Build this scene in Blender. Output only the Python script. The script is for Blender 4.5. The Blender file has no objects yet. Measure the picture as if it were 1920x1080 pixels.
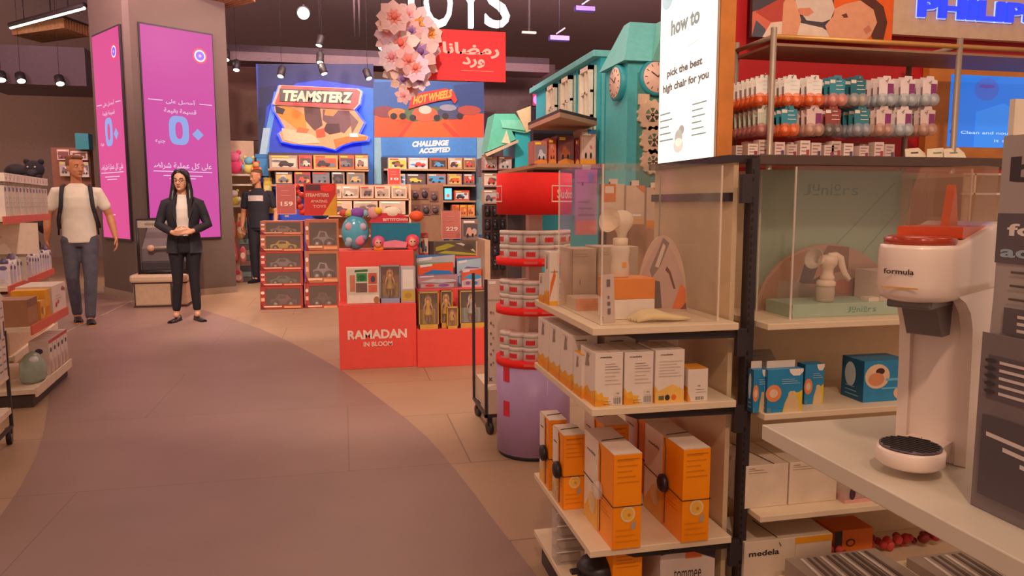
import bpy, bmesh, math, random
from mathutils import Vector, Matrix
R = random.Random(7)
SC = bpy.context.scene
COL = SC.collection
# ---------------------------------------------------------------- camera, world, lights, exposure
FOC, HCAM = 1400.0, 1.30
PITCH = math.atan(159 / FOC); YAW = math.atan(318 / math.hypot(FOC, 159))
FWD = Vector((math.sin(YAW) * math.cos(PITCH), math.cos(YAW) * math.cos(PITCH), -math.sin(PITCH)))
RGT = Vector((math.cos(YAW), -math.sin(YAW), 0)); UPV = RGT.cross(FWD); EYE = Vector((0, 0, HCAM))
cam = bpy.data.cameras.new('camera'); camo = bpy.data.objects.new('camera', cam); COL.objects.link(camo)
cam.sensor_width = 36; cam.lens = 36 * FOC / 1920; cam.clip_start = 0.05; cam.clip_end = 100
camo.location = EYE; camo.rotation_euler = (math.pi / 2 - PITCH, 0, -YAW)
SC.camera = camo
SC.view_settings.view_transform = 'Standard'; SC.view_settings.look = 'None'
SC.view_settings.gamma = 1; SC.view_settings.use_curve_mapping = False
SC.view_settings.exposure = 0.0
W = bpy.data.worlds.new('world'); SC.world = W; W.use_nodes = True
W.node_tree.nodes['Background'].inputs[0].default_value = (1.0, .62, .45, 1)
W.node_tree.nodes['Background'].inputs[1].default_value = .66

def area(x, y, z, sx, sy, power, col=(1, .74, .54)):
    l = bpy.data.lights.new('unseen_area_lamp', 'AREA'); l.shape = 'RECTANGLE'; l.size = sx; l.size_y = sy
    l.energy = power; l.color = col
    o = bpy.data.objects.new('unseen_area_lamp', l); COL.objects.link(o); o.location = (x, y, z); return o
# rows of ceiling luminaires over the aisle and the shop, high above the frame
for (x, y, p) in [(-1.3, 1.2, 95), (1.2, .3, 75), (3.4, 1.0, 95), (-.6, 4.3, 110), (2.5, 3.3, 130), (-3.8, 4.5, 120), (-1.4, 7.6, 150),
                  (1.6, 7.0, 170), (-4.2, 8.2, 120), (.3, 10.9, 210), (-2.6, 10.6, 75), (3.4, 9.0, 150)]:
    area(x, y, 4.55, 1.3, .7, p * .15)

def spot(loc, aim, power, ang=60, col=(1, .74, .52), r=.06):
    l = bpy.data.lights.new('spot_beam', 'SPOT'); l.energy = power; l.spot_size = math.radians(ang); l.spot_blend = .6
    l.color = col; l.shadow_soft_size = r
    o = bpy.data.objects.new('spot_beam', l); COL.objects.link(o); o.location = loc
    o.rotation_euler = (Vector(aim) - Vector(loc)).to_track_quat('-Z', 'Y').to_euler(); return o
# added unseen spots above the frame, giving the displays more front light
for loc, aim, p, a_ in [((-.6, 2.2, 4.4), (.3, 5.9, .6), 520, 50), ((-1.6, 4.6, 4.4), (-.5, 9.5, .8), 560, 50), ((.6, 7.2, 4.4), (1.4, 13, 2.0), 680, 60), ((-1.2, 7.2, 4.4), (-.5, 13, 2.2), 680, 60),
                        ((1.2, .6, 4.4), (2.9, 4.3, 1.9), 480, 60), ((-.4, -1.4, 4.2), (.85, 1.9, .6), 200, 40), ((.9, -1.6, 4.2), (1.5, 1.9, .8), 90, 40), ((-1.6, 4.0, 4.4), (-2.5, 8.8, 1.0), 360, 50), ((.2, 3.0, 4.4), (2.6, 7.5, 2.2), 480, 50)]:
    spot(loc, aim, p, a_, (1, .66, .46) if loc[1] < 2 else (1, .78, .66), .12)
# added unseen uplights that brighten the ceiling and upper back wall
for (x, y) in [(-3.2, 9.0), (.2, 9.2), (3.4, 9.0), (-5.5, 9.0)]:
    o = area(x, y, 3.95, 1.2, .4, 115, (1, .62, .64)); o.rotation_euler = (math.radians(125), 0, 0)
# ---------------------------------------------------------------- helpers
def P(px, py, X=None, Y=None, Z=None):
    """The point of the place seen at pixel (px, py) of the 1920x1080 photograph on the plane X=, Y= or Z=."""
    d = FWD * FOC + RGT * (px - 960) + UPV * (540 - py)
    t = (X - EYE.x) / d.x if X is not None else (Y - EYE.y) / d.y if Y is not None else (Z - EYE.z) / d.z
    return EYE + d * t

def rect(x0, y0, x1, y1, Y):
    cx, cy = (x0 + x1) / 2, (y0 + y1) / 2
    return P(x0, cy, Y=Y).x, P(x1, cy, Y=Y).x, P(cx, y1, Y=Y).z, P(cx, y0, Y=Y).z

def lin(c):
    return c / 12.92 if c <= .04045 else ((c + .055) / 1.055) ** 2.4

MATS = {}
def M(hexc, rough=.55, metal=0, var=.06, emit=0, scale=18, alpha=None, coat=0, bump=0):
    k = (hexc, rough, metal, var, emit, scale, alpha, coat, bump)
    if k in MATS: return MATS[k]
    rgb = [lin(int(hexc[i:i + 2], 16) / 255) for i in (0, 2, 4)]
    m = bpy.data.materials.new('surface_' + hexc); m.use_nodes = True
    nt = m.node_tree; b = nt.nodes['Principled BSDF']
    b.inputs['Roughness'].default_value = rough; b.inputs['Metallic'].default_value = metal
    b.inputs['Base Color'].default_value = (*rgb, 1)
    if coat: b.inputs['Coat Weight'].default_value = coat; b.inputs['Coat Roughness'].default_value = .08
    if emit:
        b.inputs['Emission Color'].default_value = (*rgb, 1); b.inputs['Emission Strength'].default_value = emit
    elif var or bump:
        tc = nt.nodes.new('ShaderNodeTexCoord'); n = nt.nodes.new('ShaderNodeTexNoise'); n.inputs['Scale'].default_value = scale
        n.inputs['Detail'].default_value = 3
        nt.links.new(tc.outputs['Object'], n.inputs['Vector'])
        r = nt.nodes.new('ShaderNodeValToRGB')
        r.color_ramp.elements[0].position = .3; r.color_ramp.elements[1].position = .7
        r.color_ramp.elements[0].color = (*[c * (1 - var) for c in rgb], 1); r.color_ramp.elements[1].color = (*[min(1, c * (1 + var)) for c in rgb], 1)
        nt.links.new(n.outputs['Fac'], r.inputs['Fac']); nt.links.new(r.outputs['Color'], b.inputs['Base Color'])
        if bump:
            bp = nt.nodes.new('ShaderNodeBump'); bp.inputs['Strength'].default_value = bump; bp.inputs['Distance'].default_value = .01
            nt.links.new(n.outputs['Fac'], bp.inputs['Height']); nt.links.new(bp.outputs['Normal'], b.inputs['Normal'])
    MATS[k] = m; return m

def glass(hexc='FFFFFF', haze=.06, name='clear'):
    """thin clear plastic: mostly transparent, glossy at grazing angles, a little haze"""
    k = ('glass', hexc, haze)
    if k in MATS: return MATS[k]
    rgb = [lin(int(hexc[i:i + 2], 16) / 255) for i in (0, 2, 4)]
    m = bpy.data.materials.new(name + '_plastic'); m.use_nodes = True; nt = m.node_tree; nt.nodes.clear()
    out = nt.nodes.new('ShaderNodeOutputMaterial'); tr = nt.nodes.new('ShaderNodeBsdfTransparent'); gl = nt.nodes.new('ShaderNodeBsdfGlossy')
    df = nt.nodes.new('ShaderNodeBsdfDiffuse'); mx = nt.nodes.new('ShaderNodeMixShader'); mx2 = nt.nodes.new('ShaderNodeMixShader'); lw = nt.nodes.new('ShaderNodeLayerWeight'); mt = nt.nodes.new('ShaderNodeMath'); mt.operation = 'MULTIPLY'
    tr.inputs[0].default_value = (*[.9 + .1 * c for c in rgb], 1); df.inputs[0].default_value = (*rgb, 1); gl.inputs['Roughness'].default_value = .05
    lw.inputs[0].default_value = .12; mt.inputs[1].default_value = .35; mx2.inputs[0].default_value = haze
    nt.links.new(tr.outputs[0], mx2.inputs[1]); nt.links.new(df.outputs[0], mx2.inputs[2])
    nt.links.new(lw.outputs[1], mt.inputs[0]); nt.links.new(mt.outputs[0], mx.inputs[0]); nt.links.new(mx2.outputs[0], mx.inputs[1]); nt.links.new(gl.outputs[0], mx.inputs[2])
    nt.links.new(mx.outputs[0], out.inputs[0]); MATS[k] = m; return m

TXT = {}
def glyphs(s, bold=0):
    """vertices and faces of a line of writing, unit height, starting at x=0"""
    if (s, bold) in TXT: return TXT[(s, bold)]
    c = bpy.data.curves.new('lettering', 'FONT'); c.body = s; c.size = 1; c.resolution_u = 3; c.offset = bold
    o = bpy.data.objects.new('lettering', c); me = bpy.data.meshes.new_from_object(o)
    vs = [v.co.copy() for v in me.vertices]; fs = [list(p.vertices) for p in me.polygons]
    bpy.data.objects.remove(o); bpy.data.meshes.remove(me); bpy.data.curves.remove(c)
    x0 = min((v.x for v in vs), default=0); x1 = max((v.x for v in vs), default=1)
    y0 = min((v.y for v in vs), default=0); y1 = max((v.y for v in vs), default=1)
    TXT[(s, bold)] = ([((v.x - x0), (v.y - y0)) for v in vs], fs, x1 - x0, y1 - y0); return TXT[(s, bold)]

class MB:
    """collects faces with materials and links them as ONE mesh object"""
    def __init__(s): s.v = []; s.f = []; s.m = []; s.mats = []; s.sm = []
    def mi(s, m):
        if isinstance(m, str): m = M(m)
        if m not in s.mats: s.mats.append(m)
        return s.mats.index(m)
    def add(s, vs, fs, m, smooth=False):
        b = len(s.v); i = s.mi(m); s.v += [Vector(v) for v in vs]
        for f in fs: s.f.append([b + j for j in f]); s.m.append(i); s.sm.append(smooth)
        return s
    def box(s, a, b, m, faces=None):
        (x0, y0, z0), (x1, y1, z1) = a, b
        x0, x1 = sorted((x0, x1)); y0, y1 = sorted((y0, y1)); z0, z1 = sorted((z0, z1))
        vs = [(x0, y0, z0), (x1, y0, z0), (x1, y1, z0), (x0, y1, z0), (x0, y0, z1), (x1, y0, z1), (x1, y1, z1), (x0, y1, z1)]
        fs = {'b': (3, 2, 1, 0), 't': (4, 5, 6, 7), 'f': (0, 1, 5, 4), 'k': (2, 3, 7, 6), 'l': (3, 0, 4, 7), 'r': (1, 2, 6, 5)}
        if not faces: return s.add(vs, list(fs.values()), m)
        base = len(s.v); s.v += [Vector(v) for v in vs]
        for k, f in fs.items():
            mm = faces.get(k, m)
            if mm is None: continue
            s.f.append([base + j for j in f]); s.m.append(s.mi(mm)); s.sm.append(False)
        return s
    def obox(s, c, ax, ay, az, m):
        """box given by its centre and three half-axis vectors"""
        c, ax, ay, az = map(Vector, (c, ax, ay, az))
        vs = [c + i * ax + j * ay + k * az for k in (-1, 1) for (i, j) in ((-1, -1), (1, -1), (1, 1), (-1, 1))]
        return s.add(vs, [(3, 2, 1, 0), (4, 5, 6, 7), (0, 1, 5, 4), (2, 3, 7, 6), (3, 0, 4, 7), (1, 2, 6, 5)], m)
    def tube(s, pts, rad, m, seg=10, cap=True, flat=1.0):
        pts = [Vector(p) for p in pts]; n = len(pts)
        rad = [rad] * n if isinstance(rad, (int, float)) else list(rad)
        vs = []; up = None
        for i, p in enumerate(pts):
            t = (pts[min(i + 1, n - 1)] - pts[max(i - 1, 0)]).normalized()
            if up is None:
                up = Vector((0, 0, 1)) if abs(t.z) < .9 else Vector((0, 1, 0))
            a = (up - t * up.dot(t)).normalized(); b = t.cross(a); up = a
            for k in range(seg):
                w = 2 * math.pi * k / seg; vs.append(p + (a * math.cos(w) * flat + b * math.sin(w)) * rad[i])
        fs = [(i * seg + k, i * seg + (k + 1) % seg, (i + 1) * seg + (k + 1) % seg, (i + 1) * seg + k) for i in range(n - 1) for k in range(seg)]
        if cap: fs += [tuple(range(seg))[::-1], tuple(range((n - 1) * seg, n * seg))]
        return s.add(vs, fs, m, True)
    def lathe(s, prof, c, m, seg=24, ax=None, cap=True):
        """profile of (radius, height) turned about a vertical axis at c (or the axis ax)"""
        c = Vector(c); az = Vector(ax or (0, 0, 1)).normalized()
        a = Vector((1, 0, 0)) if abs(az.x) < .9 else Vector((0, 1, 0)); a = (a - az * a.dot(az)).normalized(); b = az.cross(a)
        vs = [c + az * h + (a * math.cos(2 * math.pi * k / seg) + b * math.sin(2 * math.pi * k / seg)) * r for r, h in prof for k in range(seg)]
        n = len(prof)
        fs = [(i * seg + k, i * seg + (k + 1) % seg, (i + 1) * seg + (k + 1) % seg, (i + 1) * seg + k) for i in range(n - 1) for k in range(seg)]
        if cap: fs += [tuple(range(seg))[::-1], tuple(range((n - 1) * seg, n * seg))]
        return s.add(vs, fs, m, True)
    def ball(s, c, r, m, seg=16, rings=10, rot=None):
        r = (r, r, r) if isinstance(r, (int, float)) else r; c = Vector(c)
        vs = []
        for i in range(1, rings):
            th = math.pi * i / rings
            for k in range(seg):
                w = 2 * math.pi * k / seg
                v = Vector((r[0] * math.sin(th) * math.cos(w), r[1] * math.sin(th) * math.sin(w), r[2] * math.cos(th)))
                vs.append(c + (rot @ v if rot else v))
        t = Vector((0, 0, r[2])); vs += [c + (rot @ t if rot else t), c - (rot @ t if rot else t)]
        fs = [(i * seg + k, (i + 1) * seg + k, (i + 1) * seg + (k + 1) % seg, i * seg + (k + 1) % seg) for i in range(rings - 2) for k in range(seg)]
        a, b = len(vs) - 2, len(vs) - 1; l = (rings - 2) * seg
        fs += [(a, k, (k + 1) % seg) for k in range(seg)] + [(b, l + (k + 1) % seg, l + k) for k in range(seg)]
        return s.add(vs, fs, m, True)
    def rings(s, rs, m, seg=20):
        """stack of ellipses (cx, cy, z, rx, ry)"""
        vs = [(cx + rx * math.cos(2 * math.pi * k / seg), cy + ry * math.sin(2 * math.pi * k / seg), z) for cx, cy, z, rx, ry in rs for k in range(seg)]
        n = len(rs)
        fs = [(i * seg + k, i * seg + (k + 1) % seg, (i + 1) * seg + (k + 1) % seg, (i + 1) * seg + k) for i in range(n - 1) for k in range(seg)]
        fs += [tuple(range(seg))[::-1], tuple(range((n - 1) * seg, n * seg))]
        return s.add(vs, fs, m, True)
    def prism(s, poly, o, ux, uy, un, th, m, side=None):
        """polygon in the plane o + ux*a + uy*b, extruded along un by th"""
        o, ux, uy, un = Vector(o), Vector(ux), Vector(uy), Vector(un)
        a = [o + ux * p[0] + uy * p[1] for p in poly]; b = [q + un * th for q in a]; n = len(a)
        s.add(a + b, [tuple(range(n))[::-1], tuple(range(n, 2 * n))], m)
        return s.add(a + b, [(i, (i + 1) % n, n + (i + 1) % n, n + i) for i in range(n)], side or m)
    def text(s, body, o, ux, uy, h, m, align='c', wid=None, bold=0, un=None, th=0):
        """a line of writing of cap height h (or total width wid), lying on a face at o"""
        vs, fs, w, hh = glyphs(body, bold); k = h / hh; kx = wid / w if wid else k
        ux, uy, o = Vector(ux), Vector(uy), Vector(o)
        off = {'c': -w * kx / 2, 'l': 0, 'r': -w * kx}[align]
        q = [o + ux * (x * kx + off) + uy * (y * k) for x, y in vs]
        if th:
            d = Vector(un) * th; n = len(q); cnt = {}
            for f in fs:
                for i in range(len(f)):
                    e = (f[i], f[(i + 1) % len(f)])
                    cnt[e] = 1
            sides = [(a, b, n + b, n + a) for (a, b) in cnt if (b, a) not in cnt]
            return s.add(q + [p + d for p in q], [[n + i for i in f] for f in fs] + sides, m)
        return s.add(q, fs, m)
    def prints(s, o, ux, uy, un, w, h, prims, eps=.0006):
        """printed artwork on a face; prims in fractions of the face"""
        o, ux, uy, un = Vector(o), Vector(ux).normalized(), Vector(uy).normalized(), Vector(un).normalized()
        q = lambda u, v, i: o + ux * (u * w) + uy * (v * h) + un * (eps * (i + 1))
        for i, p in enumerate(prims):
            k = p[0]; i = i * .35 + .4
            if k == 'r': s.add([q(p[1], p[2], i), q(p[3], p[2], i), q(p[3], p[4], i), q(p[1], p[4], i)], [(0, 1, 2, 3)], p[5])
            elif k == 'e': s.add([q(p[1] + p[3] * math.cos(a * math.pi / 10), p[2] + p[4] * math.sin(a * math.pi / 10), i) for a in range(20)], [tuple(range(20))], p[5])
            elif k == 'p': s.add([q(u, v, i) for u, v in p[1]], [tuple(range(len(p[1])))], p[2])
            elif k == 't': s.text(p[1], q(p[2], p[3], i), ux, uy, p[4] * h, p[5], p[6] if len(p) > 6 else 'c', (p[7] * w) if len(p) > 7 and p[7] else None, p[8] if len(p) > 8 else 0)
            elif k == 'l':   # lines of fine print
                n = p[5]
                for j in range(n):
                    v = p[2] + (p[4] - p[2]) * j / max(1, n - 1); e = p[3] - (p[3] - p[1]) * ((j * 37) % 5) * .08
                    t = (p[4] - p[2]) / max(2, n * 2.6) * .8
                    s.add([q(p[1], v, i), q(e, v, i), q(e, v + t, i), q(p[1], v + t, i)], [(0, 1, 2, 3)], p[6])
            elif k == 'b':   # barcode
                n = 11
                s.add([q(p[1], p[2], i), q(p[3], p[2], i), q(p[3], p[4], i), q(p[1], p[4], i)], [(0, 1, 2, 3)], M('E8E0D8'))
                for j in range(n):
                    u = p[1] + (p[3] - p[1]) * (j + .3) / n; e = (p[3] - p[1]) / n * (.35 + .3 * ((j * 7) % 3) / 2)
                    s.add([q(u, p[2], i + .2), q(u + e, p[2], i + .2), q(u + e, p[4], i + .2), q(u, p[4], i + .2)], [(0, 1, 2, 3)], M('2A2428'))
        return s
    def build(s, name, parent=None, loc=None, bevel=0, tag=None, rotz=0, recalc=True, mods=None):
        me = bpy.data.meshes.new(name); c = Vector(loc) if loc is not None else None
        me.from_pydata([tuple(v) for v in s.v], [], s.f)
        for m in s.mats: me.materials.append(m)
        me.polygons.foreach_set('material_index', s.m); me.polygons.foreach_set('use_smooth', s.sm); me.validate(); me.update()
        o = bpy.data.objects.new(name, me); COL.objects.link(o)
        if loc is not None: o.location = loc
        if rotz: o.rotation_euler.z = rotz
        if parent: o.parent = parent
        if bevel:
            b = o.modifiers.new('round_edges', 'BEVEL'); b.width = bevel; b.segments = 2; b.limit_method = 'ANGLE'; b.angle_limit = math.radians(50)
        if tag: label(o, *tag)
        return o

def label(o, lab, cat, group=None, kind=None):
    o['label'] = lab; o['category'] = cat
    if group: o['group'] = group
    if kind: o['kind'] = kind
    return o
def thing(name, loc, lab, cat, group=None, rotz=0):
    o = bpy.data.objects.new(name, None); COL.objects.link(o); o.location = loc; o.rotation_euler.z = rotz
    o.empty_display_size = .05
    return label(o, lab, cat, group)
def struct(o): o['kind'] = 'structure'; return o
def dup(root, loc=None, lab=None, group=None, rotz=None):
    r = root.copy(); COL.objects.link(r)
    if loc is not None: r.location = loc
    if rotz is not None: r.rotation_euler.z = rotz
    if lab: r['label'] = lab
    if group: r['group'] = group
    for ch in list(root.children):
        c = ch.copy(); COL.objects.link(c); c.parent = r
        for g in list(ch.children):
            d = g.copy(); COL.objects.link(d); d.parent = c
    return r
ORD = 'first second third fourth fifth sixth seventh eighth ninth tenth eleventh twelfth thirteenth fourteenth fifteenth sixteenth'.split()
X3, Y3, Z3 = Vector((1, 0, 0)), Vector((0, 1, 0)), Vector((0, 0, 1))

def carton(lab, x0, x1, y0, y1, z0, z1, col, front=(), leftp=(), topp=(), rotz=0, group=None, name='carton', cat='box', faces=None, bevel=.0012, eps=.0006):
    """a closed carton with printed front (towards -Y), left (-X) and top faces; its own origin at the base centre"""
    cx, cy = (x0 + x1) / 2, (y0 + y1) / 2; w, d, h = x1 - x0, y1 - y0, z1 - z0
    b = MB().box((-w / 2, -d / 2, 0), (w / 2, d / 2, h), col, faces)
    if front: b.prints((-w / 2, -d / 2, 0), X3, Z3, -Y3, w, h, front, eps)
    if leftp: b.prints((-w / 2, d / 2, 0), -Y3, Z3, -X3, d, h, leftp, eps)
    if topp: b.prints((-w / 2, -d / 2, h), X3, Y3, Z3, w, d, topp, eps)
    return b.build(name, loc=(cx, cy, z0), bevel=bevel, tag=(lab, cat, group), rotz=rotz)
# ---------------------------------------------------------------- the setting
def tilemat(name, c1, c2, grout, w, h, rough, gap=.004, off=.5):
    m = bpy.data.materials.new(name); m.use_nodes = True; nt = m.node_tree; b = nt.nodes['Principled BSDF']
    tc = nt.nodes.new('ShaderNodeTexCoord'); br = nt.nodes.new('ShaderNodeTexBrick'); nz = nt.nodes.new('ShaderNodeTexNoise'); mx = nt.nodes.new('ShaderNodeMixRGB')
    f = lambda hx: (*[lin(int(hx[i:i + 2], 16) / 255) for i in (0, 2, 4)], 1)
    br.inputs['Color1'].default_value = f(c1); br.inputs['Color2'].default_value = f(c2); br.inputs['Mortar'].default_value = f(grout)
    br.inputs['Scale'].default_value = 1; br.inputs['Mortar Size'].default_value = gap; br.inputs['Brick Width'].default_value = w; br.inputs['Row Height'].default_value = h
    br.offset = off; br.inputs['Mortar Smooth'].default_value = .1
    nz.inputs['Scale'].default_value = 2.5; nz.inputs['Detail'].default_value = 6; mx.blend_type = 'MULTIPLY'; mx.inputs[0].default_value = .25
    nt.links.new(tc.outputs['Object'], br.inputs['Vector']); nt.links.new(tc.outputs['Object'], nz.inputs['Vector'])
    nt.links.new(br.outputs['Color'], mx.inputs[1]); nt.links.new(nz.outputs['Fac'], mx.inputs[2]); nt.links.new(mx.outputs[0], b.inputs['Base Color'])
    b.inputs['Roughness'].default_value = rough; return m
floor = struct(MB().box((-9, -3, -.1), (8, 21, 0), tilemat('pale_floor_tiles', 'BA9A7C', 'B49476', '8A725E', 1.2, .9, .38)).build('floor'))
rc = [(.60, -2.9), (.68, 0), (.69, 1), (.66, 1.9)] + [tuple(P(x, y, Z=0).xy) for x, y in [(1005, 1080), (962, 1024), (920, 970), (890, 928), (860, 890), (830, 853), (800, 820), (760, 785), (720, 755), (680, 724), (640, 695), (590, 666), (540, 640), (490, 618), (440, 600), (385, 583), (330, 568)]]
rc += [(-2.7, 10.9), (-3.3, 11.8), (-3.9, 12.5), (-5.5, 13.8), (-8.9, 16)]
lc = [(-8.9, 9.2), (-5.5, 8.9), (-4.2, 8.5), (-3.3, 7.8), (-2.7, 7.1), (-2.4, 6.6)] + [tuple(P(x, y, Z=0).xy) for x, y in [(92, 700), (93, 722), (93, 749), (84, 803), (68, 858), (35, 920), (0, 970)]] + [(-1.40, 2.6), (-1.40, 1.2), (-1.42, 0), (-1.5, -2.9)]
pave = tilemat('dark_aisle_tiles', '9C7E72', '967A6E', '846A60', 2.4, 1.2, .42, .0035)
ais = MB().prism(rc + lc, (0, 0, .0005), X3, Y3, Z3, .0035, pave).build('floor_aisle'); struct(ais)
struct(MB().box((-2.775, 7.0, .004), (-2.745, 10.72, .0065), M('B8A48C', .35, .3)).build('trim_1'))
struct(MB().box((-9, -3, 4.9), (8, 21, 5), M('B4A2A6', .9)).build('ceiling'))
struct(MB().box((-12, 20, 0), (9, 20.2, 4.9), M('9A8478', .85)).build('wall_back'))
struct(MB().box((8, 7.5, 0), (8.2, 21, 4.9), M('9A8478', .85)).build('wall_right'))
# lower dark bulkhead and ducts under the ceiling
def px_box(name, x0, y0, x1, y1, Y, dep, m, kind='structure', tag=None):
    a, b, c, d = rect(x0, y0, x1, y1, Y)
    o = MB().box((a, Y, c), (b, Y + dep, d), m).build(name)
    if tag: label(o, *tag)
    elif kind: o['kind'] = kind
    return o
px_box('ceiling_beam', 415, 96, 1030, 108, 13.6, .5, M('584A54', .8))
px_box('ceiling_beam', 415, 108, 1030, 124, 13.5, .6, M('8A747C', .7))
px_box('wall_panel', 405, 126, 484, 262, 15.4, .2, M('8A6A5E', .85))
px_box('wall_panel', 880, 118, 1040, 330, 15.2, .2, M('7A6668', .85))
px_box('ceiling_bulkhead', -60, 85, 160, 158, 14.5, 1.5, M('6A5A62', .85))
# pillar
pa = math.radians(34); PU = Vector((math.cos(pa), math.sin(pa), 0)); PV = Vector((-math.sin(pa), math.cos(pa), 0)); PC = Vector((-2.786, 10.748, 0)) + PU * .1 - PV * .05
pl = MB().prism([(0, .06), (.06, 0), (1.36, 0), (1.36, 1.3), (0, 1.3)], PC, PU, PV, Z3, 4.9, M('64544C', .7, var=.04, scale=4)).build('pillar'); struct(pl)
struct(MB().prism([(-.012, .05), (.05, -.012), (1.372, -.012), (1.372, 1.31), (-.012, 1.31)], PC, PU, PV, Z3, .09, M('A08C7C', .4, .3)).build('baseboard_pillar'))
# LED screens on the pillar
def AR(s):   # joined Arabic letters given in reading order, laid out left to right
    return s[::-1]
A_GET = AR('\uFE83\uFEA3\uFEBC\uFEDE \uFECB\uFEE0\uFEF0')
A_VOUCH = AR('\uFED7\uFEB4\uFEF4\uFEE4\uFE94 \uFE91\uFED8\uFEF4\uFEE4\uFE94')
A_EVERY = AR('\uFECB\uFEE0\uFEF0 \uFEDB\uFEDE \uFECB\uFEE4\uFEE0\uFEF4\uFE94 \uFEB7\uFEAE\uFE8D\uFEC0')
A_POUND = AR('\uFE9F\uFEE8\uFEF4\uFEEA')
WHT = M('F4D4EC', .4, emit=.8); LBL = M('98A8E8', .4, emit=.8)
def screen_m(hx, st):
    m = M(hx, .35, emit=st, var=.011); m.node_tree.nodes['Principled BSDF'].inputs['Base Color'].default_value = (.01, .01, .01, 1); m.node_tree.nodes['Principled BSDF'].inputs['Specular IOR Level'].default_value = .12; return m
def rr_(u, v, a, b, p):
    return [(u + a * math.copysign(abs(math.cos(t)) ** p, math.cos(t)), v + b * math.copysign(abs(math.sin(t)) ** p, math.sin(t))) for t in [2 * math.pi * k / 40 for k in range(40)]]
WHT, LBL = screen_m('F0D0EA', .95), screen_m('98ACEA', .95)
def led(o, ux, un, w, h, lab, pink):
    t = thing('led_screen', o, lab, 'screen', 'advertising screens on the pillar')
    MB().prism([(0, 0), (w, 0), (w, h), (0, h)], (0, 0, 0), ux, Z3, un, .03, M('2A2226', .5)).build('screen_housing', t)
    pr = [('r', .015, .008, .985, .992, pink)]
    b = MB().prints(un * .031, ux, Z3, un, w, h, pr, .002); b.build('display_panel', t)
    g = MB(); O = un * .036
    q = [('e', .80, .885, .10, .036, M('E8303C', .4, emit=.9)), ('e', .80, .885, .078, .028, M('B8C8D8', .4, emit=.8)), ('e', .80, .885, .062, .022, M('5A44C8', .4, emit=.8)), ('e', .80, .885, .020, .007, WHT)]
    q += [('t', A_GET, .50, .642, .028, WHT, 'c', .40, .012), ('r', .07, .655, .26, .659, WHT), ('r', .76, .653, .94, .657, WHT),
          ('t', A_VOUCH, .49, .598, .026, WHT, 'c', .44, .012), ('p', rr_(.46, .522, .135, .068, .6), LBL), ('p', rr_(.46, .522, .05, .040, .8), pink),
          ('p', [(.72, .48), (.80, .508), (.72, .536), (.64, .508)], LBL), ('t', A_POUND, .20, .455, .02, WHT, 'c', .13, .01),
          ('t', A_EVERY, .5, .335, .035, WHT, 'c', .80, .012), ('r', .09, .325, .90, .329, WHT), ('r', .22, .305, .76, .309, WHT), ('r', .30, .292, .66, .296, WHT), ('r', .36, .12, .52, .124, WHT)]
    for nm, part in (('emblem', q[:4]), ('headline_lettering', q[4:8]), ('number_lettering', q[8:12]), ('footer_lettering', q[12:16]), ('small_print', q[16:])):
        MB().prints(O, ux, Z3, un, w, h, part, .002).build(nm, t)
led(PC + PU * .16 - PV * .002 + Z3 * .80, PU, -PV, .99, 2.84, 'tall pink LED screen behind the woman, on the broader pillar face', screen_m('D050A2', 1.0))
led(PC + PV * 1.12 - PU * .002 + Z3 * .80, -PV, -PU, 1.02, 2.80, 'tall pink LED screen behind the man in white, on the narrow-looking pillar face', screen_m('DC4A90', 1.0))
# ---------------------------------------------------------------- near gondola: left bay
GY, GF, GX0, GX1 = 1.875, 2.50, .645, 1.075
CREAM = M('E6D2B4', .5, var=.03); IRON = M('40383C', .45, .4); WHITE = M('F0E8DC', .45, var=.03); PANEL = M('DCC4A0', .6, var=.04)
g = thing('gondola', (1.12, 1.93, 0), 'dark metal end post with a pale back panel carrying the near breast pump shelves', 'shelving')
lo = lambda x, y, z: (x - 1.12, y - 1.93, z)
b = MB().box(lo(1.120, 1.912, 0), lo(1.144, 1.948, 1.425), IRON)
for k in range(58): b.box(lo(1.123, 1.9105, .1 + k * .0225), lo(1.128, 1.912, .112 + k * .0225), M('1A1618'))
b.build('post', g, bevel=.002)
MB().box(lo(1.085, 1.95, .08), lo(1.10, GF, 1.415), PANEL).build('back_panel', g)
MB().box(lo(1.072, 1.95, 1.305), lo(1.085, GF, 1.33), IRON).build('cross_rail', g)
MB().box(lo(1.06, 1.94, 1.415), lo(1.14, GF, 1.435), IRON).build('top_rail', g)
MB().box(lo(GX0 + .03, GY + .03, 0), lo(1.10, GF, .10), IRON).build('plinth', g)
for z in (.967, .745, .342, 1.40):
    b = MB()
    if z < 1.3: b.prism([(0, 0), (0, -.02), (-.30, -.016), (-.34, 0)], lo(1.085, GY + .02, z - .026), X3, Z3, Y3, .012, IRON)
    b.box(lo(1.078, GY + .012, z - .10), lo(1.108, GY + .03, z - .02), IRON)
    b.box(lo(1.098, GY + .018, z - .085), lo(1.121, 1.925, z - .04), IRON)
    b.build('shelf_bracket', g, bevel=.001)
SHZ = {1: .967, 2: .745, 3: .342, 0: .13}
for i, (z, nm) in {1: (.967, 'upper cream shelf under the clear display case beside the dark post'), 2: (.745, 'middle cream shelf carrying the row of white pump cartons'), 3: (.342, 'lower cream shelf carrying the big orange boxes'), 0: (.13, 'base shelf just above the floor below the orange boxes')}.items():
    MB().box((GX0, GY, z - .02), (GX1, GF, z), CREAM).build('shelf_board', bevel=.002, tag=(nm, 'shelf'))
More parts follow.
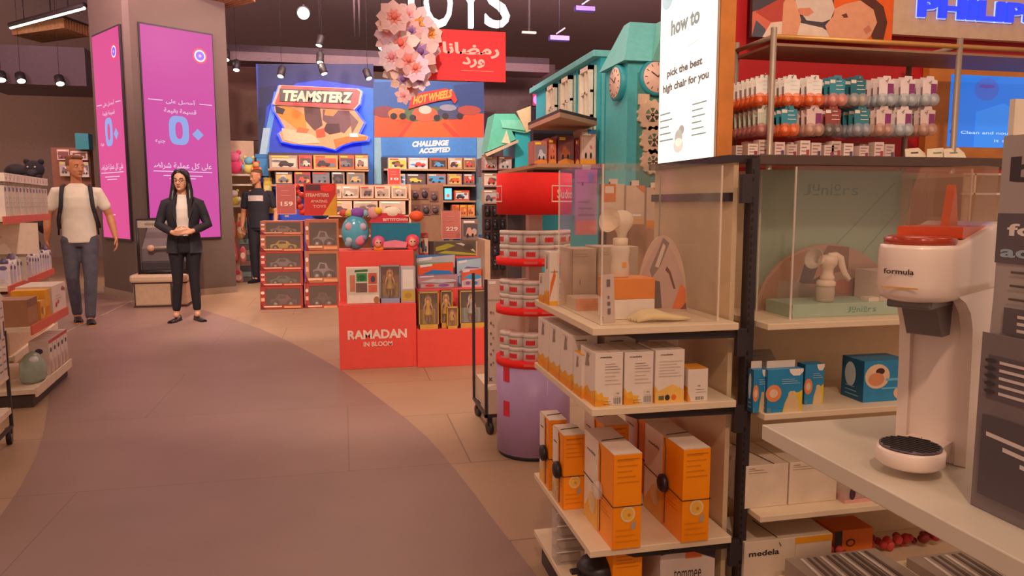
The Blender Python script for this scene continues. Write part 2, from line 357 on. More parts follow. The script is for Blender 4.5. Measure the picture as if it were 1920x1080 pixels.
# clear display cases
ACR = glass('F4ECE0', .03)
def acrylic(lab, x0, x1, y0, y1, z0, z1):
    t = thing('display_case', ((x0 + x1) / 2, (y0 + y1) / 2, z0), lab, 'display case'); w, d, h = (x1 - x0) / 2, (y1 - y0) / 2, z1 - z0
    e = .004
    for n, a, c in (('front_pane', (-w, -d, 0), (w, -d + e, h)), ('back_pane', (-w, d - e, 0), (w, d, h)), ('side_pane', (-w, -d + e, 0), (-w + e, d - e, h)), ('side_pane', (w - e, -d + e, 0), (w, d - e, h)), ('top_pane', (-w, -d, h), (w, d, h + e))):
        MB().box(a, c, ACR).build(n, t)
    ed = M('E4D0BC', .3, var=0); r = .0022
    for x in (-w, w):
        for y in (-d, d): MB().box((x - r, y - r, 0), (x + r, y + r, h), glass('FFF4E8', .45, 'edge')).build('glued_edge', t)
    return t
acrylic('clear acrylic display case with an orange plinth and pump, on the upper cream shelf', .682, 1.030, 1.915, 2.33, .967, 1.404)
# things inside the case
t = thing('display_plinth', (.81, 2.05, .9675), 'orange-topped white display plinth inside the clear case', 'plinth')
px0, px1 = P(1143, 560, Y=2.0).x, P(1228, 560, Y=2.0).x
w = (px1 - px0) / 2; t.location.x = (px0 + px1) / 2
MB().box((-w, -.05, 0), (w, .05, .058), 'EFE4D8').build('plinth_base', t, bevel=.002)
MB().box((-w, -.05, .0582), (w, .05, .118), 'E8861C').build('plinth_top', t, bevel=.002)
PZ = .9675 + .1185; PXC = (px0 + px1) / 2
MILK = glass('FFF0DC', .62, 'milky')
t = thing('breast_pump', (PXC - .02, 2.05, PZ), 'translucent breast pump standing on the orange plinth inside the case', 'breast pump')
MB().lathe([(.022, 0), (.027, .004), (.027, .03), (.024, .055), (.028, .075), (.026, .088), (.018, .094)], (0, 0, 0), MILK).build('bottle', t)
MB().lathe([(.020, .092), (.022, .094), (.022, .112), (.018, .114)], (0, 0, 0), M('EFDDC4', .4)).build('screw_ring', t)
MB().lathe([(.012, .112), (.016, .13), (.030, .15), (.034, .165), (.030, .182), (.015, .192), (.003, .194)], (.004, 0, 0), MILK).build('pump_body', t)
MB().lathe([(.010, 0), (.012, .015), (.034, .05), (.036, .055)], (-.005, -.01, .155), MILK, ax=(-.8, -.5, .22), cap=False).build('breast_shield', t)
MB().prints((-.014, -.0285, .02), X3, Z3, -Y3, .03, .05, [('r', .3, .2, .75, .5, M('E8A030'))]).build('volume_mark', t)
# arched photo card
def arch(w, h, n=14): return [(-w, 0), (w, 0)] + [(w * math.cos(a), h * math.sin(a)) for a in [math.pi / 2 * k / n for k in range(1, 2 * n)]]
t = thing('photo_card', (P(1240, 600, Y=2.12).x, 2.12, .9675), 'white arched photo card with an orange corner behind the orange plinth', 'display card')
MB().prism(arch(.085, .235), (0, 0, 0), X3, Z3, Y3, .004, M('CDB09C', .4)).build('card', t)
b = MB().prints((-.085, 0, 0), X3, Z3, -Y3, .17, .235, [('p', [(.02, .05), (.98, .05), (.9, .45), (.75, .72), (.5, .97), (.3, .8), (.1, .5)], M('C4A49A')),
    ('p', [(.25, .55), (.5, .97), (.62, .9), (.45, .6), (.3, .45)], M('8C7470')), ('p', [(.35, .6), (.5, .9), (.55, .86), (.42, .58)], M('D8C4B4')), ('p', [(.55, .55), (.62, .5), (.72, .3), (.76, .3), (.66, .52), (.58, .6)], M('6E3C2C')),
    ('p', [(.08, .05), (.5, .05), (.45, .4), (.2, .45)], M('6A5048')), ('p', [(.70, .04), (.97, .04), (.95, .3), (.86, .36)], M('E0701E')), ('p', [(.86, .03), (.98, .03), (.97, .12)], M('7A4030'))]); b.build('photo_print', t)
t = MB()
pts = [(-.06, 0), (-.02, .018), (.02, .016), (.06, .006), (.10, .002)]
for k in range(4):
    t.tube([(x + .004 * k, -.012 * k, .006 + z * (1 - .15 * k)) for x, z in pts], [.006, .009, .010, .007, .004], M('EAD8A8', .8), seg=8)
t.build('muslin_cloth', loc=(P(1215, 605, Y=1.97).x, 1.97, .968), tag=('folded pale yellow cloth lying in front of the orange plinth', 'cloth'))
t = MB(); h = .135; t.prism([(0, 0), (.042, 0), (.042, h), (0, h)], (0, 0, 0), Vector((.92, .39, 0)), (Vector((0, .12, 1))).normalized(), Vector((.39, -.92, 0)), .002, M('D4C0B8', .5))
t.prints(Vector((.001, -.0022, 0)), Vector((.92, .39, 0)), Vector((0, .12, 1)), Vector((.39, -.92, 0)), .042, h, [('r', .3, .75, .6, .9, M('6A5A64')), ('r', .35, .5, .5, .56, M('6A5A64')), ('r', .3, .36, .55, .44, M('6A5A64')), ('r', .3, .18, .55, .3, M('6A5A64'))], .001)
t.build('info_card', loc=(.700, 1.945, .968), tag=('small white leaning card with dark icons inside the clear case', 'card'))
# ---- printed cartons of the breast pump range
YEL, ORG, DK, FINE = M('F0B020'), M('EE9414'), M('3A3036'), M('9A8880')
def splash(u0=0): return [('p', [(0, 0), (.55, 0), (.45, .10), (.52, .16), (.3, .17), (.25, .26), (.1, .22), (0, .34)], M('F0B434')), ('p', [(0, 0), (.4, 0), (.28, .12), (.12, .12), (0, .22)], M('E89C1C'))]
FRONT = splash() + [('t', 'medela', .38, .90, .032, DK, 'c', .42, .02), ('l', .35, .68, .9, .78, 3, FINE), ('l', .35, .40, .92, .62, 4, M('CDBBB0')), ('b', .66, .03, .94, .15), ('r', .70, .18, .92, .28, M('E4D8CC')), ('t', '180', .81, .21, .035, DK), ('l', .30, .03, .62, .08, 2, M('6A5C5C'))]
FRONT2 = splash() + [('p', [(0, 0), (1, 0), (1, .22), (.6, .35), (0, .2)], M('F0C060')), ('t', 'medela', .38, .90, .032, DK, 'c', .42, .02), ('l', .12, .5, .92, .78, 6, M('CDBBB0')), ('e', .42, .10, .085, .055, DK), ('e', .64, .10, .085, .055, M('E87030')), ('r', .12, .06, .3, .14, M('6A6A50'))]
SIDE = [('p', [(0, 0), (1, 0), (1, .30), (.7, .22), (.5, .30), (.2, .2), (0, .26)], M('EEA828')), ('p', [(0, 0), (1, 0), (1, .16), (.5, .14), (0, .16)], ORG), ('p', [(.35, .66), (.62, .70), (.55, .82), (.62, .9), (.45, .93), (.4, .8)], M('9A8478')), ('t', 'medela', .5, .93, .02, FINE, 'c', .5)]
WBOX = M('EADCD0', .45, var=.03)
def pumpbox(lab, xpx0, xpx1, ytop, Y, dep, zs, front, grp='white pump cartons on the middle shelf', ls=SIDE, name='carton'):
    x0, x1 = P(xpx0, 700, Y=Y).x, P(xpx1, 700, Y=Y).x; zt = P((xpx0 + xpx1) / 2, ytop, Y=Y).z
    return carton(lab, x0, x1, Y, Y + dep, zs + .0003, zt, WBOX, front, ls, [('r', .46, .02, .54, .98, M('D8C8BC'))], group=grp, name=name)
pumpbox('white pump carton beside the short orange carton, at the near shelf corner', 1116, 1168, 661, 1.90, .13, .745, FRONT)
pumpbox('white pump carton in the middle of the three front ones', 1171, 1225, 660, 1.90, .13, .745, FRONT)
pumpbox('white pump carton with round dark and orange marks at its foot', 1229, 1283, 656, 1.895, .13, .745, FRONT2)
x0, x1 = P(1290, 730, Y=1.89).x, P(1327, 730, Y=1.89).x
SMALLF = [('b', .35, .05, .8, .15), ('t', '100', .55, .46, .05, DK), ('l', .4, .28, .9, .36, 2, FINE), ('p', [(0, 0), (.15, 0), (0, .3)], M('EE9A30'))]
carton('small white and orange carton standing apart beside the dark post', x0, x1, 1.89, 1.96, .7453, P(1308, 692, Y=1.89).z, WBOX, SMALLF, [('r', 0, 0, 1, .45, ORG)], [('r', 0, 0, 1, 1, M('EEA030'))], name='carton', group='white pump cartons on the middle shelf')
# receding along the aisle edge
def edgebox(lab, ydepth, w, dep, h, zs, x=.652, **k):
    return carton(lab, x, x + w, ydepth, ydepth + dep, zs + .0003, zs + h, k.get('col', WBOX), k.get('front', FRONT), k.get('side', SIDE), k.get('top', [('r', .46, .02, .54, .98, M('D8C8BC'))]), group=k.get('grp', 'white pump cartons on the middle shelf'))
edgebox('short carton with an orange top on the middle shelf edge', 1.99, .05, .075, .125, .745, side=SIDE, top=[('r', 0, 0, 1, 1, M('F0A41C'))], front=[('r', 0, 0, 1, 1, M('EADCD0'))] + splash())
edgebox('white pump carton directly behind the short orange-topped carton', 2.085, .08, .12, .165, .745)
edgebox('white pump carton second from the far end of the middle shelf edge', 2.215, .08, .12, .165, .745)
edgebox('white pump carton at the far end of the middle shelf edge', 2.345, .08, .13, .165, .745)
edgebox('plain white carton behind the front row, third shelf row from the edge', 2.10, .10, .16, .155, .745, x=.76)
edgebox('plain white carton behind the front row near the back panel', 2.10, .10, .16, .155, .745, x=.90)
# upper shelf, far end
edgebox('small carton with an orange top at the far corner of the upper shelf', 2.40, .03, .06, .095, .967, top=[('r', 0, 0, 1, 1, ORG)], x=.65, grp='cartons on the upper shelf')
edgebox('slim white carton with an orange triangle beside the clear case', 2.335, .035, .06, .175, .967, x=.652, front=[('p', [(0, .1), (.6, .55), (.5, .7), (.1, .4)], M('E8742A')), ('r', 0, 0, 1, .08, M('EEB030')), ('t', 'medela', .5, .62, .03, DK, 'c', .7)], grp='cartons on the upper shelf')
BEIGE = M('D6BCA6', .55)
for k, (a, c, yy) in enumerate([(1073, 1118, 467), (1121, 1150, 463), (1152, 1196, 463)]):
    x0, x1 = P(a, 510, Y=2.345).x, P(c, 510, Y=2.345).x
    carton(['flat beige carton behind the case, at the end away from the post', 'flat beige carton behind the case, middle of three', 'flat beige carton behind the case, at the end towards the post'][k], x0, x1, 2.345, 2.48, .9673, P(a, yy, Y=2.345).z, BEIGE,
           [('r', .0, .0, .02, 1, M('8A7468')), ('l', .1, .86, .7, .9, 2, M('9A8070')), ('r', .3, .35, .34, .45, M('8A7468'))], [('r', 0, 0, 1, 1, BEIGE)], group='beige cartons behind the case')
carton('low box with an orange front lying inside the case', .70, .80, 2.20, 2.30, .9673, 1.005, M('D8C0A8'), [('r', 0, 0, 1, 1, M('D8905C')), ('l', .1, .3, .9, .7, 3, M('C87848'))], (), group='cartons on the upper shelf')
# ---- big orange boxes on the lower shelf, each with an anti-theft cord wrap
OB = M('FF9606', .4, var=.04); OBW = M('ECDCCC', .45)
OFR = [('l', .12, .70, .9, .93, 5, M('D87E10')), ('r', .12, .945, .9, .955, M('C07010')), ('e', .52, .37, .26, .085, M('E8D0A0')), ('e', .52, .37, .2, .065, M('F0B848')), ('e', .56, .36, .06, .02, M('C89040')), ('p', [(.62, .26), (.82, .3), (.78, .22), (.66, .2)], M('A8A098')), ('l', .1, .08, .9, .2, 3, M('E08A10'))]
OSD = [('r', .50, 0, 1, 1, OB), ('r', 0, 0, .5, 1, OBW), ('t', 'medela', .25, .80, .035, DK, 'c', .30, .02), ('p', [(0, .0), (.5, 0), (.5, .35), (.2, .3), (0, .1)], M('F0B450')), ('l', .56, .3, .9, .42, 4, M('D87E10')), ('t', '8', .62, .42, .06, M('B05A10')), ('e', .3, .25, .12, .12, M('E8C890'))]
def orangebox(lab, x0, Y, h, tagcol, w=.083, dep=.25, zs=.342, tagpos='front'):
    t = thing('pump_carton', (x0 + w / 2, Y + dep / 2, zs + .0004), lab, 'box', 'orange pump cartons on the lower shelf')
    b = MB().box((-w / 2, -dep / 2, 0), (w / 2, dep / 2, h), OB, {'t': OBW, 'k': OBW})
    b.prints((-w / 2, -dep / 2, 0), X3, Z3, -Y3, w, h, OFR); b.prints((-w / 2, dep / 2, 0), -Y3, Z3, -X3, dep, h, OSD)
    b.prints((-w / 2, -dep / 2, h), X3, Y3, Z3, w, dep, [('r', 0, 0, 1, 1, OBW)])
    b.build('box_body', t, bevel=.0015)
    c = MB(); e = .0022
    zc = h * .5; q = [(-w / 2 - e, dep / 2 + e, zc), (-w / 2 - e, -dep / 2 - e, zc - .012), (w / 2 + e, -dep / 2 - e, zc - .012), (w / 2 + e, dep / 2 + e, zc), (-w / 2 - e, dep / 2 + e, zc)]
    c.tube(q, .0013, M('3A2A20'), 6, False)
    y = -.02; c.tube([(-w / 2 - e, y, .01), (-w / 2 - e, y, h - .03), (-w / 2 - e, y + .008, h - .006), (-w / 2 + .01, y + .02, h + e), (w / 2, y + .03, h + e)], .0013, M('5A4A40'), 6, False)
    c.build('security_cord', t)
    if tagcol:
        MB().lathe([(.020, 0), (.027, .004), (.027, .014), (.02, .02), (.008, .022)], (-w / 2 - .002, -.025, zc), tagcol, 18, (-1, 0, 0)).build('security_tag', t)
    return t
BLK = M('241E24', .4)
orangebox('orange pump carton next to the dark post, round black security tag on its side', P(1278, 1000, Y=1.868).x, 1.868, .272, BLK, dep=.27)
orangebox('orange pump carton at the near shelf corner with a clear tag', P(1149, 1000, Y=1.868).x, 1.868, .272, glass('E8DCD0', .35, 'tag'))
orangebox('orange pump carton second along the lower shelf edge, ribbed black tag', .652, 2.16, .24, BLK, w=.07, dep=.12)
orangebox('orange pump carton at the far end of the lower shelf edge, black tag', .652, 2.325, .24, BLK, w=.06, dep=.12)
orangebox('orange pump carton in the back row behind the front pair', .80, 2.20, .25, None, dep=.2)
orangebox('orange pump carton in the back row beside the back panel', .95, 2.20, .25, None, dep=.2)
# base shelf
orangebox('orange and white carton on the base shelf near the black bowl', P(1149, 1060, Y=1.92).x, 1.92, .185, None, w=.09, zs=.13)
carton('white carton wrapped in clear film on the base shelf by the post', P(1238, 1060, Y=1.92).x, P(1340, 1060, Y=1.92).x, 1.92, 2.15, .1305, .30, M('DCCCC4', .3), [('t', 'tommee', .5, .42, .2, DK, 'c', .5), ('r', .45, .8, .75, .98, M('E87838')), ('p', [(0, .9), (.45, .98), (1, .75), (1, 1), (0, 1)], M('3A3238'))], [('r', 0, 0, 1, 1, M('C8B8B0'))], [('r', .1, .1, .9, .5, M('342C32')), ('r', .5, .1, .75, .35, M('E06A30'))])
t = thing('sterilizer_bowl', (.71, 1.99, .1305), 'black domed bowl with a lid on the base shelf', 'bowl')
MB().lathe([(.035, 0), (.055, .02), (.062, .07), (.06, .10)], (0, 0, 0), BLK).build('bowl_body', t)
MB().lathe([(.064, .10), (.064, .108), (.05, .125), (.02, .138), (.012, .139), (.012, .152), (.004, .154)], (0, 0, 0), BLK).build('lid', t)
MB().box((-.085, -.012, .092), (-.058, .012, .102), BLK).build('handle', t, bevel=.002)
MB().box((.03, -.01, .10), (.065, .05, .195), BLK).build('lid_stand', t, bevel=.004)
CLR = glass('E4DAD2', .30, 'blister')
for k in range(6):
    b = MB().box((-.05, -.03, 0), (.05, .03, .043), CLR, {'b': M('C8B8AC')}); b.box((-.035, -.02, .006), (.035, .02, .03), M('BCA898', .5)); b.tube([(-.05, -.031, .043), (.05, -.031, .043)], .002, M('E8E0D8', .3), 6)
    b.build('plastic_tub', loc=(.70, 2.25, .1303 + k * .0445), tag=(f'clear flat plastic pack on the base shelf, {ORD[k]} from the bottom of its stack', 'pack', 'stack of clear packs'))
# ---------------------------------------------------------------- right bay of the near gondola
RF, RB, RX0, RX1 = 1.85, 2.17, 1.150, 2.35
t = thing('gondola_bay', (1.75, 2.2, 0), 'pale back panel and brown top rail of the bay facing the camera', 'shelving')
lo = lambda x, y, z: (x - 1.75, y - 2.2, z)
MB().box(lo(1.15, RB, .05), lo(RX1, RB + .02, 1.40), PANEL).build('back_panel', t)
MB().box(lo(1.144, 1.915, 1.408), lo(RX1, 1.945, 1.436), M('5E4A44', .5, .2)).build('top_rail', t, bevel=.002)
MB().box(lo(1.144, 1.945, 1.425), lo(RX1, 2.22, 1.436), M('6E5A50', .5)).build('top_board', t)
for z, n in ((.965, 'cream shelf under the mint display case, beside the dark post'), (.706, 'cream shelf carrying the blue storage bag boxes'), (.404, 'cream shelf carrying two plain white cartons'), (.15, 'lowest cream shelf with the branded white carton')):
    MB().box((RX0, RF, z - .018), (RX1, RB - .002, z), CREAM).build('shelf_board', bevel=.002, tag=(n, 'shelf'))
for k, z in enumerate((.945, .686, .384)):
    pass
# mint display
MINT = M('A8C4B0', .5, var=.03); TEAL = M('5E9C90', .5)
t = thing('display_board', (P(1546, 600, Y=2.145).x, 2.145, .9652), 'mint display board with teal lettering behind the breast pump', 'display board')
x0, x1 = P(1412, 450, Y=2.145).x, P(1678, 450, Y=2.145).x; w = (x1 - x0) / 2; h = 1.405 - .9652
MB().box((-w, -.003, 0), (w, .006, h), MINT).build('board', t)
b = MB().text('J', (-.105, -.0045, h - .085), X3, Z3, .034, TEAL, 'l')
b = MB(); xx = -.10
for ch, hh, ul in (('J', .036, 0), ('u', .022, 1), ('n', .024, 0), ('i', .036, 0), ('o', .022, 1), ('r', .024, 0), ('s', .024, 0)):
    ww = .024 if ch not in 'i' else .006
    b.text(ch, (xx, -.0045, h - .080 + (.014 if ul else 0)), X3, Z3, hh, TEAL, 'l', ww)
    if ul: b.box((xx, -.0048, h - .080), (xx + ww, -.0042, h - .076), TEAL)
    xx += ww + .008
b.build('lettering', t)
b = MB(); b.prints((-w, -.003, 0), X3, Z3, -Y3, 2 * w, h, [('p', [(.45, .35), (.95, .92), (.955, .91), (.457, .34)], M('8FAFA0')), ('p', [(.62, .25), (.98, .70), (.985, .69), (.627, .24)], M('8FAFA0'))])
b.build('diagonal_lines', t)
t = thing('photo_arch', (P(1545, 600, Y=2.10).x, 2.10, .9652), 'brown arched photograph panel behind the white breast pump', 'display board')
MB().prism(arch(.245, .205), (0, 0, 0), X3, Z3, Y3, .005, M('C49A84', .5)).build('panel', t)
b = MB().prints((-.245, 0, 0), X3, Z3, -Y3, .49, .205, [('p', [(.02, .02), (.06, .4), (.2, .78), (.36, .92), (.3, .5), (.2, .1)], M('B88468')), ('p', [(.3, .4), (.34, .75), (.46, .80), (.52, .55), (.45, .38)], M('5A3A42')),
    ('p', [(.13, .0), (.16, .45), (.3, .42), (.45, .3), (.45, .0)], M('B49A84')), ('p', [(.46, .8), (.5, .98), (.66, .95), (.66, .6), (.55, .55)], M('8E5E4A')), ('p', [(.66, .95), (.85, .72), (.96, .45), (.8, .5), (.66, .6)], M('C69A86')),
    ('e', .64, .33, .09, .12, M('C86A50')), ('p', [(.72, .1), (.74, .45), (.9, .3), (.9, .05)], M('5A3436')), ('p', [(.40, .45), (.45, .75), (.52, .8), (.53, .6)], M('C8846A'))])
b.build('photo_print', t)
bx0, bx1 = P(1486, 590, Y=1.93).x, 1.80
bz = P(1560, 569, Y=1.93).z
t = thing('display_plinth', ((bx0 + bx1) / 2, 2.0, .9652), 'low mint green display plinth under the white breast pump', 'plinth')
w = (bx1 - bx0) / 2; h = bz - .9652
MB().box((-w, -.07, 0), (w, .075, h), MINT).build('plinth_body', t, bevel=.0015)
b = MB(); xx = P(1588, 590, Y=1.93).x - t.location.x
for ch, hh, ul in (('J', .016, 0), ('u', .010, 1), ('n', .011, 0), ('i', .016, 0), ('o', .010, 1), ('r', .011, 0), ('s', .011, 0)):
    ww = .012 if ch not in 'i' else .003
    b.text(ch, (xx, -.0712, h * .3 + (.006 if ul else 0)), X3, Z3, hh, TEAL, 'l', ww)
    if ul: b.box((xx, -.0713, h * .3), (xx + ww, -.0709, h * .3 + .002), TEAL)
    xx += ww + .004
b.build('lettering', t)
MB().box((.005, -.055, h), (.15, -.02, h + .012), M('E8D8C8')).build('leaflet', t)
PX0 = P(1547, 560, Y=1.97).x
WP = M('E8D4C0', .35, var=0)
t = thing('breast_pump', (PX0, 1.97, bz + .0004), 'white manual breast pump with handle standing on the mint plinth', 'breast pump')
MB().lathe([(.019, 0), (.025, .003), (.0265, .03), (.025, .05)], (0, 0, 0), glass('F2E0CC', .5, 'bottle')).build('bottle', t)
MB().lathe([(.027, .048), (.028, .05), (.028, .06), (.022, .066)], (0, 0, 0), WP).build('screw_ring', t)
b = MB(); b.lathe([(.02, .064), (.021, .075), (.016, .084), (.017, .10), (.026, .112), (.029, .128), (.024, .138), (.006, .142)], (.004, 0, 0), WP)
b.tube([(.0, 0, .118), (-.02, -.004, .122), (-.03, -.006, .126)], [.010, .010, .012], WP); b.build('pump_body', t)
MB().tube([(.004, 0, .139), (.03, 0, .1385), (.046, 0, .13), (.052, 0, .108), (.062, 0, .085), (.078, 0, .066), (.074, 0, .062)], [.006, .008, .0085, .008, .007, .006, .004], WP, flat=1.4).build('pump_handle', t)
MB().lathe([(.010, 0), (.012, .012), (.030, .028), (.033, .032), (.030, .032), (.012, .016)], (-.024, -.003, .124), glass('F4E4D4', .45, 'shield'), ax=(-.85, -.25, .25), cap=False).build('breast_shield', t)
b = MB().box((P(1642, 560, Y=1.96).x, 1.94, bz), (1.74, 2.06, bz + .09), M('D8C4B8')).build('carton', bevel=.001, tag=('white pump carton standing on the mint plinth, half hidden by the formula machine', 'box'))
acrylic('clear acrylic display case with the mint board and white pump', P(1478, 450, Y=1.93).x - .0, 1.845, 1.905, 2.085, .9652, 1.402)
# white-framed shelf unit right of the case (seen behind the machine)
t = thing('shelf_divider', (1.86, 2.0, .9652), 'cream upright frame with wire rails beside the mint display', 'shelf divider')
MB().box((-.012, -.06, 0), (.012, .15, .415), CREAM).build('upright', t)
b = MB()
for z in (.36, .42): b.box((-.02, -.07, z), (.45, -.062, z + .006), M('E8DCC8'))
for x in (.02, .14, .26): b.box((x, -.07, .36), (x + .006, -.062, .425), M('E8DCC8'))
b.build('wire_rail', t)
# shelf two: blue storage boxes
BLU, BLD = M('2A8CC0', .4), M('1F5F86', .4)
BF = [('r', 0, 0, 1, 1, BLU), ('p', [(.45, 0), (.5, .2), (.62, .42), (.9, .45), (1, .5), (1, 0)], M('E0C030')), ('p', [(.5, .0), (.52, .22), (.60, .34), (.60, .44), (.64, .48), (.78, .48), (.82, .44), (.82, .34), (.9, .22), (.92, 0)], M('DCC090')), ('e', .18, .45, .22, .20, M('E8905C')), ('e', .18, .45, .12, .10, M('E8C8A8')),
      ('p', [(.6, 1), (1, 1), (1, .93), (.9, .84), (.72, .84), (.62, .92)], M('ECE4DC')), ('l', .4, .66, .92, .76, 3, M('C8E0EC')), ('r', 0, 0, .12, .12, M('5A90A8'))]
def bluebox(lab, xpx0, xpx1, ytop, ybot, Y, dep, flap=False, zs=.7063, front=BF, leftc=BLD):
    x0, x1 = P(xpx0, 740, Y=Y).x, P(xpx1, 740, Y=Y).x; h = P(xpx0, ytop, Y=Y).z - zs; w = (x1 - x0) / 2
    t = thing('storage_bag_box', ((x0 + x1) / 2, Y + dep / 2, zs), lab, 'box', 'blue storage bag boxes')
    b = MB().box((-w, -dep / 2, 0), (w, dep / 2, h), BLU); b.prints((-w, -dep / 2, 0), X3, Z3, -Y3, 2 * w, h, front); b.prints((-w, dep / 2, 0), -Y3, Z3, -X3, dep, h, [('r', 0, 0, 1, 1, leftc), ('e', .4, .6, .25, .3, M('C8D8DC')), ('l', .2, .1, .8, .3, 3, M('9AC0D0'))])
    b.build('box_body', t, bevel=.001)
    if flap: MB().box((-w * .8, dep * .3, h), (w * .8, dep * .3 + .002, h + .02), M('E0D0C0')).build('hanging_flap', t)
    return t
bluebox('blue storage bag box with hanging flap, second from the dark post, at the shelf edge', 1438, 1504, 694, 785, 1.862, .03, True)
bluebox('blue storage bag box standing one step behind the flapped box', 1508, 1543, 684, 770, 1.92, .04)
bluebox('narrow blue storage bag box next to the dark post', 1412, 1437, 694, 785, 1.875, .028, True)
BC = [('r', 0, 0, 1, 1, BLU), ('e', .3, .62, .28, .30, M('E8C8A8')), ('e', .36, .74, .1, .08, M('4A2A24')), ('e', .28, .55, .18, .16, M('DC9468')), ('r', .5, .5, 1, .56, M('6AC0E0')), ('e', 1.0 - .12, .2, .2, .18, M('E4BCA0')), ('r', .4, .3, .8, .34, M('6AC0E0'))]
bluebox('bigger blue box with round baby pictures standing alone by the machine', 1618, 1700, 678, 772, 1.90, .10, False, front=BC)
for k in range(7):
    x0 = 1.195 + k * .014; y = 1.90 + k * .028
    b = MB().box((-.055, -.004, -.06), (.055, .004, 0), M('4A4648', .4), {'f': M('3E5A6A')}); b.box((-.05, -.0045, 0), (.05, .0045, .028), M('A89C90'))
    b.prints((-.055, -.004, -.06), X3, Z3, -Y3, .11, .06, [('e', .3, .5, .2, .3, M('B8C4C4'))])
    MBk = b.build('hanging_pouch', loc=(x0 + .03, y + .10, .706 + .09), tag=(f'grey pouch hanging behind the blue boxes, {ORD[k]} of the row counted from the front', 'pouch', 'grey hanging pouches'))
# shelf three: two plain white cartons and a small baby pack
PW = M('E4D2BC', .5)
PFR = [('l', .06, .82, .5, .88, 2, M('8A7868')), ('t', 'medela', .14, .92, .03, DK, 'c', .14)]
for n, (a, c, lab) in enumerate([(1398, 1477, 'plain white carton next to the dark post on the third shelf'), (1480, 1569, 'plain white carton on the third shelf between its twin and the baby pack')]):
    Y = 1.91
    t = thing('white_carton', ((P(a, 910, Y=Y).x + P(c, 910, Y=Y).x) / 2, Y + .10, .4043), lab, 'box', 'plain white cartons')
    w = (P(c, 910, Y=Y).x - P(a, 910, Y=Y).x) / 2; h = P(1480, 868, Y=Y).z - .404
    b = MB().box((-w, -.10, 0), (w, .10, h), PW); b.prints((-w, -.10, 0), X3, Z3, -Y3, 2 * w, h, PFR); b.build('box_body', t, bevel=.0015)
    MB().tube([(w * .3, -.10, h + .002), (w * .1, .0, h + .003), (-w * .1, .1, h + .002)], .0013, M('4A3C34'), 6).build('carry_string', t)
t = thing('feeding_bottle_pack', (P(1612, 930, Y=1.88).x, 1.91, .4043), 'small clear pack with pink foot and blue bottle beside the white cartons', 'pack')
w = .052; h = P(1600, 885, Y=1.88).z - .404
MB().box((-w, -.03, 0), (w, .03, h), CLR).build('clear_box', t)
b = MB().box((-w * .97, -.028, 0), (w * .97, .028, h * .2), M('D89C90')); b.prints((-w, -.03, 0), X3, Z3, -Y3, 2 * w, h, [('r', 0, .0, 1, .12, M('E0A89C')), ('e', .25, .3, .1, .2, M('4A3038')), ('e', .75, .25, .14, .1, M('5A3A40')), ('l', .3, .75, .9, .9, 2, M('D8D0D4'))]); b.build('card_insert', t)
MB().lathe([(.014, .004), (.016, .02), (.015, .05), (.01, .06), (.004, .075)], (.012, 0, h * .2), M('9AA8C8', .4)).build('bottle', t)
# bottom shelf: branded carton, striped books, orange box
t = thing('pump_carton', (P(1478, 1050, Y=1.90).x, 1.98, .1503), 'white carton with dark brand lettering and an orange flap on the lowest shelf', 'box')
w = (P(1560, 1050, Y=1.90).x - P(1397, 1050, Y=1.90).x) / 2; h = P(1450, 1012, Y=1.90).z - .15
b = MB().box((-w, -.08, 0), (w, .10, h), PW); b.prints((-w, -.08, 0), X3, Z3, -Y3, 2 * w, h, [('t', 'medela', .22, .70, .115, DK, 'c', .34, .025), ('r', .57, .86, 1, .99, M('F0A420')), ('r', .57, .0, .575, .86, M('C8B49C'))]); b.build('box_body', t, bevel=.0015)
MB().tube([(-w * .2, -.085, h - .02), (-w * .25, -.07, h + .003), (-w * .3, .05, h + .003)], .0014, M('4A3C34'), 6).build('carry_string', t)
carton('orange carton with a dark round print behind the branded white carton', P(1565, 1000, Y=2.02).x, P(1637, 1000, Y=2.02).x, 2.02, 2.12, .1503, P(1600, 993, Y=2.02).z, M('E07020'), [('r', 0, 0, .2, 1, M('3A2A30')), ('e', .42, .55, .12, .14, M('5A2A20')), ('e', .42, .55, .08, .09, M('E07020')), ('r', 0, .0, 1, .25, M('C84A20'))])
GB = M('A8988C', .45)
def greybox(lab, a, c, ytop, Y, dep, zs, word):
    x0, x1 = P(a, 1045, Y=Y + dep).x, P(c, 1045, Y=Y + dep).x
    st = [('p', [(.06 + k * .075, .06), (.10 + k * .075, .06), (.16 + k * .07, .94), (.13 + k * .07, .94)], M('6A5C58') if k % 3 else M('E4D8D0')) for k in range(11)]
    return carton(lab, x0, x1, Y, Y + dep, zs, P((a + c) / 2, ytop, Y=Y + dep).z, GB, [('t', word, .03, .30, .45, DK, 'l'), ('l', .5, .2, .95, .6, 3, FINE)], [('t', word, .5, .3, .4, DK)], st, name='formula_carton', group='grey formula machine cartons')
greybox('grey striped carton lying under the white counter next to the branded white carton', 1472, 1640, 1037, 1.60, .24, .215, 'ba')
greybox('grey striped carton lying farther under the white counter', 1700, 1880, 1034, 1.58, .24, .215, 'ba')
t = MB().box((1.22, 1.50, .19), (2.1, 1.86, .2145), CREAM).build('shelf_board', bevel=.002, tag=('pull-out cream shelf under the grey striped cartons', 'shelf'))
R2 = random.Random(3)
for k in range(5):
    b = MB()
    for j in range(9): b.ball((R2.uniform(-.035, .035), R2.uniform(-.02, .02), .012 + R2.uniform(0, .03)), R2.uniform(.010, .017), M(R2.choice(['C83A34', 'B02E38', 'E0524A', '8A2A30'])), 10, 6)
    b.build('teether_pack', loc=(1.53 + k * .09, 2.04 + .01 * (k % 2), .1503), tag=(f'small red toy pack behind the grey striped cartons, {ORD[k]} from the orange carton', 'toy pack', 'red toy packs'))
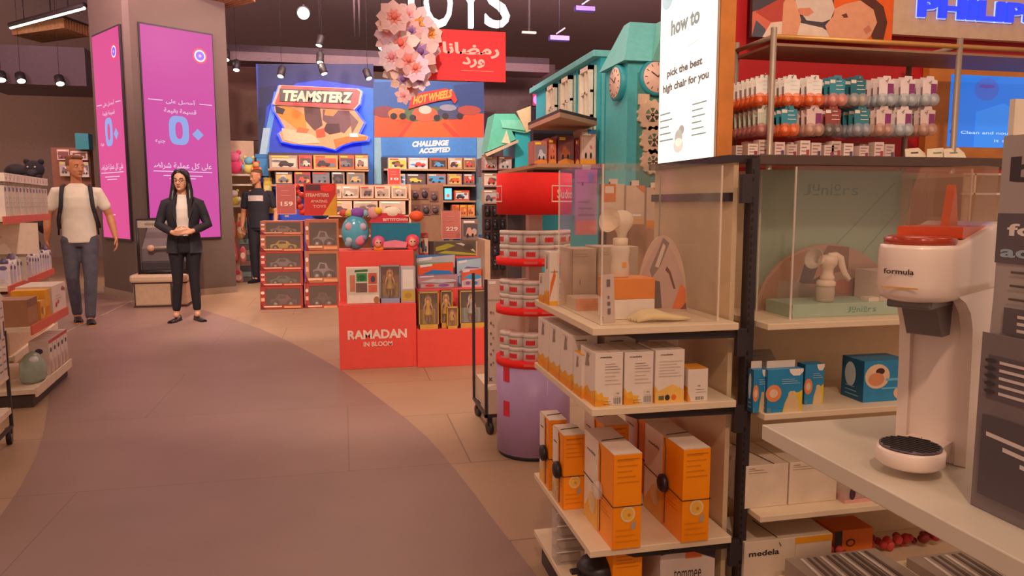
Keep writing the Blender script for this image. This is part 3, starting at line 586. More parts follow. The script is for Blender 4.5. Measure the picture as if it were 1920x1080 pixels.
# ---------------------------------------------------------------- white counter with the formula machine
TZ = .90
t = thing('counter', (1.15, .70, 0), 'white counter top in front of the shelves, carrying the formula machine', 'counter')
MB().box((-.415, -.42, TZ - .028), (.9, .49, TZ), M('D6CCBA', .32, var=.02)).build('counter_top', t, bevel=.002)
MB().box((.05, -.40, 0), (.9, .20, TZ - .03), M('B8A898', .6)).build('counter_body', t)
# machine: local frame, front = f, width = w
TH = math.radians(-60); tc_ = P(1707, 836, Z=TZ + .042)
t = thing('formula_machine', (tc_.x + .062 * math.sin(-TH), tc_.y + .062 * math.cos(TH), TZ), 'white baby formula machine with a spout and round drip tray on the counter', 'formula machine', None, TH)   # local -Y is the front
WM = M('F0DED2', .28, var=.01, coat=.3); GRY = M('6A6060', .35); DKM = M('2A2230', .3, coat=.5)
HW = .051
def side(pts, x0, x1, m, bb): return bb.prism(pts, (x0, 0, 0), Y3, Z3, X3, x1 - x0, m)
cheek = [(.075, 0), (.022, 0), (.020, .05), (.016, .15), (.010, .215), (-.004, .240), (-.03, .258), (-.06, .268), (-.06, .30), (.02, .345), (.112, .372), (.110, .34), (.098, .23), (.088, .11)]
b = MB(); side(cheek, HW - .016, HW, WM, b); side(cheek, -HW, -HW + .016, WM, b); b.box((-HW + .015, .026, 0), (HW - .015, .06, .275), WM); b.build('machine_body', t, bevel=.003)
# rounded head: stacked outlines that widen upwards and sweep back
b = MB(); n = 26; lv = [(.262, .74, .0), (.266, .90, .0), (.272, .97, .0), (.285, 1.0, .0), (.32, 1.0, .002), (.336, .99, .004), (.341, .96, .006), (.342, .90, .008)]
A = []
for z, sc, rise in lv:
    for i in range(n + 1):
        a = math.pi * (i / n - .5); x = (HW + .003) * math.sin(a) * sc; y = -.068 - .062 * math.cos(a) * sc; A.append((x, y, z))
    for f in (.25, .5, .75, 1.0): A.append(((HW + .003) * sc, -.068 + .17 * f, z + (.030 * f if z > .3 else (-.0 if f < .6 else 0)) ))
    for f in (1.0, .75, .5, .25): A.append((-(HW + .003) * sc, -.068 + .17 * f, z + (.030 * f if z > .3 else 0)))
m_ = n + 9; k_ = len(lv)
b.add(A, [(i * m_ + j, i * m_ + (j + 1) % m_, (i + 1) * m_ + (j + 1) % m_, (i + 1) * m_ + j) for i in range(k_ - 1) for j in range(m_)] + [tuple(range(m_))[::-1], tuple(range((k_ - 1) * m_, k_ * m_))], WM, True); b.build('machine_head', t)
side([(.077, 0), (.150, 0), (.150, .2), (.140, .33), (.116, .368), (.113, .34), (.101, .23), (.090, .11)], -HW + .002, HW - .002, DKM, MB()).build('rear_panel', t, bevel=.002)
b = MB(); b.box((-.030, -.105, .252), (.030, -.01, .264), GRY); b.prism([(-.075, .262), (-.06, .245), (-.035, .205), (.0, .205), (.005, .262)], (-.024, 0, 0), Y3, Z3, X3, .048, GRY); b.build('spout', t, bevel=.003)
TR = .047
b = MB().lathe([(TR - .008, .014), (TR, .020), (TR, .038), (TR - .003, .041)], (0, -.062, 0), WM, 40); b.box((-.03, -.03, .016), (.03, .03, .036), WM); b.build('drip_tray', t)
b = MB().lathe([(TR - .005, .0412), (TR - .005, .044)], (0, -.062, 0), M('5E5058', .4), 40)
for k in range(-5, 6):
    y = k * .009; w_ = math.sqrt(max(0, (TR - .008) ** 2 - y * y)); b.box((-w_, -.062 + y - .0018, .044), (w_, -.062 + y + .0018, .0455), M('2A2428'))
b.build('drip_grate', t)
b = MB(); b.lathe([(.046, .342), (.047, .350), (.040, .354)], (0, -.074, 0), M('A83A20', .2), 30); b.box((-.044, -.04, .350), (.044, .085, .366), M('D8501C', .3)); b.prism([(0, 0), (.04, 0), (.026, .05), (.018, .062)], (-.008, .03, .366), Y3, Z3, X3, .012, M('D8501C', .3)); b.build('powder_funnel', t)
TNT = glass('B08468', .28, 'tinted'); b = MB()
b.prism([(-.01, .36), (.105, .378), (.11, .455), (.04, .455), (.01, .42)], (-HW * .86, 0, 0), Y3, Z3, X3, HW * 1.72, TNT); b.build('water_tank', t)
b = MB(); b.text('formula', (-.006, -.1312, .302), X3, Z3, .0075, DK, 'c', .040, .02); b.box((-.028, -.1312, .282), (.02, -.1300, .284), M('D8A050')); b.build('lettering', t)
# formula carton at the frame edge
t = thing('formula_display_box', (.82, .80, TZ), 'tall grey display box printed with a big black word at the counter edge', 'box')
D = .26; ZT = P(1860, 255, Y=.80).z - TZ
CG = M('A89C98', .45); CGD = M('5E545A', .45); CGM = M('7A6E70', .45)
b = MB().box((0, -D, 0), (.16, 0, ZT), CG)
b.prism([(0, .0), (0, .235), (.012, .222), (.012, 0)], (-.012, 0, 0), X3, Z3, -Y3, D, CGM)
b.build('box_body', t, bevel=.0012)
b = MB(); q = [('r', 0, .80, 1, 1, CG), ('t', 'baby', .05, .86, .085, DK, 'l', .75, .03), ('r', 0, .67, 1, .80, CGD), ('t', 'formula', .06, .742, .032, M('E8DCD4'), 'l', .62, .03), ('t', 'advanced', .03, .685, .032, M('9AAEC0'), 'l', .72, .03)]
q += [('r', .1, .645 - k * .035, .95, .651 - k * .035, M('5A4A46')) for k in range(3)]
q += [('r', .08, .485, 1, .555, CGD)] + [('r', .16, .495 + .018 * k, .95, .503 + .018 * k, M('D8CCC8')) for k in range(3)]
b.prints((0, 0, 0), -Y3, Z3, -X3, D, ZT, q, .0008); b.build('printed_panel', t)
b = MB(); q = [('r', .05, .68, 1, .93, CGD)] + [('r', .12, .71 + .045 * k, .95, .727 + .045 * k, M('D8CCC8')) for k in range(5)] + [('e', .07, .72 + .045 * k, .03, .012, M('3A3238')) for k in range(5)] + [('r', .05, .10, 1, .58, M('544A50'))] + [('p', [(.08 + .1 * k, .46 - .06 * k), (.98, .40 - .06 * k), (.98, .42 - .06 * k), (.08 + .1 * k, .485 - .06 * k)], M('D8CCC8')) for k in range(4)]
b.prints((-.012, 0, 0), -Y3, Z3, -X3, D, .222, q, .0008); b.build('printed_front', t)
MB().box((.0, -.012, ZT + .0005), (.16, -.004, ZT + .045), M('E8DCC8', .5)).build('header_card', t)
# ---------------------------------------------------------------- feeding bay behind: red wall, light box, tube rack, brand panel, screen
RED = M('C01E26', .55)
t = thing('feeding_bay', (3.6, 4.62, 0), 'red back wall of the feeding bay with its wooden side cheek', 'wall bay')
lo = lambda x, y, z: (x - 3.6, y - 4.62, z)
MB().box(lo(2.2, 4.62, 0), lo(6.2, 4.70, 2.9), RED).build('red_back', t)
WOOD = M('C47A34', .5, var=.15, scale=6)
MB().box(lo(2.105, 3.985, 0), lo(2.20, 4.61, 3.1), WOOD).build('wooden_cheek', t)
# light box
LX = 2.095
t = thing('light_box', (LX, 4.39, 1.545), 'bright white backlit advice panel with dark lettering fixed to the wooden cheek', 'light box')
MB().box((0, -.40, 0), (.008, .40, 1.55), M('B8A898', .5)).build('box_frame', t)
LIT = M('FFF4E4', .5, emit=1.15)
MB().prints((-.001, .40, 0), -Y3, Z3, -X3, .80, 1.55, [('r', .01, .0, .985, 1, LIT)]).build('lit_panel', t)
b = MB(); G1, G2 = M('8A9692', .6, emit=.75), M('6A6864', .6, emit=.75)
def LP(px, py):
    p = P(px, py, X=LX - .003); return (4.79 - p.y) / .80, (p.z - 1.545) / 1.55
q = []
for s, x, y, h, wd, m in (('how to', 1284, 52, .065, .50, G1), ('pick the best', 1282, 134, .040, .62, G2), ('high chair for you', 1283, 162, .042, .80, G2)):
    u, v = LP(x, y + 4); q.append(('t', s, u, v, h, m, 'c', wd, .045))
for (a, y0, c, y1, n) in ((1238, 218, 1262, 262, 5), (1298, 198, 1324, 250, 6)):
    u0, v1 = LP(a, y0); u1, v0 = LP(c, y1); q.append(('l', u0, v0, u1, v1, n, G1))
u, v = LP(1272, 268); q += [('e', u, v + .02, .07, .035, M('B8B6AC', emit=.8)), ('e', u, v - .01, .09, .03, M('D8D4C8', emit=.8)), ('e', u + .05, v + .05, .05, .02, M('A8A69C', emit=.8))]
u, v = LP(1252, 0); q.append(('e', u, v + .02, .12, .06, M('A8C4CC', emit=.8)))
u, v = LP(1300, 80); q.append(('p', [(u - .1, v - .01), (u + .1, v + .004), (u + .1, v + .008), (u - .1, v - .006)], M('C4C8C4', emit=.8)))
for e in q: MB().prints((-.002, .40, 0), -Y3, Z3, -X3, .80, 1.55, [e], .0012).build('lettering' if e[0] in 'tl' else 'line_drawing', t)
# tube rack
STEEL = M('A8988A', .4, .3)
RX0_, RX1_, YF, YB = 2.45, 3.72, 4.0, 4.42
t = thing('tube_rack', (3.1, 4.2, 0), 'grey steel tube rack holding the hanging pacifier packs against the red wall', 'rack')
lo = lambda x, y, z: (x - 3.1, y - 4.2, z)
zt = P(1443, 68, Y=YF).z
for x in (RX0_, RX1_):
    for y in (YF, YB): MB().tube([lo(x, y, 0), lo(x, y, zt + .05)], .018, STEEL, 12).build('post', t)
for x in (RX0_, RX1_): MB().tube([lo(x, YF, zt), lo(x, YB, zt)], .015, STEEL).build('cross_tube', t)
MB().tube([lo(RX0_, YF, zt), lo(RX1_ + 1.0, YF, zt)], .015, M('C89450', .4, .3)).build('front_tube', t)
MB().box(lo(RX0_, YF, zt - .05), lo(RX1_ + 1.0, YB, zt - .035), M('9A7A62', .5)).build('top_board', t)
ZS = P(1600, 298, Y=YF).z
MB().box(lo(RX0_ - .1, YF - .05, ZS - .03), lo(RX1_ + .9, YB + .15, ZS), M('B8A08A', .5)).build('bottom_board', t)
ROWS = [[1431, 1483, 1525, 1568, 1607, 1660, 1700, 1741], [1434, 1478, 1525, 1560, 1614, 1655, 1693, 1737]]
YR = [(152, 187), (210, 243)]
b = MB()
for r in (0, 1):
    z = P(1600, YR[r][0] - 3, Y=4.05).z
    b.tube([lo(RX0_, YB, z), lo(RX1_, YB, z)], .008, STEEL, 8)
    for x in ROWS[r]: 
        X = P(x, 200, Y=4.04).x; b.tube([lo(X, YB, z), lo(X, 4.03, z), lo(X, 4.025, z + .012)], .003, M('B8ACA0', .3, .8), 6)
b.build('peg_wires', t)
ORA, PKL, WHB, TEA, PUR, BLG = 'FF8448', 'F8A89C', 'D4CCD4', '3A94AC', '8A3A78', 'CCD8E0'
KIND = {'o': (ORA, 'ECF0F0', 'white card with orange soothers'), 'p': (PKL, TEA, 'teal card with pink soothers'), 'y': ('C8C4C0', '2E7484', 'dark teal card with grey and yellow soothers'), 'g': (BLG, 'ECDEE0', 'white and plum card with grey soothers'), 'c': ('CC8A84', 'C8D4C4', 'mint card with coral soothers'), 't': (ORA, TEA, 'teal card with orange soothers'), 'k': ('8A8480', '9A4A44', 'red card with dark grey soothers'), 'b': ('B4BCC8', '3A8494', 'teal card with blue-grey soothers'), 's': ('D8B0A0', 'E0CCC8', 'white and plum card with peach soothers')}
PROTO = {}
def pacifier(k):
    bc, cc, _ = KIND[k]
    t = thing('pacifier_pack', (0, 0, 0), '', 'pacifier pack')
    CRD = M(cc, .5); b = MB().prism([(-.05, -.0), (.05, 0), (.054, .095), (.03, .10), (.025, .12), (-.025, .12), (-.03, .10), (-.054, .095)], (0, 0, 0), X3, Z3, Y3, .0015, CRD)
    pr = [('r', .58, .0, 1, .62, M(PUR))] if k in 'gs' else [('r', .0, .62, .35, .78, M('ECE4DC')), ('l', .4, .3, .95, .7, 3, M('DCE4E0'))]
    b.prints((-.05, 0, 0), X3, Z3, -Y3, .10, .12, pr); b.build('card', t)
    b = MB()
    for x in (-.029, .029): b.ball((x, -.006, -.022), (.037, .026, .039), glass(bc, .42, 'bubble'), 16, 8)
    b.build('blister_bubble', t)
    b = MB()
    for j, x in enumerate((-.029, .029)):
        cc_ = M('DCC060') if k == 'y' and j else M(bc, .4)
        b.lathe([(.020, 0), (.022, .003), (.012, .008), (.004, .009)], (x, -.002, -.022), cc_, 14, (0, -1, 0)); b.lathe([(.012, .008), (.013, .012), (.010, .012)], (x, -.002, -.024), M('F0E4DC', .3), 12, (0, -1, 0))
    b.build('pacifier', t); return t
SEQ = ['ooopygggg'[0:1] + 'oopyggg', 'ctskbgss']
SEQ = [list('ooopyggg'), list('ctskbsgs')]
used = set()
for r in (0, 1):
    for c, x in enumerate(ROWS[r]):
        k = SEQ[r][c]; zc = P(x, YR[r][1], Y=4.05).z + .022; X = P(x, YR[r][1], Y=4.05).x
        n = 7 if c in (0,) else 5
        for d in range(n):
            pos = 'front pack' if d == 0 else f'pack {ORD[d]} behind the front one'
            lab = f'{KIND[k][2]}, {"upper" if r == 0 else "lower"} row, {ORD[c]} peg from the wooden cheek, {pos}'
            lab = ' '.join(lab.split())
            lab = f'{"upper" if r == 0 else "lower"} row, {ORD[c]} peg: {KIND[k][2]}' + ('' if d == 0 else f', {ORD[d]} in line')
            y = 4.045 + d * .054
            if k not in used:
                o = pacifier(k); used.add(k); PROTO[k] = o; o.location = (X, y, zc); o['label'] = lab; o['group'] = 'pacifier packs on the tube rack'
            else: dup(PROTO[k], (X, y, zc), lab, 'pacifier packs on the tube rack')
# small upright boxes on the rack's board
SBM = [M(h, .5) for h in ('E4D4CC', 'D8C4BC', 'E0C8C4', 'CCB8B0')]
for c, x in enumerate([1405, 1425, 1455, 1478, 1502, 1523, 1547, 1560, 1583, 1612, 1640, 1660]):
    X = P(x, 285, Y=4.1).x; m = SBM[c % 4]
    pr = [('l', .12, .2, .9, .8, 4, M('8A6A72')), ('r', .62, .1, .92, .5, M(['8A3A58', 'A8484A', '5A4A70'][c % 3]))]
    for d in range(2):
        carton(f'small pale boxed soother on the rack board, {ORD[c]} from the wooden cheek, {"front" if d == 0 else "rear"} one', X - .033, X + .033, 4.06 + d * .14, 4.12 + d * .14, ZS + .0005, ZS + .085 + .012 * ((c * 5) % 3), m, pr, [('r', 0, 0, 1, 1, SBM[(c + 1) % 4])], name='soother_box', group='small boxes on the rack board', eps=.001)
# white leaflets fanned out on the board
for c, (x, y, rz, lab) in enumerate([(1710, 282, .3, 'white printed leaflet with a handle hole lying on the rack board'), (1745, 286, -.2, 'white leaflet with a grey print lying over the first leaflet'), (1768, 293, .1, 'small white leaflet at the end of the rack board')]):
    X = P(x, y, Y=4.06).x; b = MB().prism([(-.08, 0), (.09, 0), (.085, .05), (.05, .085), (-.06, .075)], (0, 0, 0), X3, Vector((0, .4, .9)).normalized(), Vector((0, .9, -.4)).normalized(), .004, M('E8DCC4', .5))
    b.prints((-.08, -.001, 0), X3, Vector((0, .4, .9)).normalized(), Vector((0, -.9, .4)).normalized(), .17, .085, [('p', [(.3, .5), (.65, .55), (.66, .64), (.31, .6)], M('8A9480') if c else M('4A4440'))], .002)
    b.build('leaflet', loc=(X, 4.02 + .05 * c * 0 - .03 * c, ZS + .0008), tag=(lab, 'leaflet'), rotz=rz * .3)
# picture panel and brand sign above the rack
YP = 4.50
a, c, z0, z1 = rect(1411, -60, 1675, 76, YP)
t = thing('baby_picture', (a, YP, z0), 'photo panel of a baby drinking from a bottle on an orange ground above the rack', 'picture')
w, h = c - a, z1 - z0
MB().box((0, 0, 0), (w, .03, h), M('5A4A52')).build('panel', t)
SK = M('DFA080'); b = MB()
def PQ(x, y): return ((x - 1411) / 264, (76 - y) / 136)
pol = lambda pts, m: ('p', [PQ(*p) for p in pts], m)
b.prints((0, 0, 0), X3, Z3, -Y3, w, h, [('r', 0, 0, 1, 1, M('4A4450')), pol([(1560, -60), (1675, -60), (1675, 76), (1560, 76)], M('E8641C')), pol([(1411, 76), (1411, 30), (1440, 20), (1470, 76)], M('D8705C')), pol([(1416, 30), (1480, -10), (1500, 20), (1475, 40), (1450, 50)], M('B84A3C')), pol([(1411, 76), (1418, 45), (1435, 60), (1440, 76)], M('50586A')), pol([(1430, 76), (1445, 48), (1480, 42), (1540, 52), (1565, 66), (1570, 76)], M('E4D0C0')),
    pol([(1486, -5), (1515, -20), (1555, -5), (1562, 15), (1555, 35), (1540, 42), (1510, 40), (1490, 15)], M('D8C8BC')), pol([(1465, 76), (1466, 10), (1478, -10), (1490, 10), (1500, 40), (1492, 76)], SK), pol([(1495, 18), (1515, 16), (1523, 24), (1512, 32), (1496, 30)], M('D88A70')),
    pol([(1545, 48), (1560, 28), (1562, 15), (1580, 5), (1610, -4), (1640, 6), (1652, 30), (1640, 55), (1620, 76), (1560, 76), (1550, 60)], SK), pol([(1610, -4), (1600, -12), (1630, -14), (1655, 5), (1664, 35), (1658, 70), (1640, 76), (1634, 60), (1644, 36), (1636, 12)], M('5A2E24')), pol([(1575, 26), (1584, 22), (1588, 30), (1580, 31)], M('6A3A30')), pol([(1618, 50), (1628, 42), (1634, 52), (1624, 60)], M('C87C60'))], .0012)
b.build('photo_print', t)
a, c, z0, z1 = rect(1676, -60, 2100, 76, YP)
t = thing('brand_sign', (a, YP, z0), 'beige panel with glowing blue brand lettering beside the baby photo', 'sign')
w, h = c - a, z1 - z0
MB().box((0, 0, 0), (w, .05, h), M('CDB49A', .5)).build('panel', t)
q0 = P(1722, 31, Y=YP - .02); hh = P(1722, -8, Y=YP - .02).z - q0.z
BLUEL = M('2038E8', .4, emit=1.1)
MB().text('PHILIPS', (q0.x - a, -.002, q0.z - z0), X3, Z3, hh, BLUEL, 'l', P(1950, 31, Y=YP).x - q0.x, .04, -Y3, .025).build('lettering', t)
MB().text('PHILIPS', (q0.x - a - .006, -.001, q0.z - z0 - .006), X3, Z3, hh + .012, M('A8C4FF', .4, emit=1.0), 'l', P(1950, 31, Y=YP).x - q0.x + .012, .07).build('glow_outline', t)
# wood framed screen
a, c, z0, z1 = rect(1738, 121, 1990, 300, 4.55)
t = thing('wall_screen', (a, 4.55, z0), 'wood framed blue video screen on the red wall beside the pacifiers', 'screen')
w, h = c - a, z1 - z0
MB().box((0, 0, 0), (w, .06, h), WOOD).build('wooden_frame', t)
b = MB(); b.prints((0, 0, 0), X3, Z3, -Y3, w, h, [('r', .155, .13, 1, .88, M('2470D8', .3, emit=.8)), ('e', .42, .74, .09, .12, M('3A62C4', .3, emit=.75)), ('e', .42, .77, .06, .02, M('5848A8', .3, emit=.7)), ('p', [(.35, .5), (.55, .6), (.8, .45), (1, .5), (1, .13), (.35, .13)], M('2E80E4', .3, emit=.8)), ('t', 'Clean and nourished', .50, .27, .03, M('B8D4F8', .3, emit=.9), 'c', .5), ('e', .185, .29, .018, .02, M('1850A8', .3, emit=.6)), ('t', 'it so', .56, .19, .028, M('B8D4F8', .3, emit=.9), 'c', .12)], .0015); b.build('display_panel', t)
# ---------------------------------------------------------------- toy shop at the far end
RT = random.Random(11)
def toyprint(rng, bg, bits, win=None):
    """a printed toy box face: frame colour, a picture or window, a title and a vehicle-like blob"""
    q = [('r', 0, 0, 1, 1, M(bg))]
    a = rng.uniform(.05, .15); c = rng.uniform(.08, .2)
    q.append(('r', a, c, 1 - a * .7, .78, M(win or rng.choice(bits))))
    for k in range(3):
        u, v = rng.uniform(.2, .8), rng.uniform(.25, .65); q.append(('e', u, v, rng.uniform(.10, .22), rng.uniform(.08, .18), M(rng.choice(bits))))
    u = rng.uniform(.3, .5); q.append(('p', [(u - .2, .25), (u + .35, .22), (u + .38, .42), (u + .2, .45), (u + .1, .62), (u - .08, .6), (u - .14, .42)], M(rng.choice(bits))))
    for uu in (u - .08, u + .24): q.append(('e', uu, .25, .07, .09, M('241E22')))
    q.append(('r', .08, .83, rng.uniform(.4, .8), .93, M(rng.choice(['F0E0C8', 'E8C83A', 'D83A2A', 'F4ECE4']))))
    return q
def pbox(lab, x0, y0, x1, y1, Y, dep, bg, bits, grp, name='toy_box', win=None, rng=RT, side=None, faces=None, front=None):
    a, c, z0, z1 = rect(x0, y0, x1, y1, Y)
    return carton(lab, a, c, Y, Y + dep, z0, z1, M(bg), front or toyprint(rng, bg, bits, win), [('r', 0, 0, 1, 1, M(side or bg)), ('l', .2, .3, .8, .7, 3, M('C8B8A8'))], name=name, group=grp, bevel=0, eps=.0025)
def pshelf(lab, x0, x1, y, Y, dep, m, th=.03, name='shelf_board', z=None):
    a, c = P(x0, y, Y=Y).x, P(x1, y, Y=Y).x; z = P((x0 + x1) / 2, y, Y=Y).z
    MB().box((a, Y, z - th), (c, Y + dep, z), m).build(name, tag=(lab, 'shelf')); return z
WB = 12.8
# ---- vehicle wall bay
a, c, z0, z1 = rect(484, 124, 699, 345, WB + .5); c -= .03
t = thing('vehicle_bay', (a, WB + .5, 0), 'deep blue wall bay with light beams under the big red vehicle sign', 'wall bay')
w = c - a
MB().box((0, 0, 0), (w, .15, z1), M('1844C4', .5)).build('back_wall', t)
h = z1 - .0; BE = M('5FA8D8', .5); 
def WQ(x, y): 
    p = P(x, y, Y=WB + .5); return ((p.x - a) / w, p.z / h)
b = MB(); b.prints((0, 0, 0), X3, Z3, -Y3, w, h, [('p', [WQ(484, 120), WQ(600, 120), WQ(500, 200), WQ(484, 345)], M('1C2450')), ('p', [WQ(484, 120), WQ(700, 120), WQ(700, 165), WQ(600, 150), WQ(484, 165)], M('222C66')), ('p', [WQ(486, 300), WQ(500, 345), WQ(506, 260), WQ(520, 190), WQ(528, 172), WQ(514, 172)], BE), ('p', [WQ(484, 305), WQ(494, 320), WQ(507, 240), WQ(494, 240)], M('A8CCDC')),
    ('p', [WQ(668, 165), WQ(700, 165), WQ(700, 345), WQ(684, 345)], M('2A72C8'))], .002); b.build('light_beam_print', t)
SG0 = WB + .3
def SP(x, y, Y=SG0): return P(x, y, Y=Y)
def poly_at(b, pts, Y, th, m, side=None):
    o = P(600, 200, Y=Y); q = [(P(x, y, Y=Y).x - o.x, P(x, y, Y=Y).z - o.z) for x, y in pts]; b.prism(q, o, X3, Z3, -Y3, th, m, side); return o
t = thing('brand_sign', P(600, 200, Y=SG0), 'red bordered vehicle brand sign with cut-out artwork and a blue glow on the toy wall', 'sign')
def sb(name, pts, Y, th, m):
    b = MB(); o = P(600, 200, Y=Y); q = [(P(x, y, Y=Y).x - o.x, P(x, y, Y=Y).z - o.z) for x, y in pts]; b.prism(q, (0, Y - SG0, 0), X3, Z3, -Y3, th, m); return b.build(name, t)
SIGN = [(524, 160), (672, 167), (679, 172), (675, 195), (665, 206), (515, 197), (511, 195)]
ART = [(514, 196), (664, 206), (682, 230), (672, 250), (690, 255), (688, 263), (660, 266), (640, 272), (628, 280), (605, 274), (575, 272), (552, 270), (530, 265), (523, 250), (534, 240), (524, 222), (515, 208)]
grow = lambda pts, k: [((x - sum(p[0] for p in pts) / len(pts)) * k + sum(p[0] for p in pts) / len(pts), (y - sum(p[1] for p in pts) / len(pts)) * k + sum(p[1] for p in pts) / len(pts)) for x, y in pts]
GLOW = M('3050FF', .4, emit=1.6)
sb('glow_strip', grow(SIGN, 1.03), SG0 + .10, .05, GLOW); sb('glow_strip', grow(ART, 1.05), SG0 + .12, .05, GLOW)
sb('sign_border', SIGN, SG0, .04, M('C8B8A0', .4)); sb('sign_field', grow(SIGN, .95), SG0 - .045, .01, M('D42A24', .4)); sb('sign_plate', [(525, 167), (663, 172), (656, 196), (524, 191)], SG0 - .06, .01, M('342024', .4))
p0 = P(528, 190, Y=SG0 - .075); p1 = P(662, 194, Y=SG0 - .075); hh = (P(595, 171, Y=SG0 - .075) - P(595, 192, Y=SG0 - .075)).z
o = P(600, 200, Y=SG0)
MB().text('TEAMSTERZ', (p0.x - o.x, -.075, p0.z - o.z), Vector((1, 0, (p1.z - p0.z) / (p1.x - p0.x))), Vector((.18, 0, 1)), hh, M('E8D4B0', .4), 'l', p1.x - p0.x - .03, .05, -Y3, .012).build('lettering', t)
sb('artwork', ART, SG0 + .03, .03, M('D8A070', .5))
b = MB(); blobs = [([(516, 200), (545, 200), (572, 215), (575, 240), (560, 245), (535, 225), (520, 215)], 'D88A2C'), ([(516, 198), (535, 205), (530, 215), (518, 212)], '3A2628'), ([(570, 202), (600, 202), (605, 235), (590, 245), (572, 225)], '5A3A38'), ([(605, 205), (655, 208), (658, 235), (645, 250), (625, 240), (605, 225)], '6A4A50'), ([(610, 205), (635, 206), (625, 218), (608, 216)], 'C88A50'), ([(612, 232), (636, 232), (638, 248), (618, 252), (606, 244)], '46282C'), ([(592, 244), (608, 240), (610, 256), (594, 258)], 'D8502C'), ([(528, 240), (560, 245), (590, 255), (600, 268), (560, 270), (532, 262)], 'D8BC98'), ([(625, 262), (650, 256), (688, 256), (686, 262), (655, 266), (630, 278)], 'E8702C'), ([(655, 250), (670, 250), (672, 257), (656, 257)], 'D8DCE8'), ([(560, 238), (580, 242), (575, 250), (555, 248)], 'D86A3A'), ([(655, 210), (672, 228), (660, 250)], '7A5A58')]
for k, (pts, col) in enumerate(blobs):
    Y = SG0 - .002 - k * .001; q = [(P(x, y, Y=Y).x - o.x, P(x, y, Y=Y).z - o.z) for x, y in pts]; b.prism(q, (0, Y - SG0, 0), X3, Z3, -Y3, .003, M(col))
b.build('artwork_print', t)
BITS = ['5A4648', '8A6A5A', 'B84A34', '6A7078', 'C8A060', '3A3034', 'D8C0A8']
BROWN = M('B0805C', .5)
t = px_box('shelf_unit', 503, 287, 690, 345, WB + .35, .1, M('4A3A3C', .6), None, ('dark shelving back below the big vehicle sign', 'shelving'))
pshelf('upper brown shelf below the big vehicle sign', 502, 692, 317, WB - .05, .4, BROWN); pshelf('lower brown shelf below the big vehicle sign, behind the toy stack', 505, 690, 346, WB - .05, .4, BROWN)
spans = [(505, 558, 'A89080', 'long grey toy vehicle box'), (560, 585, 'C84A40', 'red toy vehicle box'), (588, 633, 'D0A050', 'yellow toy vehicle box'), (636, 664, 'D85A30', 'orange-red toy vehicle box'), (666, 690, 'C88A50', 'tan toy vehicle box')]
for s0, s1, bg, nm in spans: pbox(f'{nm} on the upper shelf under the vehicle sign', s0, 291, s1, 317, WB, .25, bg, BITS, 'vehicle boxes under the sign')
for k, (s0, s1, bg) in enumerate([(516, 548, '5A4650'), (552, 582, 'B03A34'), (586, 618, '7A6A64'), (622, 646, '8A7A6A'), (650, 684, '9A7A58')]): pbox(f'toy vehicle box on the lower shelf under the vehicle sign, {ORD[k]} from the pillar side', s0, 322, s1, 346, WB, .25, bg, BITS, 'vehicle boxes under the sign')
# ---- race track bay
HB = 12.9
a, c, z0, z1 = rect(701, 152, 908, 500, HB + .45)
t = thing('track_bay', (a, HB + .45, 0), 'blue and orange race track wall bay with flame lettering', 'wall bay')
w = c - a; ztop = z1
MB().box((0, 0, 0), (w, .12, z1), M('2A6CB8', .5)).build('back_wall', t)
b = MB(); h = z1
def HQ(x, y, Y=HB + .45): 
    p = P(x, y, Y=Y); return ((p.x - a) / w, p.z / h)
q = [('p', [HQ(702, 154), HQ(907, 154), HQ(907, 215), HQ(702, 217)], M('24589C')), ('p', [HQ(850, 160), HQ(907, 154), HQ(907, 214), HQ(860, 200)], M('1E4480')), ('p', [HQ(702, 217), HQ(907, 213), HQ(907, 258), HQ(702, 257)], M('EC5A1C')), ('p', [HQ(702, 257), HQ(744, 257), HQ(770, 225), HQ(790, 214), HQ(702, 217)], M('E0501C')), ('p', [HQ(745, 257), HQ(754, 257), HQ(775, 228), HQ(770, 226)], M('C8381C')), ('p', [HQ(850, 257), HQ(864, 257), HQ(835, 230), HQ(828, 232)], M('C8381C')), ('p', [HQ(864, 257), HQ(907, 258), HQ(907, 213), HQ(840, 225)], M('D4481C')),
     ('p', [HQ(715, 258), HQ(893, 258), HQ(893, 292), HQ(715, 292)], M('3A86D0')), ('p', [HQ(702, 258), HQ(714, 258), HQ(717, 345), HQ(702, 345)], M('86B8C8')), ('p', [HQ(894, 258), HQ(908, 258), HQ(906, 440), HQ(892, 440)], M('7FA8B0'))]
for (x, y, ww, hh_, col) in [(722, 210, 22, 11, '7A3A40'), (746, 214, 18, 11, 'C07838'), (776, 214, 18, 14, '4A6A44'), (817, 214, 16, 14, '4A6A44'), (797, 214, 24, 14, 'D85A3A'), (797, 206, 12, 8, 'C8C0B0'), (846, 212, 26, 12, '3A4468'), (840, 202, 16, 6, '8A90A0'), (880, 207, 22, 9, 'A8483A')]:
    cu, cv = HQ(x, y); q.append(('e', cu, cv, ww / 207, HQ(x, y - hh_)[1] - cv, M(col)))
for x, y in [(774, 221), (819, 221), (738, 218), (755, 218), (835, 218), (862, 218)]:
    cu, cv = HQ(x, y); q.append(('e', cu, cv, .03, HQ(x, y - 6)[1] - cv, M('241E22')))
b.prints((0, 0, 0), X3, Z3, -Y3, w, h, q, .0018); b.build('wall_print', t)
b = MB(); FL = [(765, 205), (772, 178), (800, 172), (835, 166), (850, 172), (857, 188), (852, 195), (846, 186), (820, 190), (795, 196)]
Y = HB + .42; oo = Vector((a, HB + .45, 0))
q = [(P(x, y, Y=Y).x - a, P(x, y, Y=Y).z) for x, y in FL]; b.prism(q, (0, -.03, 0), X3, Z3, -Y3, .03, M('C82A1E')); b.build('flame_plate', t)
b = MB(); p0, p1 = P(774, 197, Y=Y), P(846, 182, Y=Y)
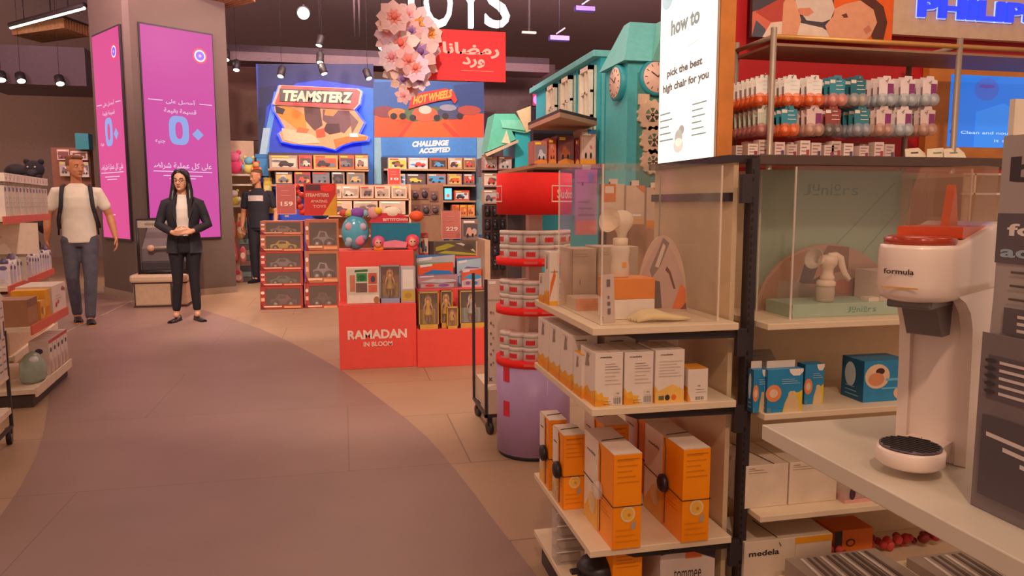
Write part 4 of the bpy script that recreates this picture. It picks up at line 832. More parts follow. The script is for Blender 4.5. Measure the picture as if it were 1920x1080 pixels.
b.text('HOT WHEELS', (p0.x - a, -.064, p0.z), Vector((1, 0, .22)), Vector((.15, 0, 1)), P(800, 178, Y=Y).z - P(800, 194, Y=Y).z, M('F09A20', .4), 'l', p1.x - p0.x, .05); b.build('lettering', t)
b = MB(); WH = M('F4ECE8', .4)
for s, x0, x1, yb, yt in (('CHALLENGE', 772, 840, 276, 265), ('ACCEPTED', 785, 843, 288, 278)):
    p0, p1 = P(x0, yb, Y=HB + .44), P(x1, yb, Y=HB + .44); b.text(s, (p0.x - a, -.012, p0.z), Vector((1, 0, .06)), Vector((.2, 0, 1)), P(x0, yt, Y=HB + .44).z - p0.z, WH, 'l', p1.x - p0.x, .06)
b.build('slogan_lettering', t)
px_box('shelf_unit', 716, 296, 892, 440, HB + .38, .05, M('2A2830', .6), None, ('dark shelving back of the race track bay', 'shelving'))
for k, (y, x0) in enumerate([(317, 720), (346, 720), (376, 830), (405, 830)]): pshelf(f'thin shelf of the race track bay, {ORD[k]} from its slogan', x0, 892, y, HB, .37, M('A88868', .5))
TB = ['F0C040', '3A9AD0', 'E0542A', 'D0D4D8', '6A5048', '8A5A3A', 'C03A3A', '40302C']
r1 = [(728, 762, 'E8C8A8', 'bright blue and yellow'), (766, 802, 'E8B8A8', 'orange and blue'), (805, 838, '8A5A38', 'brown'), (840, 867, 'B89060', 'tan'), (869, 892, 'B08858', 'small tan')]
for s0, s1, bg, nm in r1: pbox(f'{nm} track set box on the first shelf under the slogan', s0, 296, s1, 317, HB + .02, .25, bg, TB, 'track boxes')
for k, (s0, s1, bg) in enumerate([(745, 760, 'B8B0A8'), (762, 798, '50484E'), (801, 836, '9A6A58'), (839, 866, 'A87A70'), (869, 890, '6A5A60')]): pbox(f'track set box on the second shelf under the slogan, {ORD[k]} from the pillar side', s0, 326, s1, 346, HB + .02, .25, bg, TB, 'track boxes')
pbox('red car box on the third shelf of the race track bay', 852, 357, 880, 376, HB + .02, .25, 'C0503A', TB, 'track boxes')
a_, c_, z0_, z1_ = rect(833, 352, 848, 375, HB)
t2 = thing('video_tablet', (a_, HB + .02, z0_), 'small bright blue tablet screen standing on the third shelf of the race track bay', 'screen')
MB().box((0, 0, 0), (c_ - a_, .02, z1_ - z0_), M('2A2A30')).build('tablet_case', t2); MB().prints((0, 0, 0), X3, Z3, -Y3, c_ - a_, z1_ - z0_, [('r', .06, .05, .94, .95, M('60C0E8', .4, emit=.8)), ('e', .5, .35, .2, .15, M('C85A4A', .4, emit=.6))], .002).build('display_panel', t2)
for k in range(3): pbox(f'orange track pack on the fourth shelf of the race track bay, {ORD[k]} of three', 848 + k * 14.5, 384, 861 + k * 14.5, 405, HB + .02, .2, 'D8803C', ['C86A30', 'E09A58', 'B85A2C'], 'orange track packs')
for k, (s0, s1, nm) in enumerate([(836, 858, 'A8503A'), (872, 890, 'B84438')]): pbox(f'dark red toy box low in the race track bay, {ORD[k]} from the pillar side', s0, 412, s1, 436, HB + .02, .25, nm, TB, 'low track boxes')
# price tag cards
def pricecard(lab, x0, y0, x1, y1, Y, col, num, lean=0):
    a, c, z0, z1 = rect(x0, y0, x1, y1, Y); t = thing('price_card', ((a + c) / 2, Y, z0), lab, 'sign')
    w = (c - a) / 2; h = z1 - z0
    MB().box((-w, 0, 0), (w, .012, h), M(col, .5)).build('card', t)
    b = MB(); b.prints((-w, 0, 0), X3, Z3, -Y3, 2 * w, h, [('r', 0, 0, 1, .02, M('E8B0A0')), ('r', .96, 0, 1, 1, M('E8B0A0')), ('r', 0, 0, .03, 1, M('E8B0A0')), ('t', num, .53, .28, .15, M('F0D8CC'), 'c', .62, .03), ('l', .25, .62, .75, .78, 2, M('D89088'))], .0015); b.build('lettering', t)
    MB().box((-w * .2, .0125, -z0 if lean else -.03), (w * .2, .02, h * .5), M('C8C0B8', .3)).build('card_stand', t); return t
pricecard('pale red price card reading 159 on the toy vehicle stack', 518, 346, 555, 402, 9.62, 'C0605A', '159')
pricecard('pale red price card reading 229 above the dinosaur box', 828, 395, 864, 448, 6.75, 'C87468', '229', True)
pricecard('small bright red price card in the race track bay', 727, 316, 751, 346, HB - .022, 'E0402C', '10')
# ---- middle shelving with pale boxes, in front of the toy wall
t = thing('middle_gondola', (P(692, 420, Y=11.4).x, 11.55, 0), 'beige low shelving with two rows of pale toy boxes behind the toy stack', 'shelving')
a, c, z0, z1 = rect(616, 345, 770, 600, 11.4); ox = t.location.x
TAN = M('B88C68', .5)
MB().box((a - ox, .25, 0), (c - ox, .28, z1), TAN).build('back_panel', t)
for x in (a, c): MB().box((x - ox - .015, -.15, 0), (x - ox + .015, .28, z1), M('C8A080', .5)).build('side_panel', t)
for y in (371, 402, 440): z = P(692, y, Y=11.4).z; MB().box((a - ox, -.15, z - .035), (c - ox, .25, z - .01), TAN).build('shelf', t)
PB = ['B8A090', '8A7060', '6A5450', 'C8B4A0', '9A8478', '5A4442']
for k, (s0, s1) in enumerate([(618, 640), (642, 672), (675, 700), (703, 731), (734, 762)]): pbox(f'pale boxed toy on the upper row of the middle shelving, {ORD[k]} from the pillar side', s0, 349, s1, 371, 11.42, .25, 'C8AE96', PB, 'pale toy boxes', win='A08878')
for k, (s0, s1) in enumerate([(619, 660), (663, 708), (711, 760)]): pbox(f'pale boxed toy on the lower row of the middle shelving, {ORD[k]} from the pillar side', s0, 377, s1, 402, 11.42, .25, 'C4A88E', PB, 'pale toy boxes', win='B89C84')
px_box('toy_cabinet', 770, 346, 832, 582, 11.9, .4, M('8A6248', .6), None, ('brown cabinet with hanging dark toys beside the middle shelving', 'cabinet'))
for k, (x, y, hh_) in enumerate([(780, 356, 18), (797, 352, 22), (815, 358, 20), (782, 384, 20), (800, 382, 22), (817, 384, 18)]):
    a, c, z0, z1 = rect(x - 8, y, x + 8, y + hh_, 11.8); b = MB().box((0, 0, 0), (c - a, .02, z1 - z0), M('6E4A40')); b.ball(((c - a) / 2, -.02, (z1 - z0) * .45), ((c - a) * .36, .04, (z1 - z0) * .3), M(['4A3A40', '3A3036', '58484A', '6A3A38', '443840', '5A4446'][k]), 12, 8)
    b.ball(((c - a) * .4, -.05, (z1 - z0) * .7), ((c - a) * .22, .02, (z1 - z0) * .14), M('6A5A58'), 10, 6); b.build('hanging_toy', loc=(a, 11.884, z0), tag=(f'dark toy on a card hanging in the brown cabinet, {"upper" if k < 3 else "lower"} row, {ORD[k % 3]} along', 'toy', 'dark hanging toys'))
# ---- toy vehicle stack on a plinth
a, c, z0, z1 = rect(487, 579, 636, 606, 9.48)
px_box('stack_plinth', 487, 579, 638, 608, 9.48, .55, M('B08C70', .6), None, ('brown plinth under the stack of red toy vehicle boxes', 'plinth')).location.z = 0
VR = random.Random(5); zb = z1 + .0
def vehbox(lab, x0, x1, y0, y1, Y, bg, vcol, base=None):
    a, c, z0, z1 = rect(x0, y0, x1, y1, Y); w = (c - a) / 2; h = z1 - z0 - .004; d = .40
    t = thing('vehicle_box', ((a + c) / 2, Y + d / 2, z0), lab, 'toy box', 'stacked toy vehicle boxes')
    b = MB().box((-w, -d / 2, 0), (w, d / 2, h), M(bg), {'f': None}); e0, e1 = .25 * w, .12 * w
    for p, q in (((-w, 0), (-w + e0, h)), ((w - e1, 0), (w, h)), ((-w + e0, 0), (w - e1, h * .16)), ((-w + e0, h * .9), (w - e1, h))):
        b.box((p[0], -d / 2 - .001, p[1]), (q[0], -d / 2 + .004, q[1]), M(bg))
    b.box((-w + .01, d * .1, 0), (w - .01, d * .11, h), M(VR.choice(['6A4A48', '8A5A4C', '5A4044'])))
    b.prints((-w, -d / 2 - .001, 0), X3, Z3, -Y3, 2 * w, h, [('e', .06, .72, .045, .07, M('E8D8CC')), ('r', .02, .35, .10, .5, M('F0B090')), ('r', .02, .08, .5, .14, M('F0C8A0')), ('r', .55, .03, .95, .12, M('E8A070')), ('p', [(0, 0), (.12, 0), (0, .3)], M('8A1E20'))], .0015)
    b.build('box_body', t)
    b = MB(); L = w * .62; zc = h * .18; y = -d * .22
    vm = M(vcol, .3, coat=.4); pr = [(-L, .10), (L, .10), (L, .28), (L * .55, .34), (L * .3, .52), (-L * .35, .55), (-L * .6, .36), (-L, .30)]
    b.prism([(u, v * h + zc * .4) for u, v in pr], (.06 * w, y - .06, 0), X3, Z3, Y3, .13, vm)
    b.prism([(u * .72 - .02 * w, v * h * .98 + zc * .42) for u, v in [(L * .34, .36), (L * .28, .5), (-L * .3, .52), (-L * .5, .36)]], (.06 * w, y - .062, 0), X3, Z3, Y3, .134, M('2A2A34', .15)); b.build('toy_vehicle', t)
    b = MB()
    for u in (-.6, .58):
        for s in (-.075, .075): b.lathe([(h * .17, -.02), (h * .18, 0), (h * .17, .02)], (u * L + .06 * w, y + s, zc * .4 + h * .12), M('1E1A1E', .6), 18, (0, 1, 0)); b.lathe([(h * .08, -.024), (h * .08, .024)], (u * L + .06 * w, y + s, zc * .4 + h * .12), M('B8A8A0', .3, .5), 12, (0, 1, 0))
    b.build('toy_wheel', t)
    MB().box((-w + e0, -d / 2 + .001, h * .16), (w - e1, -d / 2 + .003, h * .9), glass('E8D0C0', .10, 'window')).build('clear_window', t); return t
LY = [(414, 439), (439, 471), (471, 506), (506, 536), (536, 579)]
for k, ((y0, y1), bg, vc) in enumerate(zip(LY, ['B0614A', 'B8654A', 'B03A34', 'B84038', 'A8382E'], ['8A6A5A', 'C8A82A', '7A7478', '5A6A58', '6A3A3A'])):
    vehbox(f'boxed toy vehicle in the stack beside the man in black, {["topmost box", "second box, yellow truck", "middle box", "fourth box down", "lowest box"][k]}', 488 - .8 * (4 - k) * 0, 568, y0, y1, 9.5, bg, vc)
for k, ((y0, y1), bg, vc) in enumerate(zip([(411, 469), (469, 530), (530, 579)], ['B86848', 'B8704C', 'B03A34'], ['8A8488', '9A9094', '5A3038'])):
    vehbox(f'boxed toy vehicle in the stack next to the red display, {["topmost and largest box", "middle box", "lowest box"][k]}', 572, 635, y0, y1, 9.5, bg, vc)
a, c, z0, z1 = rect(570, 344, 632, 404, 9.62)
t = thing('toy_poster', ((a + c) / 2, 9.62, z0), 'red toy poster with a yellow corner standing on the toy vehicle stack', 'poster'); w = (c - a) / 2; h = z1 - z0
MB().box((-w, 0, 0), (w, .015, h), M('C8302A', .4)).build('board', t)
b = MB(); b.prints((-w, 0, 0), X3, Z3, -Y3, 2 * w, h, [('p', [(.55, 0), (1, 0), (1, .72)], M('D8A020')), ('r', .06, .78, .5, .96, M('5A2A30')), ('e', .72, .86, .22, .12, M('E83028')), ('t', 'STEAMSTERS', .40, .58, .11, M('E0B8A0'), 'c', .7, .03), ('t', 'AMAZING', .45, .40, .09, M('E0A890'), 'c', .5, .03), ('t', 'TOYS', .46, .24, .09, M('E0A890'), 'c', .4, .03), ('r', .96, 0, 1, 1, M('D87A40'))], .002); b.build('poster_print', t)
t = MB(); Rb = random.Random(2)
for k in range(10): t.ball((Rb.uniform(-.08, .05), Rb.uniform(-.03, .03), .04 + k * .035), (.05, .05, .04), M(Rb.choice(['D8402C', 'C83028', 'E0582C', 'B83A30', '8A9AA8'])), 10, 6)
t.build('plush_toy', loc=(P(560, 400, Y=9.7).x, 9.72, P(560, 404, Y=9.7).z), tag=('tall red fluffy toy squeezed between the price card and the red poster', 'toy'))
a = P(600, 411, Y=9.6); MB().ball((0, 0, .01), (.10, .08, .03), M('2A62B0'), 16, 8).build('blue_disc_toy', loc=(a.x, 9.75, a.z + .02), tag=('blue flat round toy lying on the shorter vehicle stack', 'toy'))
# ---------------------------------------------------------------- red promotion display
REDP = M('EE5246', .5, var=.03)
def blk(name, x0, y0, x1, y1, Y, dep, m, tag=None, parent=None, floor=True):
    a, c, z0, z1 = rect(x0, y0, x1, y1, Y); z0 = .0 if floor else z0
    if parent: l = parent.location; return MB().box((a - l.x, Y - l.y, z0 - l.z), (c - l.x, Y + dep - l.y, z1 - l.z), m).build(name, parent, bevel=.003)
    o = MB().box((0, 0, 0), (c - a, dep, z1 - z0), m).build(name, loc=(a, Y, z0), bevel=.003)
    if tag: label(o, *tag)
    return o
a, c, z0, z1 = rect(636, 570, 781, 692, 5.9)
t = thing('promo_display', ((a + c) / 2, 6.1, 0), 'red stepped promotion display with white lettering on its front', 'display stand')
blk('front_block', 636, 570, 781, 692, 5.9, .22, REDP, parent=t); blk('rear_block', 638, 470, 777, 692, 6.125, .4, REDP, parent=t)
b = MB(); LT = M('F4D8C8', .5)
for s, x, y, h_, x0, x1 in (('RAMADAN', 708, 635, 17, 653, 764), ('IN BLOOM', 709, 649, 9, 682, 736)):
    p = P(x, y, Y=5.899); hh = P(x, y - h_, Y=5.899).z - p.z; b.text(s, (p.x - t.location.x, 5.8985 - 6.1, p.z), X3, Z3, hh, LT, 'c', P(x1, y, Y=5.9).x - P(x0, y, Y=5.9).x, .04 if h_ > 10 else .02)
b.build('lettering', t)
a, c, z0, z1 = rect(783, 617, 908, 688, 5.85)
t = thing('promo_display', ((a + c) / 2, 6.1, 0), 'lower red stepped promotion display beside the lettered one, full of toys', 'display stand')
blk('front_block', 783, 617, 908, 688, 5.85, .24, REDP, parent=t); blk('middle_block', 783, 541, 906, 688, 6.095, .22, REDP, parent=t); blk('rear_block', 790, 482, 906, 690, 6.32, .3, REDP, parent=t)
MB().box((rect(905, 450, 913, 690, 6.1)[0] - t.location.x + .012, -.05, 0), (rect(905, 450, 913, 690, 6.1)[1] - t.location.x + .02, .45, rect(905, 450, 913, 690, 6.1)[3]), M('C8A88C', .5)).build('end_panel', t)
ZL = rect(636, 570, 781, 692, 5.9)[3]; ZR = rect(783, 617, 908, 688, 5.85)[3]; ZR2 = rect(783, 541, 906, 688, 6.095)[3]; ZR3 = rect(790, 482, 906, 690, 6.32)[3]; ZL2 = rect(638, 470, 777, 692, 6.125)[3]
def onbox(lab, x0, x1, ytop, Y, dep, zs, col, front, grp, name='toy_box', sd=None):
    a, c = P(x0, ytop, Y=Y).x, P(x1, ytop, Y=Y).x
    return carton(lab, a, c, Y, Y + dep, zs + .0005, P((x0 + x1) / 2, ytop, Y=Y).z, M(col), front, [('r', 0, 0, 1, 1, M(sd or col))], name=name, group=grp, eps=.001)
G1 = 'boxed toys on the lettered display'
onbox('white boxed toy with a green car picture on the lettered display', 649, 711, 502, 5.93, .10, ZL, 'E0D0C0', [('r', .04, .28, .96, .96, M('D8C8B4')), ('r', .30, .62, .62, .85, M('3A8A48')), ('e', .46, .72, .12, .08, M('2A6A38')), ('r', .28, .32, .62, .58, M('7A5A50')), ('r', .66, .55, .92, .85, M('C85A48')), ('e', .8, .68, .07, .09, M('4A4A58')), ('r', .66, .32, .92, .52, M('D8644C')), ('r', .1, .35, .26, .8, M('C8785C')), ('p', [(.25, .88), (.65, .9), (.64, .96), (.26, .94)], M('3A6A40')), ('r', .02, .02, .98, .24, M('ECDCCC')), ('e', .9, .1, .09, .1, M('A87848'))], G1)
def doll(lab, x0, x1, ytop, Y, dep, zs, bg, hair, dress, grp, extra=()):
    a, c = P(x0, ytop, Y=Y).x, P(x1, ytop, Y=Y).x; h = P((x0 + x1) / 2, ytop, Y=Y).z - zs; w = (c - a) / 2
    t = thing('doll_box', ((a + c) / 2, Y + dep / 2, zs + .0005), lab, 'toy box', grp)
    b = MB().box((-w, -dep / 2, 0), (w, dep / 2, h), M(bg), {'f': None}); b.prints((-w, dep / 2 - .004, 0), X3, Z3, -Y3, 2 * w, h, [('r', 0, 0, 1, 1, M(bg)), ('r', .1, .1, .9, .5, M(dress)), *extra], .0008)
    for p, q in (((-w, 0), (-w + .006, h)), ((w - .006, 0), (w, h)), ((-w, 0), (w, h * .13)), ((-w, h - .008), (w, h))): b.box((p[0], -dep / 2 - .001, p[1]), (q[0], -dep / 2 + .003, q[1]), M('D0A848' if extra == () else '9AA0B8'))
    b.build('box_body', t)
    s = h * .78 / .29; z0 = h * .14; sk = M('E0A884'); b = MB()
    for x in (-.014, .014): b.tube([(x * s, 0, z0), (x * s, 0, z0 + .06 * s), (x * .8 * s, 0, z0 + .14 * s)], [.007 * s, .009 * s, .014 * s], sk, 8)
    b.tube([(0, 0, z0 + .13 * s), (0, 0, z0 + .17 * s), (0, 0, z0 + .215 * s), (0, 0, z0 + .24 * s)], [.022 * s, .015 * s, .022 * s, .006 * s], sk, 10); b.ball((0, 0, z0 + .262 * s), (.018 * s, .018 * s, .023 * s), sk, 12, 8)
    for x in (-1, 1): b.tube([(x * .022 * s, 0, z0 + .213 * s), (x * .040 * s, -.004, z0 + .16 * s), (x * .046 * s, -.01, z0 + .115 * s)], [.008 * s, .007 * s, .005 * s], sk, 8)
    b.build('doll_body', t)
    MB().lathe([(.045 * s, z0 + .085 * s), (.040 * s, z0 + .10 * s), (.018 * s, z0 + .165 * s), (.026 * s, z0 + .20 * s), (.020 * s, z0 + .217 * s)], (0, 0, 0), M(dress, .35), 16).build('dress', t)
    b = MB(); b.ball((0, .006, z0 + .27 * s), (.024 * s, .022 * s, .024 * s), M(hair), 12, 8)
    for x in (-1, 1): b.tube([(x * .018 * s, .004, z0 + .27 * s), (x * .026 * s, 0, z0 + .23 * s), (x * .022 * s, 0, z0 + .185 * s)], [.010 * s, .011 * s, .006 * s], M(hair), 8)
    b.build('hair', t)
    MB().box((-w + .006, -dep / 2, h * .13), (w - .006, -dep / 2 + .0015, h - .008), glass('E8D4C0', .08, 'window')).build('clear_window', t); return t
doll('doll in an open fronted box with orange hair and yellow dress on the lettered display', 712, 750, 498, 5.93, .08, ZL, 'A06848', 'D88A40', 'B89040', G1, (('r', .0, .0, 1, .14, M('7A88B0')),))
onbox('pale boxed toy with a white panel at the end of the lettered display', 751, 778, 500, 5.93, .08, ZL, 'B8B0B4', [('r', .12, .38, .88, .92, M('E4DCD0')), ('r', .05, .05, .95, .34, M('C8A848')), ('e', .5, .2, .25, .08, M('B89038'))], G1)
# toys standing on the lettered display's top
tt = thing('surprise_ball', (P(667, 466, Y=6.3).x, 6.3, ZL2), 'round blue surprise toy bag with a purple bow on top of the red display', 'toy')
r = .112
MB().ball((0, 0, r * 1.28), (r, r * .7, r * 1.28), M('58AEC8', .2, coat=.6), 24, 16).build('round_body', tt)
b = MB()
for dx, dz, rr, col in [(-.05, .19, .035, 'D8A8B8'), (.06, .19, .032, 'C8B8C8'), (.03, .09, .05, 'E888A8'), (-.05, .08, .03, 'B8C8D0'), (.07, .10, .026, '8A90B0'), (-.06, .05, .03, '7A9AA8'), (.0, .15, .03, 'C8E4EC')]: b.ball((dx, -.052, dz), (rr, .025, rr), M(col), 12, 8)
b.build('picture_relief', tt)
b = MB(); b.ball((.02, 0, r * 2.7), (.06, .045, .045), M('8A50B0'), 14, 8); b.ball((-.05, 0, r * 2.65), (.035, .03, .03), M('D8C040'), 12, 8); b.ball((-.09, .01, r * 2.68), (.035, .03, .03), M('D84A40'), 12, 8); b.ball((.085, 0, r * 2.65), (.028, .03, .03), M('88B8C8'), 12, 8); b.build('ribbon_bow', tt)
tt = thing('play_set', (P(742, 466, Y=6.3).x, 6.3, ZL2 + .012), 'teal and pink toy play set with a white lettered red arch on the red display', 'toy')
b = MB(); q = lambda x, y: (P(x, y, Y=6.3).x - tt.location.x, P(x, y, Y=6.3).z - ZL2)
b.prism([q(696, 466), q(788, 466), q(788, 421), q(697, 421)], (0, -.02, 0), X3, Z3, Y3, .16, M('1E7A98', .4)); b.build('backdrop', tt, bevel=.004)
b = MB(); b.prism([q(692, 420), q(765, 420), q(762, 408), q(745, 402), q(715, 402), q(698, 410)], (0, -.03, 0), X3, Z3, Y3, .03, M('D83A44', .4)); b.build('arch', tt, bevel=.003)
b = MB(); p0 = q(718, 417); p1 = q(764, 417); b.text('BITTITOWN', (p0[0], -.0345, p0[1]), X3, Z3, .022, M('F4D8D0'), 'l', p1[0] - p0[0], .03); b.build('lettering', tt)
b = MB(); b.ball((*q(728, 0)[:1], .01, q(0, 404)[1]), (.085, .05, .05), M('F0E0C8'), 16, 8); b.build('dome', tt)
b = MB(); b.ball((q(775, 0)[0], -.01, q(0, 411)[1]), (.06, .05, .045), M('F0602C'), 14, 8); b.build('orange_flower', tt)
b = MB(); b.ball((q(692, 0)[0], -.02, q(0, 404)[1]), (.05, .04, .05), M('E8A0A8'), 14, 8); b.ball((q(700, 0)[0], -.04, q(0, 400)[1]), (.035, .03, .03), M('F0C838'), 12, 8); b.build('pink_head', tt)
for nm, x, y, rr, col in [('doll_figure', 709, 456, .055, 'D85A88'), ('doll_figure', 772, 454, .058, 'E84A60')]:
    b = MB(); X, Z = q(x, y); b.ball((X, -.07, Z), (rr, rr * .6, rr), M(col, .4), 16, 10); b.ball((X - .005, -.105, Z - .01), (rr * .55, .02, rr * .6), M('E8A890'), 12, 8)
    for s in (-1, 1): b.ball((X + s * .014, -.123, Z), .006, M('2A2028'), 8, 6)
    b.ball((X, -.075, Z + .005 - rr), (rr * .8, rr * .5, .03), M('E8A030' if x < 740 else col), 12, 6); b.build(nm, tt)
b = MB(); b.prism([q(718, 465), q(760, 465), q(762, 456), q(740, 452), q(716, 456)], (0, -.09, 0), X3, Z3, Y3, .06, M('E88AA0', .4)); b.build('pink_car', tt, bevel=.006)
# right display: golden doll boxes, car packs, dinosaur box
G2 = 'golden doll boxes on the lower red display'
doll('wide golden doll box at the corner next to the lettered display', 785, 822, 548, 5.88, .10, ZR, '8A6A48', 'D8A850', 'D8A840', G2)
doll('narrow dark doll box with a gold card in the middle', 826, 848, 545, 5.92, .06, ZR, '3A2E3C', 'C89040', 'D8A030', G2)
doll('small plain golden doll box standing in front of the dark one', 838, 859, 576, 5.862, .05, ZR, 'C89848', 'E0B060', 'D8A848', G2)
doll('wide doll box with two figures in dark and silver dress at the outer end', 862, 909, 545, 5.88, .10, ZR, '4A3A40', 'E0D8D0', 'A8B4B4', G2)
CP = ['2A80C8', 'E8602C', '3A9A48', '8A5A98', 'D84038', 'C8C4C8', '40A0D8', 'B8304A']
def carpack(lab, x0, x1, y0, y1, Y, main, c2, tilt=0):
    a, c, z0, z1 = rect(x0, y0, x1, y1, Y); z0 = ZR2 + .001
    pr = [('r', 0, 0, 1, 1, M(main)), ('p', [(0, .35), (1, .6), (1, 1), (0, .9)], M(c2)), ('p', [(.05, .5), (.4, .7), (.9, .66), (1, .5), (.6, .4)], M(CP[(x0 * 3) % 8])), ('r', .08, .08, .9, .35, M('B8A8A8')), ('e', .3, .22, .12, .1, M(CP[(x0 * 5 + 1) % 8])), ('e', .65, .22, .14, .1, M(CP[(x0 * 7 + 2) % 8])), ('p', [(.06, .8), (.4, .86), (.4, .95), (.06, .9)], M('E0D8E0'))]
    o = carton(lab, a, c, Y, Y + .03, z0, z1, M(main), pr, [('r', 0, 0, 1, 1, M(main))], name='car_pack', group='toy car packs on the lower red display', eps=.001); return o
carpack('blue topped toy car pack standing at the back beside the lettered display', 781, 853, 478, 541, 6.26, '3A78B8', 'B8B4BC')
carpack('orange and green toy car pack leaning in front of the blue topped pack', 784, 850, 492, 541, 6.20, '7A9A70', 'E8582C')
carpack('grey pink toy car pack lying lowest in the pile', 783, 858, 515, 541, 6.12, '9A6A78', 'B88A90')
carpack('blue and white toy car pack near the end panel', 857, 903, 484, 541, 6.24, '4A8AC0', 'A8C0D0')
carpack('white and orange toy car pack in front near the end panel', 866, 903, 504, 541, 6.17, 'C8C4C8', 'D8603C')
onbox('dinosaur box with a pale curved dinosaur at the back of the lower display', 805, 902, 452, 6.42, .12, ZR3, '6A5A48', [('r', 0, 0, .08, 1, M('3A3028')), ('r', .1, .15, .88, .95, M('5A4E40')), ('p', [(.12, .6), (.35, .85), (.5, .7), (.3, .45), (.12, .35)], M('A0A030')), ('p', [(.5, .85), (.62, .88), (.85, .45), (.9, .2), (.8, .4), (.62, .72)], M('C8BCA8')), ('p', [(.15, .2), (1, .02), (1, .12), (.3, .38)], M('A0A83C')), ('e', .75, .6, .1, .2, M('4A4036')), ('r', .9, .0, 1, 1, M('C8AC90'))], 'boxed toys on the lower red display', sd='5A4A3C')
onbox('red and grey boxed toy beside the dinosaur box', 786, 803, 437, 6.44, .10, ZR3, 'A85048', toyprint(RT, 'A85048', BITS), 'boxed toys on the lower red display')
z = rect(790, 452, 906, 690, 6.42)[3]
carton('grey construction toy box with a red tip standing on the dinosaur box', P(866, 420, Y=6.46).x, P(896, 420, Y=6.46).x, 6.44, 6.52, z + .002, P(880, 411, Y=6.46).z, M('8A7470'), toyprint(random.Random(8), '8A7068', ['C8402C', '5A5054', 'B8B0AC', 'D8A090']), name='toy_box', eps=.001)
# pink packs on the far soft toy wall
t = thing('soft_toy_bay', (P(450, 500, Y=13.3).x, 13.4, 0), 'pale wall shelving of pink soft toys beside the pillar', 'shelving')
a, c, z0, z1 = rect(420, 262, 478, 540, 13.3); ox = t.location.x
MB().box((a - ox - .2, .1, 0), (c - ox, .15, z1), M('D0B094', .6)).build('back_panel', t)
for y in (326, 345, 385, 520): z = P(450, y, Y=13.1).z; MB().box((a - ox - .2, -.3, z - .03), (c - ox, .1, z), M('E0CCB8', .5)).build('shelf', t)
Rp = random.Random(9)
def plush(lab, x, y, s, col, c2, Y=13.2):
    p = P(x, y, Y=Y); b = MB(); b.ball((0, 0, s * .9), (s, s * .7, s * .9), M(col, .8), 14, 9); b.ball((0, -.03, s * 2.1), (s * .75, s * .65, s * .7), M(c2, .8), 14, 9)
    for k in (-1, 1): b.ball((k * s * .6, 0, s * 2.7), s * .3, M(col, .8), 10, 6); b.ball((k * s * .25, -s * .68, s * 2.2), s * .08, M('2A2024'), 8, 5); b.ball((k * s * .9, -.02, s * 1.1), (s * .3, s * .3, s * .5), M(c2, .8), 10, 6)
    return b.build('plush_toy', loc=p, tag=(lab, 'soft toy', 'soft toys beside the pillar'))
plush('big pink plush toy on the top shelf beside the pillar', 440, 326, .13, 'E84878', 'F07898')
plush('yellow plush toy with a blue cap on the top shelf', 468, 326, .10, 'E8D070', '78B8D0', 13.1)
plush('red and orange plush toy at the end of the top shelf', 481, 326, .07, 'D8502C', 'E8A060', 13.0)
plush('small yellow plush toy on the second shelf beside the pillar', 440, 385, .09, 'E0D050', 'E8E0D0')
for k, (x, y, w_, h_, col) in enumerate([(436, 405, 12, 44, 'D88478'), (452, 400, 16, 48, 'D8A868'), (438, 452, 16, 40, 'D8686A'), (456, 450, 12, 44, 'E07C78'), (448, 494, 16, 40, 'B8887C'), (431, 500, 9, 34, 'C8A48C')]):
    a, c, z0, z1 = rect(x - w_ * .6, y, x + w_ * .6, y + h_, 13.0); b = MB(); W_, H_ = (c - a) / 2, z1 - z0
    b.rings([(0, 0, 0, W_ * .7, .03), (0, 0, H_ * .2, W_, .06), (0, 0, H_ * .6, W_ * .9, .05), (0, 0, H_ * .8, W_ * .6, .02), (0, 0, H_, W_ * .5, .006)], M(col, .35), 14); b.prints((-W_, -.065, 0), X3, Z3, -Y3, 2 * W_, H_, [('e', .5, .35, .3, .14, M('F0C8B0')), ('e', .45, .6, .25, .1, M('D84A58'))], .001)
    b.build('toy_bag', loc=((a + c) / 2, 13.0, z0), tag=(f'pink toy bag hanging on the wall beside the pillar, {["upper", "upper", "middle", "middle", "lowest", "lowest"][k]} row, {["near", "far"][k % 2]} the pillar', 'toy bag', 'pink toy bags'))
b = MB(); 
for k in range(12): b.box((-.09 + .002 * k, -.05, k * .09), (.09 - .004 * k, .05, k * .09 + .085), M(['5A4A48', '6A7A74', '3A3438', '7A5A50', '4A5A50', '8A7468'][k % 6]))
b.build('dark_toy_pile', loc=(P(466, 520, Y=13.3).x, 13.02, 0), tag=('dark mixed toy boxes piled beside the man in black', 'toys'), ).__setitem__('kind', 'stuff')
b = MB().box((-.12, -.02, 0), (.12, .02, .35), M('3A8AC8')); b.box((-.14, -.03, .3), (.14, .03, .36), M('2E78B8')); b.build('toy_bag', loc=(P(496, 320, Y=13.26).x, 13.265, P(496, 330, Y=13.26).z), tag=('blue toy bag hanging at the corner of the vehicle bay', 'toy bag'))
carton('yellow boxed toy below the blue bag', P(494, 350, Y=13.1).x, P(510, 350, Y=13.1).x, 13.1, 13.28, P(495, 400, Y=13.1).z, P(495, 333, Y=13.1).z, M('D8B040'), toyprint(RT, 'D8B040', ['E88A30', 'C8B070', 'E0D080']), name='toy_box')
